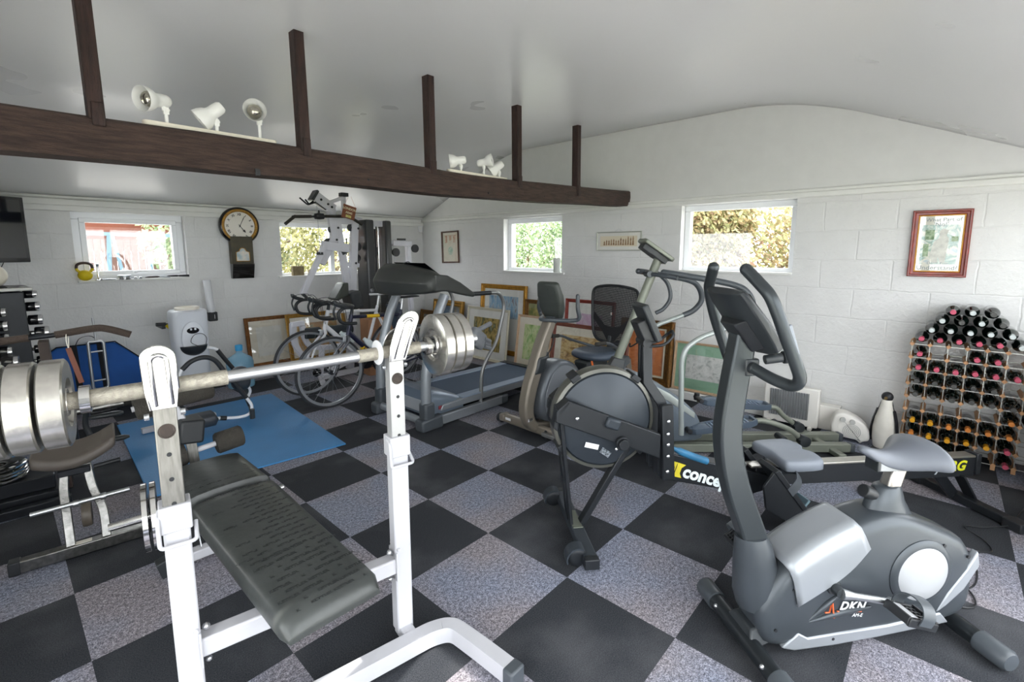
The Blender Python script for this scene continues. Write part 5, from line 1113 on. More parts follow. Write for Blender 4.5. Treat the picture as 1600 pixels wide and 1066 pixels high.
e = MB(); e.cyl(pf(1.03, .07, .055), pf(1.06, .07, .12), .004, n=6); e.obj('lock_pin', 'bolt', rf)
# leg-curl tower
e = MB(); e.seg(pf(1.12, .035, .30), pf(1.12, .058, .60), .042, .042, up=(1, 0, 0)); e.obj('curl_post', chw, WB, bev=.003)
e = MB(); e.seg(pf(1.12, .068, .62), pf(1.12, .135, .80), .045, .045, up=(1, 0, 0)); e.obj('curl_lever', wm, WB, bev=.004)
e = MB(); e.box(pf(1.10, .06, .625), (.12, .10, .11), rot=(8, 0, 9)); e.box(pf(1.10, .112, .63), (.08, .03, .07), rot=(8, 0, 9)); e.obj('pivot_block', 'black_plastic', WB, bev=.012)
e = MB(); e.cyl(pf(1.12, .11, .63), pf(1.12, .165, .635), .006, n=8); e.ball(pf(1.12, .17, .635), .014, 10, 8); e.obj('pop_pin', 'black_plastic', WB)
for (ya, yb), z, dz in (((.175, .078), .495, 0), ((-.045, -.165), .515, 0), ((.25, .165), .765, .0), ((.115, -.05), .79, 0)):
    e = MB(); a_, b_ = pf(1.12, ya, z), pf(1.12, yb, z+.012); d = (b_-a_).normalized(); e.lathe([(.012, 0), (.046, .001), (.052, .009), (.052, (b_-a_).length-.009), (.046, (b_-a_).length-.001), (.012, (b_-a_).length)], a_, d, 24); e.obj('foam_roller', 'foam', WB, smooth=50)
e = MB(); e.cyl(pf(1.12, .18, .495), pf(1.12, -.17, .53), .013, n=12); e.cyl(pf(1.12, .26, .765), pf(1.12, -.055, .802), .012, n=12); e.obj('roller_bar', wm, WB)
# storage peg on the left side of the frame
e = MB(); e.cyl((.10, .345, .705), (.10, .475, .70), .010, n=14); e.seg((0, .325, .705), (.10, .345, .705), .03, .03); e.obj('plate_peg', 'chrome', WB, smooth=50)

# ================================================================ barbell and plates (lying in the hooks)
BA = math.radians(79.4)
def wb(x, y, z): return V((-.51+x*math.cos(BA)-y*math.sin(BA), -1.18+x*math.sin(BA)+y*math.cos(BA), z))
acr = V((-math.sin(BA), math.cos(BA), 0))   # direction of +y
BZ = 1.112
def bz(y): return -.020*(y+.5)
t = thing('barbell', 'long silver barbell resting across the chrome hooks of the white bench', 'barbell', wb(0, 0, BZ), 79.4)
e = MB(); e.cyl((0, .70, bz(.70)), (0, -.66, bz(-.66)), .0175, n=20); bar = e.obj('bar', 'satin_steel', t, smooth=50)
kn = mat('knurl', '#b4aea1', .5, .6, var=.3, vs=80, bump=.4, bs=400)
for a, b_ in ((.62, .175), (-.20, -.42)):
    e = MB(); e.cyl((0, a, bz(a)), (0, b_, bz(b_)), .0215, n=20); e.obj('sleeve', kn, t, smooth=50)
e = MB(); e.lathe([(.018, 0), (.040, .0), (.043, .004), (.040, .010), (.018, .012)], (0, -.262, -.001), (0, -1, 0), 24); e.obj('washer', 'white_plastic', t, smooth=40)
e = MB(); e.lathe([(.022, -.012), (.034, -.01), (.034, .01), (.022, .012)], (0, -.452, bz(-.452)), (0, 1, 0), 20); e.lathe([(.022, -.012), (.034, -.01), (.034, .01), (.022, .012)], (0, .478, bz(.478)), (0, 1, 0), 20); e.obj('collar', 'chrome', t, smooth=50)
pl_l = mat('plate_chrome', '#d2cfc8', .24, .92, var=.18, vs=30, bump=.05, bs=60)
def plate(name, label, c, ax, r, w, hub=.052, hole=.0225, m=pl_l, group=None, cat='weight plate'):
    e = MB(); e.lathe([(hole, -w*.42), (hub*.62, -w*.46), (hub*.70, -w*.30), (hub, -w*.26), (hub*1.15, -w*.5), (r*.95, -w*.5), (r, -w*.42), (r, w*.42), (r*.95, w*.5), (hub*1.15, w*.5), (hub, w*.26), (hub*.7, w*.3), (hub*.62, w*.46), (hole, w*.42)], c, ax, 48, closed=True)
    return tag(e.obj(name, m, smooth=32), label, cat, group)
for i, y in enumerate((-.492, -.532, -.571)):
    plate('weight_plate', ['chrome plate on the right end of the barbell, nearest the bench', 'middle chrome plate of the three on the right barbell end', 'outermost chrome plate on the right end of the barbell'][i], wb(0, y, BZ+bz(y)), acr, .113-.002*i, .036, group='plates on the barbell')
for i, y in enumerate((.530, .583, .636)):
    plate('weight_plate', ['chrome plate on the left end of the barbell, nearest the bench', 'middle chrome plate of the three on the left barbell end', 'chrome plate cut by the left photo edge, outermost on the barbell'][i], wb(0, y, BZ+bz(y)), acr, .106+.001*i, .046, group='plates on the barbell')
for i, y in enumerate((.372, .392)):
    plate('weight_plate', ['thin chrome plate on the low side peg, nearer the bench post', 'thin chrome plate on the low side peg, outer one of two'][i], wb(.10, y, .702), acr, .095, .014, .04, .011, m='chrome' and MATS['chrome'], group='plates on the side peg')

# ================================================================ multi-purpose chrome machine with brown saddle (far left)
LM = thing('chrome_trainer', 'low chrome-framed exercise machine with a brown saddle seat and pegs at the far left', 'exercise machine', (-.93, .33, 0), 82)
wc = 'worn_chrome'
e = MB(); e.seg((0, .235, .035), (0, -.26, .035), .05, .055); ff = e.obj('front_foot', 'worn_chrome', LM, bev=.004)
e = MB(); e.box((0, .235, .035), (.056, .04, .062)); e.obj('end_cap', 'black_plastic', ff, bev=.004)
e = MB(); e.box((-.001, .0, .0635), (.03, .06, .002)); e.obj('label_plate', 'cream_metal', ff)
e = MB(); e.path(sm([(.0, .045, .04), (.05, .05, .18), (.11, .055, .30), (.15, .045, .40)]), .035, .03, up=(0, 1, 0)); e.path(sm([(.0, -.085, .04), (.05, -.08, .18), (.10, -.05, .28), (.14, -.035, .40)]), .035, .03, up=(0, 1, 0)); e.obj('leg', 'worn_chrome', LM, bev=.003)
e = MB(); e.seg((.14, .01, .38), (.75, .02, .16), .06, .05); e.box((.15, .01, .385), (.12, .12, .03)); e.obj('seat_frame', 'black_metal', LM, bev=.004)
e = MB(); e.lathe([(.02, -.02), (.055, -.018), (.058, -.01), (.058, .01), (.055, .018), (.02, .02)], (.06, -.02, .17), (0, 1, 0), 24); e.obj('pulley_wheel', mat('pulley_brown', '#5f574e', .45, var=.3), LM, smooth=50)
# saddle: wide curved seat
R = []
for i in range(17):
    u = -1+2*i/16; y = .0+.155*u
    zt = .47+.045*u*u*(1.0)-.02*u; d = .085*(1-.35*abs(u))+.03
    R.append([(.15-d*.85+d*.0, y, zt-.055), (.15-d, y, zt-.03), (.15-d*.9, y, zt), (.15, y, zt+.012-.01*(1-abs(u))), (.15+d*.8, y, zt+.03), (.15+d, y, zt+.02), (.15+d*.8, y, zt-.02)])
e = MB(); e.loft(R); e.obj('saddle', mat('saddle_brown', '#5d5650', .5, var=.15, vs=8), LM, smooth=70, bev=.01)
for s, y0, y1, z, nm in ((.0, .165, -.19, .26, 'r'), (.14, -.06, -.165, .375, 'p')):
    e = MB(); e.cyl((s, y0, z), (s, y1, z+.008), .011, n=12); e.obj('foot_peg' if nm == 'r' else 'side_peg', 'satin_steel' if nm == 'r' else 'black_plastic', LM, smooth=50)
e = MB(); e.cyl((.0, .02, .262), (.0, -.0, .262), .016, n=12); e.cyl((.0, -.08, .264), (.0, -.10, .265), .016, n=12); e.obj('peg_collar', 'satin_steel', LM)
for y, z in ((-.06, .40), (-.045, .545)):
    e = MB(); R = [(.45, y-u*.15, z) for u in (0, .15, .5, .85, 1)]; e.tube(R, [.010, .018, .022, .020, .010], 12, flat=.7); e.obj('hand_grip', 'dark_plastic', LM, smooth=60)
e = MB(); e.tube([(.45, .06, .59), (.45, -.20, .60)], .020, 14); e.cyl((.45, .055, .59), (.45, .02, .59), .028, n=14); e.cyl((.45, -.10, .598), (.45, -.14, .60), .026, n=14); e.obj('cross_tube', 'worn_chrome', LM, smooth=50)
e = MB(); e.tube(sm([(.45, -.04, .58), (.47, -.03, .50), (.46, -.05, .42)]), .014, 10); e.tube(sm([(.45, .02, .60), (.50, .02, .40), (.62, .02, .2)]), .018, 10); e.obj('link_arm', 'dark_plastic', LM, smooth=60)
# mast, high bar with foam and hanging grip
e = MB(); e.seg((.55, .075, .15), (.40, .085, 1.0), .05, .04, up=(0, 1, 0)); e.obj('mast', mat('mast_brown', '#3e342f', .5, var=.2), LM, bev=.004)
hp = sm([(.35, .55, 1.00), (.35, .24, 1.022), (.35, .05, 1.030), (.35, -.11, 1.048), (.35, -.17, 1.040), (.35, -.26, 1.0)], 5)
e = MB(); e.tube(hp, .0125, 12); hbx = e.obj('pulldown_bar', 'black_metal', LM, smooth=60)
e = MB(); e.tube(sm([(.35, .035, 1.031), (.35, -.11, 1.048), (.35, -.17, 1.040), (.35, -.262, .999)], 5), .0185, 14); e.tube([(.35, .55, 1.0), (.35, .13, 1.027)], .0185, 14); e.obj('foam_grip', 'brown_foam', hbx, smooth=60)
t = thing('hanging_strap', 'brown strap hanging from the foam-covered bar in front of the blue bag', 'strap', wb(0, 0, 0)*0+V((-.875, .66, .96)))
e = MB(); e.seg((0, 0, .0), (.035, .0, -.19), .022, .012, up=(0, 1, 0)); e.obj('strap', mat('strap_brown', '#7a4a3a', .6, var=.1), t, bev=.002)
e = MB(); e.tube(sm([(-.0, 0, .0), (-.004, 0, .04), (.0, .0, .075), (.006, .01, .05), (.002, 0, .0)]), .002, 6); e.obj('cord', 'cream_metal', t)

# ---- stack of plates on a dark base, left edge
t = thing('plate_stand', 'low black stand with a stack of chrome ring plates at the left photo edge', 'stand', (-1.20, 1.25, 0), -6)
e = MB(); e.box((.0, 0, .05), (.55, .32, .06)); e.box((0, -.22, .03), (.62, .05, .05)); e.box((.12, 0, .12), (.25, .22, .08)); e.cyl((.0, 0, .08), (.0, 0, .46), .012, n=12); e.obj('base', 'black_metal', t, bev=.006)
for i in range(7):
    e = MB(); e.lathe([(.05, -.008), (.125, -.009), (.135, -.004), (.135, .004), (.125, .009), (.05, .008)], (-1.20, 1.25, .176+i*.021+(.05 if i > 3 else 0)), (.02*(i % 3-1), .02*(i % 2), 1), 36, closed=True)
    tag(e.obj('weight_plate', 'chrome', smooth=40), ('chrome ring plate in the stack at the left edge, number %s from the floor' % ['one', 'two', 'three', 'four', 'five', 'six', 'seven'][i]), 'weight plate', 'chrome plates stacked on the black stand')

# ================================================================ blue exercise mat and sit-up roller
t = MB(); P = [(.573, .594), (.70, 2.33), (-.52, 2.36), (-.60, .72)]
t.loft([[(x, y, .002) for x, y in P], [(x, y, .014) for x, y in P]]); tag(t.obj('exercise_mat', mat('mat_blue', '#3f82ba', .5, var=.12, vs=3, bump=.15, bs=90), bev=.003), 'large blue exercise mat on the checkered carpet', 'mat')
AR = thing('abdominal_roller', 'white and black rocker-frame sit-up roller with a padded headrest on the blue mat', 'exercise roller', (0, 1.6, .014), 0)
rw = mat('roller_white', '#e6e7ea', .35)
arch = [(-.235, 0, .40), (-.222, 0, .47), (-.195, 0, .54), (-.13, 0, .595), (-.045, 0, .612), (.03, 0, .575), (.095, 0, .46), (.165, 0, .345), (.235, 0, .22), (.272, 0, .14), (.245, 0, .075), (.15, 0, .070), (.017, 0, .10), (-.10, 0, .115)]
e = MB(); e.tube(sm(arch, 6), .0125, 12); ft = e.obj('side_tube', rw, AR, smooth=60)
e = MB(); e.tube(sm(arch[2:7], 6), .0185, 12); e.tube(sm(arch[7:9], 6), .0185, 12) if False else e.tube(sm(arch[6:9], 6)[3:], .0185, 12); e.tube([arch[0], (-.237, 0, .385)], .0185, 12); e.tube([(.075, 0, .085), (.03, 0, .097)], .0185, 12); e.obj('foam_sleeve', 'black_plastic', ft, smooth=60)
far = [(x+.16, .50, z*.98) for x, _, z in arch[4:11]]
e = MB(); e.tube(sm(far, 6), .0125, 12); ft = e.obj('side_tube', rw, AR, smooth=60)
e = MB(); e.tube(sm(far[1:4], 6), .0185, 12); e.obj('foam_sleeve', 'black_plastic', ft, smooth=60)
e = MB(); e.cyl((.262, -.02, .075), (.41, .50, .07), .014, n=12); e.tube([(.262, -.03, .04), (.262, -.03, .12)], .02, 12); e.obj('cross_tube', 'dark_plastic', AR, smooth=50)
e = MB(); e.seg((.33, .22, .07), (.27, .20, .26), .028, .028, up=(0, 1, 0)); e.obj('headrest_stalk', 'dark_plastic', AR, bev=.004)
e = MB(); e.ball((.262, .19, .345), (.075, .075, .105), 18, 12, e=.75); e.obj('headrest', mat('pad_black', '#34383e', .42, .05), AR, smooth=180)
R = []
for i in range(11):
    u = i/10; k = min(1, min(u, 1-u)/.12); k = math.sqrt(max(0.05, 1-(1-k)**2)); x = -.185+.185*u
    R.append([(x, .0+.085*math.copysign(abs(math.cos(a))**.6, math.cos(a))*(.9+.1*k), .115+.055*math.copysign(abs(math.sin(a))**.6, math.sin(a))*k) for a in [2*PI*j/20 for j in range(20)]])
e = MB(); e.loft(R); e.obj('arm_pad', MATS['pad_black'], AR, smooth=180)
# big foam roller beyond (part of another bench device)
t = thing('foam_roller_bar', 'two large dark foam rollers on a bar, beyond the bench before the cooler', 'roller', (-.12, 1.95, 0), 0)
for x0, x1 in ((.04, .30), (-.42, -.28)):
    e = MB(); L_ = x1-x0; e.lathe([(.02, 0), (.066, .002), (.073, .012), (.073, L_-.012), (.066, L_-.002), (.02, L_)], (x0, 0, .335), (1, 0, .06), 26); e.obj('foam_roller', 'foam', t, smooth=50)
e = MB(); e.cyl((-.44, 0, .325), (.32, 0, .355), .014, n=12); e.seg((-.08, 0, .34), (-.08, .02, .03), .04, .04, up=(1, 0, 0)); e.seg((-.3, .02, .035), (.22, .02, .035), .05, .04); e.obj('stand', 'bench_white', t, bev=.003)
# ================================================================ dumbbell rack at the left edge
DR = thing('dumbbell_rack', 'tall black dumbbell rack at the left photo edge', 'rack', (-1.06, 2.42, 0), 8)
e = MB(); e.prism([(-.115, .03), (.10, .03), (.085, 1.16), (-.10, 1.16)], -.14, .14); e.obj('column', 'black_metal', DR, bev=.006)
e = MB(); e.box((0, -.06, .02), (.34, .42, .04)); e.obj('base', 'black_metal', DR, bev=.01)
e = MB(); e.box((-.02, 0, 1.18), (.30, .34, .025)); e.obj('top_tray', mat('tray_grey', '#b9b9b4', .45, .3), DR, bev=.006)
random.seed(9)
db_l = [['uppermost', 'second', 'third', 'fourth', 'fifth', 'lowest'][i] for i in range(6)]
dproto = {}
def dumbbell(loc, rz, r, L, label, group):
    k = round(r, 3)
    if k in dproto: return dup(dproto[k], loc, (0, 0, math.radians(rz)), label)
    t = thing('dumbbell', label, 'dumbbell', loc, rz, group)
    e = MB(); e.cyl((-L/2, 0, 0), (L/2, 0, 0), r*.42, n=14); e.obj('handle', 'chrome', t, smooth=50)
    for s in (-1, 1):
        e = MB(); e.lathe([(r*.4, 0), (r*.92, .002), (r, .008), (r, L*.36)], (s*L*.14, 0, 0), (s, 0, 0), 24); hd = e.obj('weight_head', 'black_gloss', t, smooth=50)
        e = MB(); e.lathe([(r, 0), (r*1.0, .012), (r*.93, .022), (r*.5, .024), (.001, .024)], (s*(L*.5), 0, 0), (s, 0, 0), 24); e.obj('end_cap', mat('cap_chrome', '#d6d6d6', .22, .9), hd, smooth=50)
    dproto[k] = t; return t
for i in range(6):
    r = [.028, .035, .038, .047, .032, .037][i]; z = [1.135, 1.045, .945, .845, .725, .635][i]
    dumbbell((-.985+.006*i+(.02 if i == 3 else 0), 2.36, z), -8, r, .15+.2*r, '%s chrome-capped dumbbell in the right column of the black rack' % db_l[i], 'dumbbells in the rack')
for i in range(6):
    r = [.031, .036, .037, .039, .048, .052][i]; z = [1.03, .935, .845, .75, .685, .58][i]
    dumbbell((-1.155+(.02 if i > 3 else 0), 2.12 if i > 3 else 2.20, z), -10, r+.001, .16+.2*r, '%s chrome-capped dumbbell in the left column of the black rack, at the photo edge' % db_l[i], 'dumbbells in the rack')
t = thing('desk_lamp', 'white rounded lamp on top of the dumbbell rack at the left photo edge', 'lamp', (-1.11, 2.36, 1.194))
e = MB(); e.ball((0, 0, .085), (.09, .09, .085), 24, 14, zmin=-.9); e.obj('dome', 'lamp_cream', t, smooth=180); e = MB(); e.lathe([(.09, 0), (.10, .006), (.09, .012)], n=28); e.obj('base_plate', 'dark_plastic', t)
t = MB(); t.box((-1.0, 2.33, 1.199), (.10, .14, .012), rot=(0, 0, 12)); tag(t.obj('booklet', mat('booklet_grey', '#8a8a88', .5, col2='#3b3b3b', vs=20), bev=.002), 'flat dark booklet on top of the dumbbell rack', 'booklet')

# ---- chrome stand, blue bag
t = thing('chrome_hand_trolley', 'folded chrome-tube trolley frame standing in front of the blue bag', 'trolley', (-.535, 2.86, 0), 4)
P = rnd([(-.055, 0, .66), (.05, 0, .66), (.05, 0, .23), (-.055, 0, .23), (-.055, 0, .645)], .03, 5)
e = MB(); e.tube(P+[P[0]], .0125, 10); e.cyl((-.05, 0, .57), (.045, 0, .57), .007, n=8); e.cyl((-.05, 0, .31), (.045, 0, .31), .007, n=8); e.cyl((0, 0, .66), (-.005, 0, .87), .0085, n=10); e.cyl((0, 0, .23), (.0, 0, .03), .008, n=10); e.obj('tube_frame', 'satin_steel', t, smooth=60)
e = MB(); e.tube([(-.09, .02, .02), (.09, .02, .02)], .018, 10); e.obj('foot_bar', 'black_plastic', t)
t = thing('blue_bag', 'large bright blue canvas bag with black straps leaning on the left wall', 'bag', (-.50, 3.02, .012), 0)
t.rotation_euler = (math.radians(-9), 0, 0)
P = [(-.34, .0), (.24, .0), (.31, .12), (.31, .40), (.12, .60), (-.28, .60), (-.36, .54)]
e = MB(); e.prism([(v.x, v.y) for v in rnd([(x, z, 0) for x, z in P+[P[0]]], .03, 3)][:-1], -.05, .05, inset=.02); e.obj('bag_body', mat('bag_blue', '#1557a8', .7, var=.25, vs=4, bump=.5, bs=6), t, smooth=50)
e = MB()
for x in (-.16, .02): e.seg((x, -.053, .01), (x-.01, -.053, .60), .045, .004, up=(0, 1, 0))
e.path(sm([(-.16, -.05, .59), (-.12, -.04, .66), (-.04, -.04, .67), (.02, -.05, .59)]), .035, .004, up=(0, 1, 0)); e.obj('strap', mat('strap_black', '#17181c', .8), t)
e = MB(); P2 = [(x, -.048, z) for x, z in P]; e.tube(P2+[P2[0]], .006, 6); e.obj('piping', MATS['strap_black'], t)
# ---- water cooler with cup tube, bottle
wp = mat('cooler_white', '#dfe3ea', .35)
t = thing('water_cooler', 'tall white water cooler against the left wall', 'water cooler', (.175, 2.90, 0), 0)
R = []
for z, w_, d_ in ((0, .15, .13), (.02, .155, .14), (.10, .15, .135), (.14, .143, .13), (.40, .148, .13), (.60, .155, .12), (.80, .158, .13), (.86, .155, .14), (.875, .14, .12)):
    R.append([(w_*math.copysign(abs(math.cos(a))**.55, math.cos(a)), d_*math.copysign(abs(math.sin(a))**.55, math.sin(a)), z) for a in [2*PI*j/28 for j in range(28)]])
e = MB(); e.loft(R); e.obj('body', wp, t, smooth=60)
e = MB(); e.lathe([(.095, .87), (.105, .88), (.105, .90), (.095, .905), (.08, .895), (.08, .88)], n=32); e.obj('bottle_collar', 'cream_metal', t, smooth=50)
P = [(.10*math.cos(a), .60+.17*math.sin(a)) for a in [2*PI*j/32 for j in range(32)]]
e = MB(); e.prism(P, -.128, -.146, inset=.01); e.obj('tap_panel', wp, t, smooth=50)
P = [(.052*math.cos(a), .68+.030*math.sin(a)) for a in [2*PI*j/24 for j in range(24)]]
e = MB(); e.prism(P, -.14, -.150); tp = e.obj('tap_recess', 'black_gloss', t)
for x in (-.018, .018):
    e = MB(); e.box((x, -.155, .695), (.016, .02, .02)); e.obj('tap', wp, tp, bev=.004)
e = MB(); R = []
for i in range(9):
    th = PI/2*i/8; R.append([(.115*math.cos(th)*math.cos(a), -.13-.075*abs(math.sin(a))*math.cos(th) if math.sin(a) < 0 else -.13, .53-.10*math.sin(th)) for a in [2*PI*j/24 for j in range(24)]])
e.loft(R); e.obj('drip_tray', 'dark_plastic', t, smooth=60)
e = MB(); e.tube(sm([(.02, -.20, .53), (-.035, -.19, .575), (.0, -.18, .64), (.065, -.18, .645), (.10, -.18, .60), (.09, -.19, .54)]), .003, 6); e.obj('tray_cord', 'black_plastic', t)
t = thing('cup_dispenser', 'tall white plastic cup tube with black base fixed on the wall by the cooler', 'cup dispenser', (.50, 3.30, .685))
e = MB(); e.lathe([(.035, .09), (.038, .45), (.036, .452), (.03, .10)], (0, 0, 0), (-.06, 0, 1), 24); e.obj('tube', mat('tube_white', '#e4e6ea', .25, alpha=.95), t, smooth=60)
e = MB(); e.box((.0, 0, .05), (.085, .075, .10)); bs = e.obj('base_box', 'black_plastic', t, bev=.008); e = MB(); e.box((.012, -.039, .05), (.004, .002, .045)); e.obj('slot_mark', 'white_plastic', bs)
e = MB(); e.box((0, .09, .10), (.05, .11, .03)); e.obj('wall_bracket', 'white_plastic', t)
clear('bottle_blue', (.60, .80, .92), .10, .08)
t = thing('water_bottle', 'large translucent blue water bottle on the floor beside the cooler', 'water bottle', (.60, 2.86, 0))
mb = bpy.data.materials['bottle_blue']
mat('bottle_body', '#8fc0dc', .12, trans=.0, alpha=.72)
e = MB(); e.lathe([(.10, 0), (.125, .01), (.13, .03), (.13, .09), (.126, .10), (.13, .11), (.13, .17), (.126, .18), (.13, .19), (.13, .27), (.115, .32), (.06, .355), (.032, .375), (.028, .42), (.028, .43)], n=36); e.obj('body', 'bottle_body', t, smooth=50)
e = MB(); e.lathe([(.034, .40), (.036, .405), (.036, .455), (.03, .46), (.001, .46)], n=24); e.obj('cap', mat('cap_blue', '#3aa3dc', .4), t, smooth=50)
t = thing('torch', 'black and yellow angled torch mounted on the wall left of the cooler', 'torch', (-.02, 3.05, .70)); e = MB(); e.cyl((-.04, 0, .035), (.04, 0, .03), .018, n=14); e.cyl((.04, 0, .03), (.11, 0, -.05), .016, n=14); e.obj('body', 'black_plastic', t, smooth=50)
e = MB(); e.cyl((.04, -.008, .022), (.075, -.008, -.018), .015, n=12); e.obj('grip_stripe', 'kettle_yellow', t)
e = MB(); e.box((.02, .12, 0), (.03, .26, .03)); e.seg((.02, .0, 0), (.02, .0, .03), .03, .03) ; e.obj('wall_bracket', 'black_plastic', t)
# ================================================================ multi-gym by the far corner
gw = mat('gym_white', '#d3d3da', .35, var=.05, vs=8)
MG = thing('multi_gym', 'tall white and black multi-gym with lat bar in the far left corner', 'multi-gym', (0, 2.75, 0), 0)
y0 = 0
e = MB(); e.cyl((1.20, .02, 1.775), (1.83, .02, 1.815), .012, n=10); 
P = [(1.07, -.12, 1.735), (1.17, -.12, 1.815), (1.20, -.12, 1.82), (1.78, -.12, 1.85), (1.83, -.12, 1.845), (1.98, -.12, 1.765)]
e = MB(); e.tube(sm(P, 5), .012, 10); lb = e.obj('lat_bar', 'black_metal', MG, smooth=60)
e = MB(); e.tube(sm(P[:3]+[(1.36, -.12, 1.83)], 5), .017, 12); e.tube(sm([(1.52, -.12, 1.84)]+P[3:], 5), .017, 12); e.obj('foam_grip', 'foam', lb, smooth=60)
e = MB(); e.lathe([(.02, 0), (.032, .004), (.036, .05), (.032, .10), (.02, .106)], (1.40, -.12, 1.833), (1, 0, .05), 18); e.tube(sm([(1.44, -.12, 1.86), (1.45, -.12, 1.90), (1.46, -.12, 1.86)]), .006, 6); e.obj('swivel', 'black_plastic', lb, smooth=50)
e = MB(); e.seg((1.47, 0, 2.065), (1.68, 0, 1.93), .11, .09, up=(0, 1, 0)); e.seg((1.65, 0, 1.96), (1.69, 0, 1.60), .10, .06, up=(0, 1, 0)); e.seg((1.69, 0, 1.62), (1.50, 0, 1.30), .09, .05, up=(0, 1, 0)); e.obj('head_arm', gw, MG, bev=.006)
e = MB(); e.box((1.455, 0, 2.075), (.03, .12, .13), rot=(0, 32, 0)); e.box((1.535, 0, 1.965), (.14, .05, .035), rot=(0, 33, 0)); e.box((1.835, .02, 2.115), (.09, .08, .045)); e.obj('arm_cap', 'dark_plastic', MG, bev=.006)
e = MB(); e.tube(rnd([(1.46, .0, 2.02), (1.40, 0, 1.97), (1.35, -.02, 2.02)], .02, 3), .009, 8); e.tube(rnd([(1.47, -.02, 2.0), (1.36, -.05, 1.96), (1.27, -.06, 2.03)], .02, 3), .009, 8); e.obj('hook', 'black_metal', MG, smooth=60)
e = MB(); e.seg((1.62, .0, 2.0), (1.83, .02, 2.08), .04, .04); e.seg((1.83, .02, 2.09), (1.84, .04, 1.86), .045, .045, up=(1, 0, 0)); e.seg((1.84, .04, 1.88), (2.10, .10, 1.83), .05, .05); e.obj('rear_strut', gw, MG, bev=.004)
# A-frame
e = MB(); e.seg((1.72, 0, 1.82), (1.83, 0, .92), .08, .055, up=(0, 1, 0)); e.seg((1.95, 0, 1.80), (1.80, 0, .0), .09, .06, up=(0, 1, 0)); e.seg((1.70, 0, 1.80), (1.96, 0, 1.82), .09, .05, up=(0, 1, 0)); e.seg((1.74, 0, 1.30), (1.98, 0, 1.27), .05, .05, up=(0, 1, 0)); e.obj('main_frame', gw, MG, bev=.005)
e = MB(); e.seg((1.50, -.04, 1.515), (1.84, -.04, 1.48), .10, .045, up=(0, 1, 0)); e.seg((1.53, -.04, 1.50), (1.245, -.04, .96), .06, .05, up=(0, 1, 0)); e.obj('press_arm', gw, MG, bev=.005)
e = MB(); e.tube(sm([(1.245, -.04, .97), (1.27, -.10, .93), (1.31, -.16, .90)]), .018, 10); e.obj('press_grip', 'black_plastic', MG, smooth=60)
for x, z, r in ((1.655, 1.70, .045), (1.60, 1.55, .045), (1.90, 1.73, .045), (1.975, 1.50, .05), (1.965, 1.36, .045), (1.58, 1.97, .04)):
    e = MB(); e.lathe([(r*.4, -.012), (r, -.012), (r*.85, 0), (r, .012), (r*.4, .012)], (x, .0, z), (0, 1, 0), 22); e.cyl((x, -.02, z), (x, .02, z), .012, n=10); e.obj('pulley', 'black_plastic', MG, smooth=50)
e = MB(); e.cyl((1.475, -.02, 1.96), (1.445, -.12, 1.42), .003, n=6); e.tube([(1.60, 0, 1.60), (1.80, 0, 1.58), (1.98, 0, 1.55)], .003, 6); e.tube([(1.66, 0, 1.66), (1.97, 0, 1.38)], .003, 6); e.tube([(1.98, 0, 1.50), (2.25, .03, 1.78), (2.25, .03, .6)], .003, 6); e.obj('cable', 'silver_light', MG)
e = MB(); e.box((1.445, -.10, 1.42), (.07, .03, .03)); e.box((1.80, -.01, 1.44), (.10, .05, .045), rot=(0, -25, 0)); e.cyl((1.82, -.01, 1.40), (1.83, -.01, 1.60), .008, n=8); e.obj('cable_fitting', 'dark_plastic', MG, bev=.004)
bolts = MB()
for x, z in ((1.52, 2.03), (1.60, 1.985), (1.645, 1.955), (1.71, 1.72), (1.685, 1.58), (1.79, .62), (1.92, 1.30), (1.97, 1.72)): bolts.lathe([(.014, 0), (.014, .005), (.001, .009)], (x, -.048, z), (0, -1, 0), 8)
bolts.obj('bolts', 'black_plastic', MG)
# shrouded weight stack
for x, w_, sy in ((2.10, .115, -.12), (2.375, .085, -.10)):
    e = MB(); e.prism([(x-w_/2, .02), (x+w_/2, .02), (x+w_/2-.01, 1.83), (x-w_/2-.01, 1.83)], sy, sy+.26); e.obj('shroud', mat('shroud_black', '#2d2f31', .3, coat=.2), MG, bev=.02, bseg=3)
e = MB(); e.box((2.24, .0, 1.79), (.20, .06, .07)); e.box((2.24, .0, .06), (.34, .12, .08)); e.obj('stack_frame', gw, MG, bev=.004)
e = MB(); e.cyl((2.20, .03, .06), (2.20, .03, 1.78), .012, n=12); e.cyl((2.29, .03, .06), (2.29, .03, 1.78), .012, n=12); e.obj('guide_rods', 'chrome', MG, smooth=60)
e = MB()
for i in range(12): e.box((2.245, .03, .13+i*.045), (.17, .12, .041))
e.obj('weight_stack', 'black_metal', MG, bev=.003)
e = MB(); e.box((2.245, .03, 1.15), (.02, .02, 1.15)); e.box((2.21, -.02, 1.45), (.05, .04, .09)); e.lathe([(.02, -.012), (.045, -.012), (.04, 0), (.045, .012), (.02, .012)], (2.20, -.02, 1.42), (0, 1, 0), 20); e.obj('selector_rod', 'black_metal', MG, bev=.003)
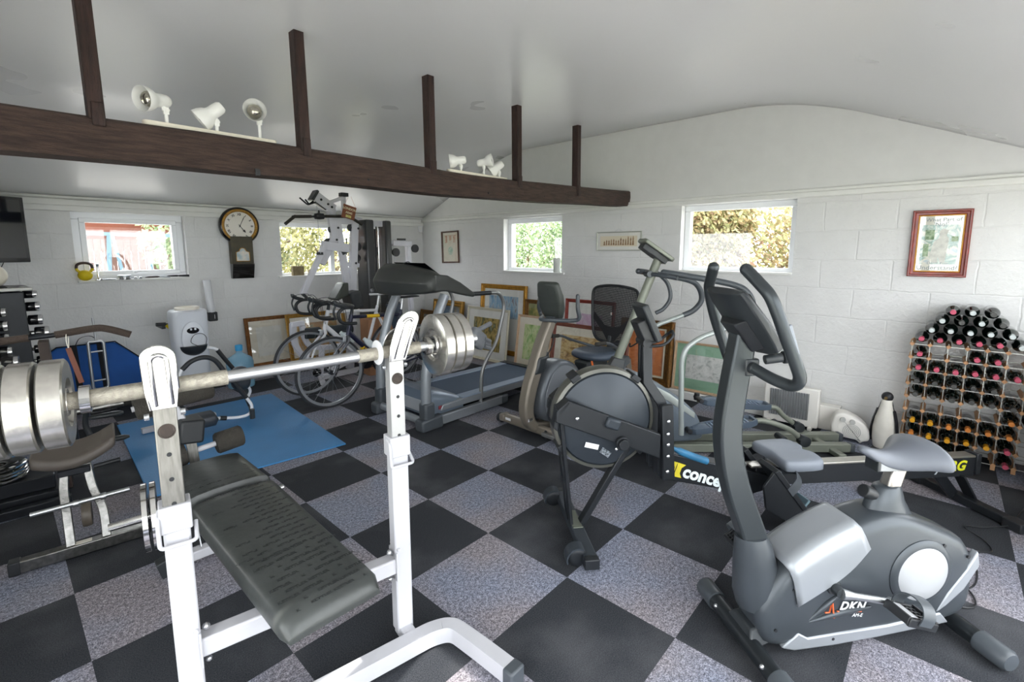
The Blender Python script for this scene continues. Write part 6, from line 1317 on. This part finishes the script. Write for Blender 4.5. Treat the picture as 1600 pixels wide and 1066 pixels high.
# right-hand pulley station
e = MB(); e.seg((2.42, .05, 1.56), (2.62, .05, 1.56), .06, .05); e.seg((2.50, .05, 1.55), (2.80, .05, 1.545), .08, .07); e.seg((2.755, .05, 1.58), (2.80, .05, .05), .06, .06, up=(0, 1, 0)); e.seg((2.40, .05, .05), (2.82, .05, .05), .06, .06); e.obj('side_station', gw, MG, bev=.005)
for x, z in ((2.43, 1.46), (2.55, 1.43), (2.86, 1.48)):
    e = MB(); e.lathe([(.02, -.012), (.055, -.012), (.048, 0), (.055, .012), (.02, .012)], (x, .03, z), (0 if x < 2.5 or x > 2.8 else .5, 1, 0) if False else ((1, .3, 0) if x < 2.5 else (0, 1, 0)), 22); e.obj('pulley', 'black_plastic', MG, smooth=50)
e = MB(); e.box((2.62, .0, 1.60), (.12, .03, .025)); e.obj('carabiner', 'black_plastic', MG); e = MB(); e.cyl((2.52, .03, 1.40), (2.54, .03, .2), .003, n=6); e.cyl((2.44, .03, 1.40), (2.44, .03, .2), .003, n=6); e.obj('cable', 'silver_light', MG)
# seat, back pad, leg developer, base
e = MB(); e.prism([(1.56, .89), (1.68, 1.07), (1.74, 1.08), (1.74, .93), (1.60, .87)], -.18, .02); e.obj('seat_pad', mat('gym_pad', '#3c423c', .4, var=.1), MG, bev=.015)
e = MB(); e.box((1.84, -.06, .86), (.14, .26, .22), rot=(0, -12, 0)); e.obj('back_pad', mat('gym_pad2', '#33373a', .4), MG, bev=.03, bseg=3)
e = MB(); P = sm([(1.03, -.25, .68), (1.03, -.25, .52), (1.08, -.25, .36), (1.20, -.25, .24), (1.36, -.25, .20)]); e.path(P, .05, .06, up=(0, 1, 0)); e.seg((1.01, -.25, .665), (1.15, -.25, .67), .06, .05); P = sm([(1.13, -.25, .64), (1.15, -.25, .50), (1.22, -.25, .40), (1.42, -.25, .36), (1.85, -.20, .34)]); e.path(P, .05, .055, up=(0, 1, 0)); e.obj('leg_frame', gw, MG, bev=.006)
e = MB(); e.seg((1.34, -.25, .38), (1.30, -.25, .04), .05, .05, up=(0, 1, 0)); e.seg((1.40, -.25, .08), (1.75, -.25, .18), .05, .05, up=(0, 1, 0)); e.seg((1.20, -.52, .035), (1.36, -.10, .035), .05, .05); e.seg((1.30, -.30, .04), (2.9, -.22, .04), .055, .055); e.seg((2.25, -.45, .04), (2.25, .25, .04), .055, .055); e.obj('base_frame', gw, MG, bev=.005)
e = MB(); e.lathe([(.02, 0), (.055, .003), (.06, .012), (.06, .16), (.055, .17), (.02, .172)], (1.14, -.28, .555), (1, .0, -.03), 22); e.lathe([(.02, 0), (.055, .003), (.06, .012), (.06, .26), (.055, .27), (.02, .272)], (1.42, -.28, .55), (1, .0, -.03), 22); e.obj('foam_roller', mat('roller_foam', '#2c3438', .8, var=.1), MG, smooth=50)
e = MB(); e.lathe([(.01, 0), (.03, .02), (.05, .05), (.03, .09), (.01, .1)], (1.22, -.30, .12), (0, -1, 0), 16); e.obj('end_knob', 'black_gloss', MG)
# little brown sign hanging on the gym
t = thing('hanging_sign', 'small brown sign hanging on cords from the top of the multi-gym', 'sign', (1.80, 2.60, 1.90), 0)
t.rotation_euler = (0, math.radians(14), 0)
e = MB(); e.box((0, 0, 0), (.165, .008, .155)); e.obj('board', mat('sign_brown', '#83492c', .5, var=.2), t, bev=.002)
e = MB(); e.cyl((-.07, 0, .077), (-.03, .02, .17), .0015, n=5); e.cyl((.07, 0, .077), (.0, .02, .19), .0015, n=5); e.obj('cord', 'strap_brown' if False else mat('twine', '#b98a6a', .8), t)
lettering('lettering', [('LOADING', .036, (0, -.0055, .035), (1, 0, 0), (0, 0, 1), dict(align='CENTER', ext=.0005, off=.0006)), ('ZONE', .040, (0, -.0055, -.012), (1, 0, 0), (0, 0, 1), dict(align='CENTER', ext=.0005, off=.0006))] if False else [('LONDON', .038, (0, -.0055, .035), (1, 0, 0), (0, 0, 1), dict(align='CENTER', ext=.0005, off=.0008)), ('ARMS', .034, (0, -.0055, -.010), (1, 0, 0), (0, 0, 1), dict(align='CENTER', ext=.0005, off=.0008))], mat('sign_cream', '#e9dfc0', .5), t)
e = MB(); e.box((0, -.005, -.05), (.07, .002, .03)); e.obj('sign_mark', mat('sign_yellow', '#b9b04a', .5, col2='#dfd79a', vs=60), t)

# ================================================================ road bicycles
tyre = mat('tyre', '#2b2d31', .6); rimm = mat('rim', '#b3b6bb', .3, .8); spk = mat('spokes', '#a9adb3', .3, .9)
def bike(label, loc, rz, frame_m, fork_m, text=None, tube2=None, sil_rim=True, saddle_m='black_plastic', bar_turn=0, lean=0):
    t = thing('road_bicycle', label, 'bicycle', loc, group=None); t.rotation_euler = (Mx.Rotation(math.radians(rz), 3, 'Z') @ Mx.Rotation(math.radians(lean), 3, 'X')).to_euler()
    r = .335
    def wheel(cx, nm):
        e = MB(); e.tube([(cx+(r-.012)*math.cos(a), 0, r+(r-.012)*math.sin(a)) for a in [2*PI*i/60 for i in range(60)]], .0125, 10, closed=True); w_ = e.obj('wheel', tyre, t, smooth=60)
        e = MB(); e.loft([[(cx+(q)*math.cos(a), y, r+(q)*math.sin(a)) for q, y in ((r-.022, -.008), (r-.022, .008), (r-.045, .006), (r-.045, -.006))] for a in [2*PI*i/60 for i in range(60)]], closed=True); e.obj('rim', rimm, w_, smooth=60)
        e = MB()
        for i in range(20):
            a = 2*PI*i/20; b_ = a+(.5 if i % 2 else -.5); s = .018 if i % 4 < 2 else -.018
            e.tube([(cx+.02*math.cos(b_), s, r+.02*math.sin(b_)), (cx+(r-.04)*math.cos(a), 0, r+(r-.04)*math.sin(a))], .0014, 4)
        e.obj('spokes', spk, w_); e = MB(); e.cyl((cx, -.045, r), (cx, .045, r), .012, n=12); e.cyl((cx, -.02, r), (cx, .02, r), .022, n=14); e.obj('hub', 'black_metal', w_, smooth=50)
    wheel(0, 'f'); wheel(1.0, 'r')
    bb = V((.60, 0, .27)); ht = V((.225, 0, .83)); hb_ = V((.185, 0, .66)); st = V((.775, 0, .80)); ra = V((1.0, 0, r))
    e = MB(); e.tube([hb_+V((.005, 0, .03)), bb], [.024, .026], 14); e.tube([ht, st], .0165, 12); e.tube([bb, st+V((.012, 0, .05))], .0165, 12); e.tube([hb_, ht+V((.005, 0, .02))], .021, 12); e.cyl(bb+V((0, -.04, 0)), bb+V((0, .04, 0)), .024, n=14)
    for s in (-1, 1): e.tube([bb+V((0, s*.03, 0)), ra+V((0, s*.055, 0))], .010, 8); e.tube([st+V((-.005, s*.012, -.02)), ra+V((0, s*.055, 0))], .0085, 8)
    fr_ = e.obj('frame', frame_m, t, smooth=60)
    e = MB()
    for s in (-1, 1): e.tube(sm([hb_+V((0, 0, -.01)), hb_+V((-.02, s*.035, -.06)), V((.07, s*.045, .50)), V((0, s*.048, r))]), [.018]*5+[.013]*5+[.010]*9, 10)
    e.obj('fork', fork_m, t, smooth=60)
    T_ = Mx.Rotation(math.radians(bar_turn), 3, 'Z'); top = ht+V((.03, 0, .10)); sf = V((.18, 0, .95))
    def tr(p): p = V(p)-V((.235, 0, 0)); q = T_@V((p.x, p.y, 0)); return V((q.x+.235, q.y, V((0, 0, V(p).z)).z))
    e = MB(); e.tube([ht, tr((.245, 0, .93)), tr((.15, 0, .955))], .017, 10); e.obj('stem', 'black_metal', t, smooth=60)
    for s in (-1, 1):
        P = [(.15, 0, .955), (.15, s*.16, .955), (.12, s*.205, .952), (.04, s*.21, .945), (-.01, s*.21, .90), (.01, s*.21, .83), (.08, s*.21, .805), (.16, s*.21, .80)]
        e = MB(); e.tube([tr(p) for p in sm(P, 5)], .0155, 10); hbb = e.obj('drop_bar', 'black_plastic', t, smooth=60)
        e = MB(); e.tube([tr(p) for p in sm([(.06, s*.21, .955), (.0, s*.21, .975), (-.035, s*.21, 1.0), (-.04, s*.21, 1.02)], 4)], [.018]*5+[.021]*4+[.016]*4, 10); e.tube([tr(p) for p in sm([(-.03, s*.21, .98), (-.05, s*.205, .92), (-.03, s*.20, .85)], 4)], .006, 8, flat=1.6); e.obj('brake_lever', 'dark_plastic', hbb, smooth=60)
        e = MB(); e.tube([tr(p) for p in sm([(-.03, s*.2, .97), (-.06, s*.15, 1.0), (.06, s*.06, 1.02), (.16, s*.02, .90)], 4)]+[hb_+V((0, s*.02, .05))], .0028, 5); e.obj('brake_cable', 'black_plastic', hbb)
    e = MB(); e.box(hb_+V((-.045, 0, -.03)), (.03, .05, .05)); e.obj('brake_caliper', 'silver_light', t, bev=.005)
    e = MB(); e.cyl(st+V((.01, 0, .03)), st+V((.035, 0, .16)), .0135, n=12); e.obj('seat_post', 'satin_steel', t, smooth=50)
    R = []
    for i in range(11):
        u = i/10; x = .70+.27*u; w_ = .018+.055*max(0, (u-.35)/.65)**1.3; R.append([(x, w_*math.cos(a), .975+.012*math.sin(a)+.01*abs(u-.5)) for a in [2*PI*j/12 for j in range(12)]])
    e = MB(); e.loft(R); e.obj('saddle', saddle_m, t, smooth=180)
    e = MB(); e.lathe([(.02, -.004), (.088, -.004), (.092, 0), (.088, .004), (.02, .004)], bb+V((0, -.055, 0)), (0, 1, 0), 36, closed=True); cr = e.obj('chainring', 'black_metal', t, smooth=40)
    e = MB(); e.tube([bb+V((0, -.065, 0)), bb+V((-.12, -.075, -.12))], .012, 8); e.tube([bb+V((0, .065, 0)), bb+V((.12, .075, .12))], .012, 8); e.box(bb+V((-.12, -.115, -.12)), (.08, .07, .015)); e.box(bb+V((.12, .115, .12)), (.08, .07, .015)); e.obj('cranks', 'dark_plastic', cr, bev=.003)
    e = MB(); e.tube([bb+V((0, -.058, .088)), ra+V((0, -.058, .04))], .004, 6); e.tube([bb+V((0, -.058, -.088)), ra+V((.02, -.058, -.10))], .004, 6); e.lathe([(.01, -.012), (.045, -.01), (.045, .01), (.01, .012)], ra+V((0, -.05, 0)), (0, 1, 0), 18); e.obj('chain', 'black_metal', cr)
    e = MB(); d_ = (bb-hb_).normalized(); p_ = hb_+(bb-hb_)*.58+V((.055, 0, .045)); e.lathe([(.03, 0), (.036, .01), (.036, .13), (.02, .16), (.018, .18), (.001, .185)], p_, -d_, 16); e.obj('drink_bottle', mat('bottle_clear', '#cfd9dc', .3), t, smooth=60)
    if text:
        dx = (bb-hb_).normalized(); up = V((-dx.z, 0, dx.x)); up = up if up.z > 0 else -up
        e = MB(); c1 = hb_+(bb-hb_)*.34; c2 = hb_+(bb-hb_)*.80; e.tube([c1, c2], .0275, 14); e.obj('decal_band', mat('decal_yellow', '#e0b51c', .4), fr_, smooth=60)
        lettering('lettering', [(text, .048, c1+dx*.01+V((0, -.0285, 0)), dx, up, dict(ext=.0008, off=.001, space=1.05))], mat('decal_blue', '#27264a', .4), fr_)
        dx = (st-ht).normalized(); e = MB(); e.tube([ht+dx*.16, ht+dx*.30], .0175, 12); e.obj('decal_band', MATS['decal_yellow'], fr_, smooth=60)
    return t
bike('road bicycle nearest the camera, dark frame with yellow lettered band', (.93, 1.49, 0), 0, mat('bike_black', '#22243a', .3, .2), mat('fork_grey', '#6e7075', .3, .6), text='GIANT', lean=0)
bike('white-framed road bicycle standing behind the dark one', (.96, 2.02, 0), -3, mat('bike_white', '#e6e6ea', .3), MATS['bike_white'], saddle_m='white_plastic', bar_turn=0)
t = thing('saddle_bag', 'dark grey bag hanging behind the treadmill uprights on the rear bicycle', 'bag', (1.72, 1.62, .77), 15)
e = MB(); e.prism([(-.08, .13), (.06, .13), (.11, -.12), (.02, -.14)], -.05, .05, inset=.012); e.obj('pouch', mat('bag_grey', '#3f4a58', .6), t, smooth=50); e = MB(); e.box((-.01, 0, .14), (.12, .08, .02)); e.obj('flap', 'dark_plastic', t, bev=.004)
e = MB(); e.seg((0, 0, .14), (.05, 0, .19), .02, .01); e.obj('strap', 'black_plastic', t)

# cardboard box against the wall
t = thing('cardboard_box', 'tall brown cardboard box standing behind the bicycles', 'box', (1.94, 2.31, .0), -4)
e = MB(); e.box((0, 0, .33), (.34, .20, .66)); e.obj('carton', mat('cardboard', '#a5795a', .8, var=.12, vs=6), t, bev=.004); e = MB(); e.box((0, -.101, .33), (.05, .002, .66)); e.obj('tape', mat('tape_tan', '#b58f6c', .4), t)
e = MB(); e.box((.05, -.102, .3), (.12, .002, .10)); e.obj('printed_mark', mat('print_dark', '#5b3d2e', .8, col2='#a5795a', vs=60), t)

# ================================================================ framed pictures leaning along the walls
sea = art('art_sea', ['#27323f', '#5a6a7b', '#cfd3d6', '#dcdcd8', '#e2e0d8'], 9, (1, 1, 3), .5, .25, .75, band=1.6)
pic_map = art('art_map', ['#8ba28c', '#c6b184', '#c89a63', '#a98d5e', '#7f8b6a'], 7)
blue_boats = art('art_boats', ['#5f8fb5', '#8fb3cf', '#b6c6d0', '#7c6f78'], 8, (3, 1, 1))
reeds = art('art_reeds', ['#3b3a20', '#8a7a3c', '#c6ab68', '#5a5a2c', '#a9b0a0'], 12, (1.4, 1, .5))
meadow = art('art_meadow', ['#5f8f4a', '#9fbf7a', '#cfd9a6', '#7fa85a'], 9, (1.5, 1, .8))
hay = art('art_hay', ['#6b5230', '#b8935a', '#d9c08a', '#8a6a3a'], 14, (.7, 1, 1.6))
brick = art('art_terracotta', ['#c9713f', '#d98a55', '#cc7a48', '#d99868'], 4, (1, 1, 3))
mauve = art('art_mauve', ['#d8cfd6', '#c9a9c4', '#e2dde0'], 5); gold_s = art('art_dusk', ['#3b5068', '#4f6a86', '#8a7a4a'], 5)
etch = art('art_etching', ['#8f928f', '#c6c8c4', '#dcdcd8', '#a9aca8'], 16); tiny = art('art_garden', ['#5a6a3a', '#8a8a4a', '#b9a86a'], 14)
G = 'framed pictures leaning along the walls'
picture('framed_picture', 'brown and gilt frame with a dark sea view, leaning left of the bicycles', 'picture', (1.10, 3.30, .082), 0, .53, .59, .045, 'frame_bronze', sea, 'mount_cream', .075, lean=9, group=G)
picture('framed_picture', 'gold-framed map-like picture leaning behind the bicycle handlebars', 'picture', (1.66, 3.20, .082), 0, .78, .60, .05, 'gold', pic_map, 'mount_cream', .08, lean=10, group=G)
picture('framed_picture', 'small ornate gold frame with blue picture, leaning left along the right wall', 'picture', (3.38, 2.77, .085), -90, .66, .64, .085, 'gold', gold_s, None, lean=7, fd=.05, group=G)
picture('framed_picture', 'lower ornate gold frame in the far corner beside the treadmill console post', 'picture', (3.26, 3.06, .0), -90, .50, .56, .07, 'gold_dark', gold_s, None, lean=10, fd=.04, group=G)
picture('framed_picture', 'low dark brown frame between the ornate gold and the ochre frame', 'picture', (3.38, 2.30, .085), -90, .34, .42, .04, 'frame_brown', tiny, None, lean=8, group=G)
picture('framed_picture', 'tallest ochre gold frame with a blue strip picture, leaning on the right wall', 'picture', (3.40, 1.66, .085), -90, .82, .92, .06, 'frame_ochre', blue_boats, 'mount_white', .09, lean=3.5, fd=.035, mwb=.42, group=G)
picture('framed_picture', 'wooden frame edge showing behind the pale reed picture', 'picture', (3.33, 1.93, .005), -90, .62, .66, .03, 'frame_tan', mat('board_pink', '#c9a690', .7), None, lean=5, glazed=False, group=G)
picture('framed_picture', 'pale cream frame with a golden reed-bank painting, beside the treadmill', 'picture', (3.22, 1.80, .003), -90, .78, .70, .035, 'frame_pale', reeds, 'mount_white', .10, lean=7, group=G)
picture('framed_picture', 'small gold frame with a dark garden scene, right of the ochre frame', 'picture', (3.385, 1.10, .085), -90, .30, .76, .05, 'gold_dark', tiny, None, lean=3, group=G)
picture('framed_picture', 'tan wooden frame with a pale green meadow painting', 'picture', (3.25, 1.02, .003), -90, .54, .66, .028, 'frame_tan', meadow, 'mount_cream', .085, lean=8, group=G)
picture('framed_picture', 'red-brown frame with a mauve picture seen through the mesh seat back', 'picture', (3.39, .31, .085), -90, .66, .81, .04, 'frame_red', mauve, 'mount_white', .12, lean=4, group=G)
picture('framed_picture', 'wide rose-brown frame with a haystack picture behind the recumbent bike', 'picture', (3.27, .25, .003), -90, 1.0, .62, .045, 'frame_rose', hay, 'mount_cream', .09, lean=8, group=G)
picture('framed_picture', 'dark ornate gold frame with an orange terracotta picture, by the leaning column', 'picture', (3.375, -.41, .085), -90, .58, .66, .085, 'gold_dark', brick, None, lean=5, fd=.05, inner='frame_pale', group=G)
picture('framed_picture', 'thin tan frame with green mount and grey etching, leaning at the right', 'picture', (3.40, -1.0, .085), -90, .59, .48, .022, 'frame_tan', etch, 'mount_green', .10, lean=6, group=G)

# ================================================================ right side: heaters, penguin, wine rack
HT = thing('electric_heater', 'white convector heater with a grey grille, standing by the right wall', 'heater', (3.30, -1.78, 0), -88)
hw = mat('heater_white', '#e9e6e0', .4)
e = MB(); e.prism([(-.05, .02), (.05, .02), (.05, .33), (-.04, .34)], -.20, .20, ax='x'); e.obj('body', hw, HT, bev=.012, bseg=3)
e = MB(); e.box((-.01, -.052, .19), (.28, .006, .22)); gr = e.obj('grille_panel', mat('grille_grey', '#8d8f92', .45, .4), HT)
e = MB()
for i in range(15): e.box((-.142+i*.019, -.058, .19), (.006, .006, .22))
e.obj('grille_bars', 'satin_steel', gr)
for x in (-.15, .15):
    e = MB(); e.box((x, 0, .015), (.03, .16, .03)); e.obj('foot', hw, HT, bev=.006)
FH = thing('fan_heater', 'small white rounded fan heater between the grey-grille heater and the penguin', 'heater', (3.24, -2.20, 0), -80)
P = [(-.115, .03), (-.13, .11), (-.11, .20), (-.06, .225), (.02, .20), (.09, .15), (.125, .09), (.115, .03), (.08, .02), (.06, .0), (.04, .025), (-.05, .03), (-.07, .0), (-.10, .0)]
e = MB(); e.prism([(v.x, v.y) for v in rnd([(x, z, 0) for x, z in P+[P[0]]], .03, 4)][:-1], -.07, .07, inset=.02); e.obj('housing', hw, FH, smooth=50)
e = MB()
for k in range(1, 6): e.tube([(.005+.011*k*math.cos(a), -.074, .09+.011*k*math.sin(a)) for a in [2*PI*i/24 for i in range(24)]], .002, 5, closed=True)
e.obj('fan_grille', mat('dial_grey', '#b9b9b6', .4), FH)
for x, z in ((-.055, .175), (.005, .165)):
    e = MB(); e.cyl((x, -.07, z), (x, -.086, z), .018, n=16); e.obj('dial', mat('dial_grey', '#b9b9b6', .4), FH, bev=.002)
t = thing('white_box', 'plain white box on the floor between the two heaters', 'box', (3.40, -2.03, .0), -90); e = MB(); e.box((0, 0, .10), (.16, .10, .20)); e.obj('case', hw, t, bev=.006)
PG = thing('penguin_figure', 'black and white penguin figure standing between fan heater and wine rack', 'penguin figure', (3.20, -2.405, 0), -100)
pb, pw = mat('penguin_black', '#26272b', .5), mat('penguin_white', '#e6e2d8', .5, var=.06)
R = []
for z, rx, ry in ((0, .045, .045), (.02, .058, .055), (.08, .068, .062), (.16, .070, .064), (.24, .060, .056), (.30, .044, .042), (.34, .034, .034), (.375, .030, .031)): R.append([(rx*math.cos(a), ry*math.sin(a), z) for a in [2*PI*j/24 for j in range(24)]])
e = MB(); e.loft(R); e.obj('body', pw, PG, smooth=180)
e = MB(); e.ball((0, 0, .395), (.036, .038, .036), 18, 12); hd = e.obj('head', pb, PG, smooth=180)
e = MB(); e.lathe([(.012, 0), (.008, .02), (.001, .04)], (0, -.034, .392), (0, -1, -.1), 10); e.obj('beak', mat('beak', '#5a4a2a', .5), hd)
R = []
for z, k in ((.05, 1.04), (.10, 1.08), (.18, 1.08), (.26, 1.08), (.32, 1.08), (.36, 1.0)):
    rx = {.05: .064, .10: .069, .18: .069, .26: .056, .32: .040, .36: .034}[z]; R.append([(rx*k*math.cos(a), rx*k*.92*math.sin(a), z) for a in [PI*j/14*1.0 for j in range(15)]]+[(rx*k*.8*math.cos(a), rx*k*.7*math.sin(a), z) for a in [PI*j/14 for j in range(14, -1, -1)]])
e = MB(); e.loft(R); e.obj('back', pb, PG, smooth=60)
for s in (-1, 1):
    e = MB(); e.loft([[(s*x, y, z) for x, y in ((.0+w0, -.03*q), (.012+w0, 0), (.0+w0, .03*q), (w0-.008, 0))] for z, w0, q in ((.30, .046, .6), (.22, .066, 1), (.12, .078, 1), (.05, .072, .5))]); e.obj('flipper', pb, PG, smooth=60)
e = MB(); e.box((0, -.02, .006), (.11, .12, .012)); e.obj('feet', pb, PG, bev=.004)

WR = thing('wine_rack', 'pine and steel wine rack standing against the right wall', 'wine rack', (3.25, -2.5075, 0), 0)
pine, stl = mat('pine', '#d6a578', .55, var=.15, vs=20), mat('galv', '#b3b3ae', .35, .8)
PT = .095; NC, NR = 7, 8
e = MB()
for i in range(NC+1):
    for j in range(NR+1): e.box((.115, -i*PT, .035+j*PT), (.235, .021, .021), rot=(45, 0, 0))
o = e.obj('pine_bars', pine, WR); o['kind'] = 'stuff'
e = MB()
for x in (.004, .226):
    for j in range(NR+1): e.box((x, -NC*PT/2, .035+j*PT), (.0015, NC*PT, .006))
    for i in range(NC+1): e.box((x+.002, -i*PT, .035+NR*PT/2), (.0015, .005, NR*PT+.04))
e.obj('steel_strips', stl, WR)
e = MB()
for i in range(NC+1):
    for x in (.012, .218): e.box((x, -i*PT, .017), (.022, .022, .034))
e.obj('rack_feet', pine, WR)
wg = mat('wine_glass', '#0d1512', .06, coat=.3)
def bottle_proto(kind, cap):
    t = thing('wine_bottle', 'x', 'wine bottle', (0, 0, -5), group='bottles in and on the wine rack')
    e = MB(); e.lathe([(.02, 0), (.034, .002), (.0375, .010), (.0375, .185), (.034, .205), (.018, .235), (.0145, .25), (.0140, .262)], (.0, 0, 0), (-1, 0, 0), 22); e.obj('glass_body', wg, t, smooth=50)
    e = MB(); e.lathe([(.0146, .248), (.0150, .252), (.0150, .296), (.0158, .298), (.0158, .306), (.014, .309), (.001, .309)], (0, 0, 0), (-1, 0, 0), 16); e.obj('capsule', cap, t, smooth=50)
    return t
caps = {'pink': ('pink', mat('cap_pink', '#c4506a', .4)), 'grey': ('dark grey', mat('cap_grey', '#4a4a48', .4)), 'orange': ('orange', mat('cap_orange', '#d9863a', .4)), 'yellow': ('yellow', mat('cap_yellow', '#e0a01e', .4)), 'pale': ('pale silver', mat('cap_pale', '#b9c0c0', .35, .3))}
protos = {}
colw = ['first', 'second', 'third', 'fourth', 'fifth', 'sixth', 'seventh']; roww = ['top', 'second', 'third', 'fourth', 'fifth', 'sixth', 'seventh', 'lowest']
def put(kind, x, y, z, label, tilt=0):
    if kind not in protos: protos[kind] = bottle_proto(kind, caps[kind][1]); protos[kind].location = (x, y, z); protos[kind]['label'] = label; return
    dup(protos[kind], (x, y, z), (0, 0, 0), label)
rows = [('pink', '100110'), ('pink', '1111110'), ('grey', '111110'), ('grey', '1111111'), ('orange', '0000011'), ('orange', '1111110'), ('yellow', '1111110'), ('pink', '0111010')]
mix = {(5, 0): 'yellow', (5, 1): 'yellow', (6, 5): 'pink', (4, 5): 'orange', (7, 1): 'yellow', (7, 2): 'grey', (6, 0): 'orange'}
for r, (k, s) in enumerate(rows):
    z = .035+PT*(NR-1-r)+.0475-.0100
    for c, q in enumerate(s):
        if q != '1': continue
        kk = mix.get((r, c), k)
        put(kk, 3.47-.012*((r*3+c) % 3), -2.5075-PT*(c+.5), z+.001, 'dark wine bottle with %s cap, %s from left in the rack\'s %s row' % (caps[kk][0], colw[c], roww[r] if r else 'uppermost'))
zt = .035+PT*NR+.0135+.0385; dz = .0755
pile = [(0, 7, 0, ['pink']*5+['pale', 'grey']), (1, 5, .5, ['pale']*5), (2, 4, 1, ['pale', 'grey', 'pale', 'grey']), (3, 3, 1.5, ['pink', 'pale', 'grey'])]
pw_ = ['bottom', 'second', 'third', 'top']
for lv, n_, off, cs in pile:
    for c in range(n_):
        kk = cs[c]; put(kk, 3.47-.015*((lv+c) % 2), -2.5075-PT*(c+.5+off)*(1.0), zt+lv*.066, 'dark wine bottle with %s cap, %s from left in the pile\'s %s layer' % (caps[kk][0], colw[c], pw_[lv]))

# cream cabinet edge and floor cable at the right photo edge
t = thing('cream_cabinet', 'cream cabinet just entering the photo at the right edge beside the wine rack', 'cabinet', (3.00, -3.29, 0), 0)
e = MB(); e.box((-.05, .0, .50), (.50, .28, .52)); e.obj('carcass', mat('cabinet_cream', '#e3d3b8', .5), t, bev=.006)
e = MB(); e.box((-.05, 0, .14), (.44, .22, .20)); e.obj('plinth', mat('plinth_grey', '#8fa0aa', .45), t, bev=.006)
e = MB(); e.box((-.05, 0, .02), (.54, .32, .04)); e.obj('base', 'black_plastic', t, bev=.01)
e = MB(); e.tube(sm([(2.75, -3.10, .006), (2.45, -3.02, .006), (2.36, -3.0, .02), (2.28, -2.91, .008), (2.24, -2.84, .006), (2.18, -2.83, .018), (2.12, -2.90, .006), (2.02, -2.92, .006), (1.96, -2.85, .006), (1.90, -2.79, .006), (1.86, -2.83, .02), (1.80, -2.86, .006), (1.65, -2.85, .006), (1.56, -2.80, .006), (1.52, -2.74, .006), (1.62, -2.70, .006), (1.60, -2.82, .006), (1.46, -2.84, .006), (1.38, -2.70, .012)], 5), .0035, 6)
tag(e.obj('power_cable', 'black_plastic', smooth=60), 'thin black power cable wandering over the carpet behind the front bike', 'cable')
e = MB(); e.lathe([(.03, 0), (.045, .004), (.047, .03), (.042, .032), (.040, .008), (.001, .006)], (2.30, -2.42, .001)); tag(e.obj('ashtray_dish', mat('dish_blue', '#8ea4b4', .35), smooth=60), 'small grey-blue round dish on the carpet behind the bike saddle', 'dish')
# grey ankle weight bundle hung on the treadmill rail
t = thing('ankle_weights', 'grey strapped weight bundle hanging beside the chrome plates on the treadmill rail', 'weights', (1.79, .36, .67), 10)
mg_ = mat('vinyl_grey', '#8a8d92', .5, .1, var=.1, vs=12)
e = MB(); e.box((-.08, .0, .02), (.20, .08, .15), rot=(0, 35, 0)); e.obj('pouch', mg_, t, bev=.03, bseg=3)
for i in range(3):
    e = MB(); e.cyl((-.02, -.03+.0*i, .01-.035*i), (.07, -.03, -.03-.03*i), .019, n=14); e.obj('weight_bar', mg_, t, smooth=50)
e = MB(); e.cyl((-.18, 0, .07), (.12, 0, .125), .022, n=16); e.obj('foam_tube', mg_, t, smooth=50)

# ---- every separate piece of a repeated part becomes a part of its own
def split_parts(names, limit=14):
    for o in [o for o in bpy.data.objects if o.type == 'MESH' and o.name.split('.')[0] in names]:
        bm = bmesh.new(); bm.from_mesh(o.data); bm.verts.ensure_lookup_table(); seen = set(); isl = []
        for v in bm.verts:
            if v.index in seen: continue
            st, comp = [v], []; seen.add(v.index)
            while st:
                q = st.pop(); comp.append(q.index)
                for ed in q.link_edges:
                    r = ed.other_vert(q)
                    if r.index not in seen: seen.add(r.index); st.append(r)
            isl.append(set(comp))
        bm.free()
        if not 1 < len(isl) <= limit: continue
        base = o.name.split('.')[0]; nm = 'bolt' if base == 'bolts' else base
        for k, c in enumerate(isl):
            b2 = bmesh.new(); b2.from_mesh(o.data); b2.verts.ensure_lookup_table()
            bmesh.ops.delete(b2, geom=[v for v in b2.verts if v.index not in c], context='VERTS')
            me = bpy.data.meshes.new(nm); b2.to_mesh(me); b2.free()
            for m_ in o.data.materials: me.materials.append(m_)
            c_ = o.copy(); c_.data = me; c_.name = nm; C.objects.link(c_)
        bpy.data.objects.remove(o)
split_parts({'bolts', 'bolt', 'pin_hole', 'rim_clip', 'screw_hole', 'end_cap', 'collar', 'roller_bar', 'peg_collar', 'cranks', 'leg', 'front_leg', 'upright_plate', 'foam_grip', 'foliage_marks', 'rack_feet' if False else 'foot_peg', 'trim_strip', 'foam_sleeve', 'arm_cap'})
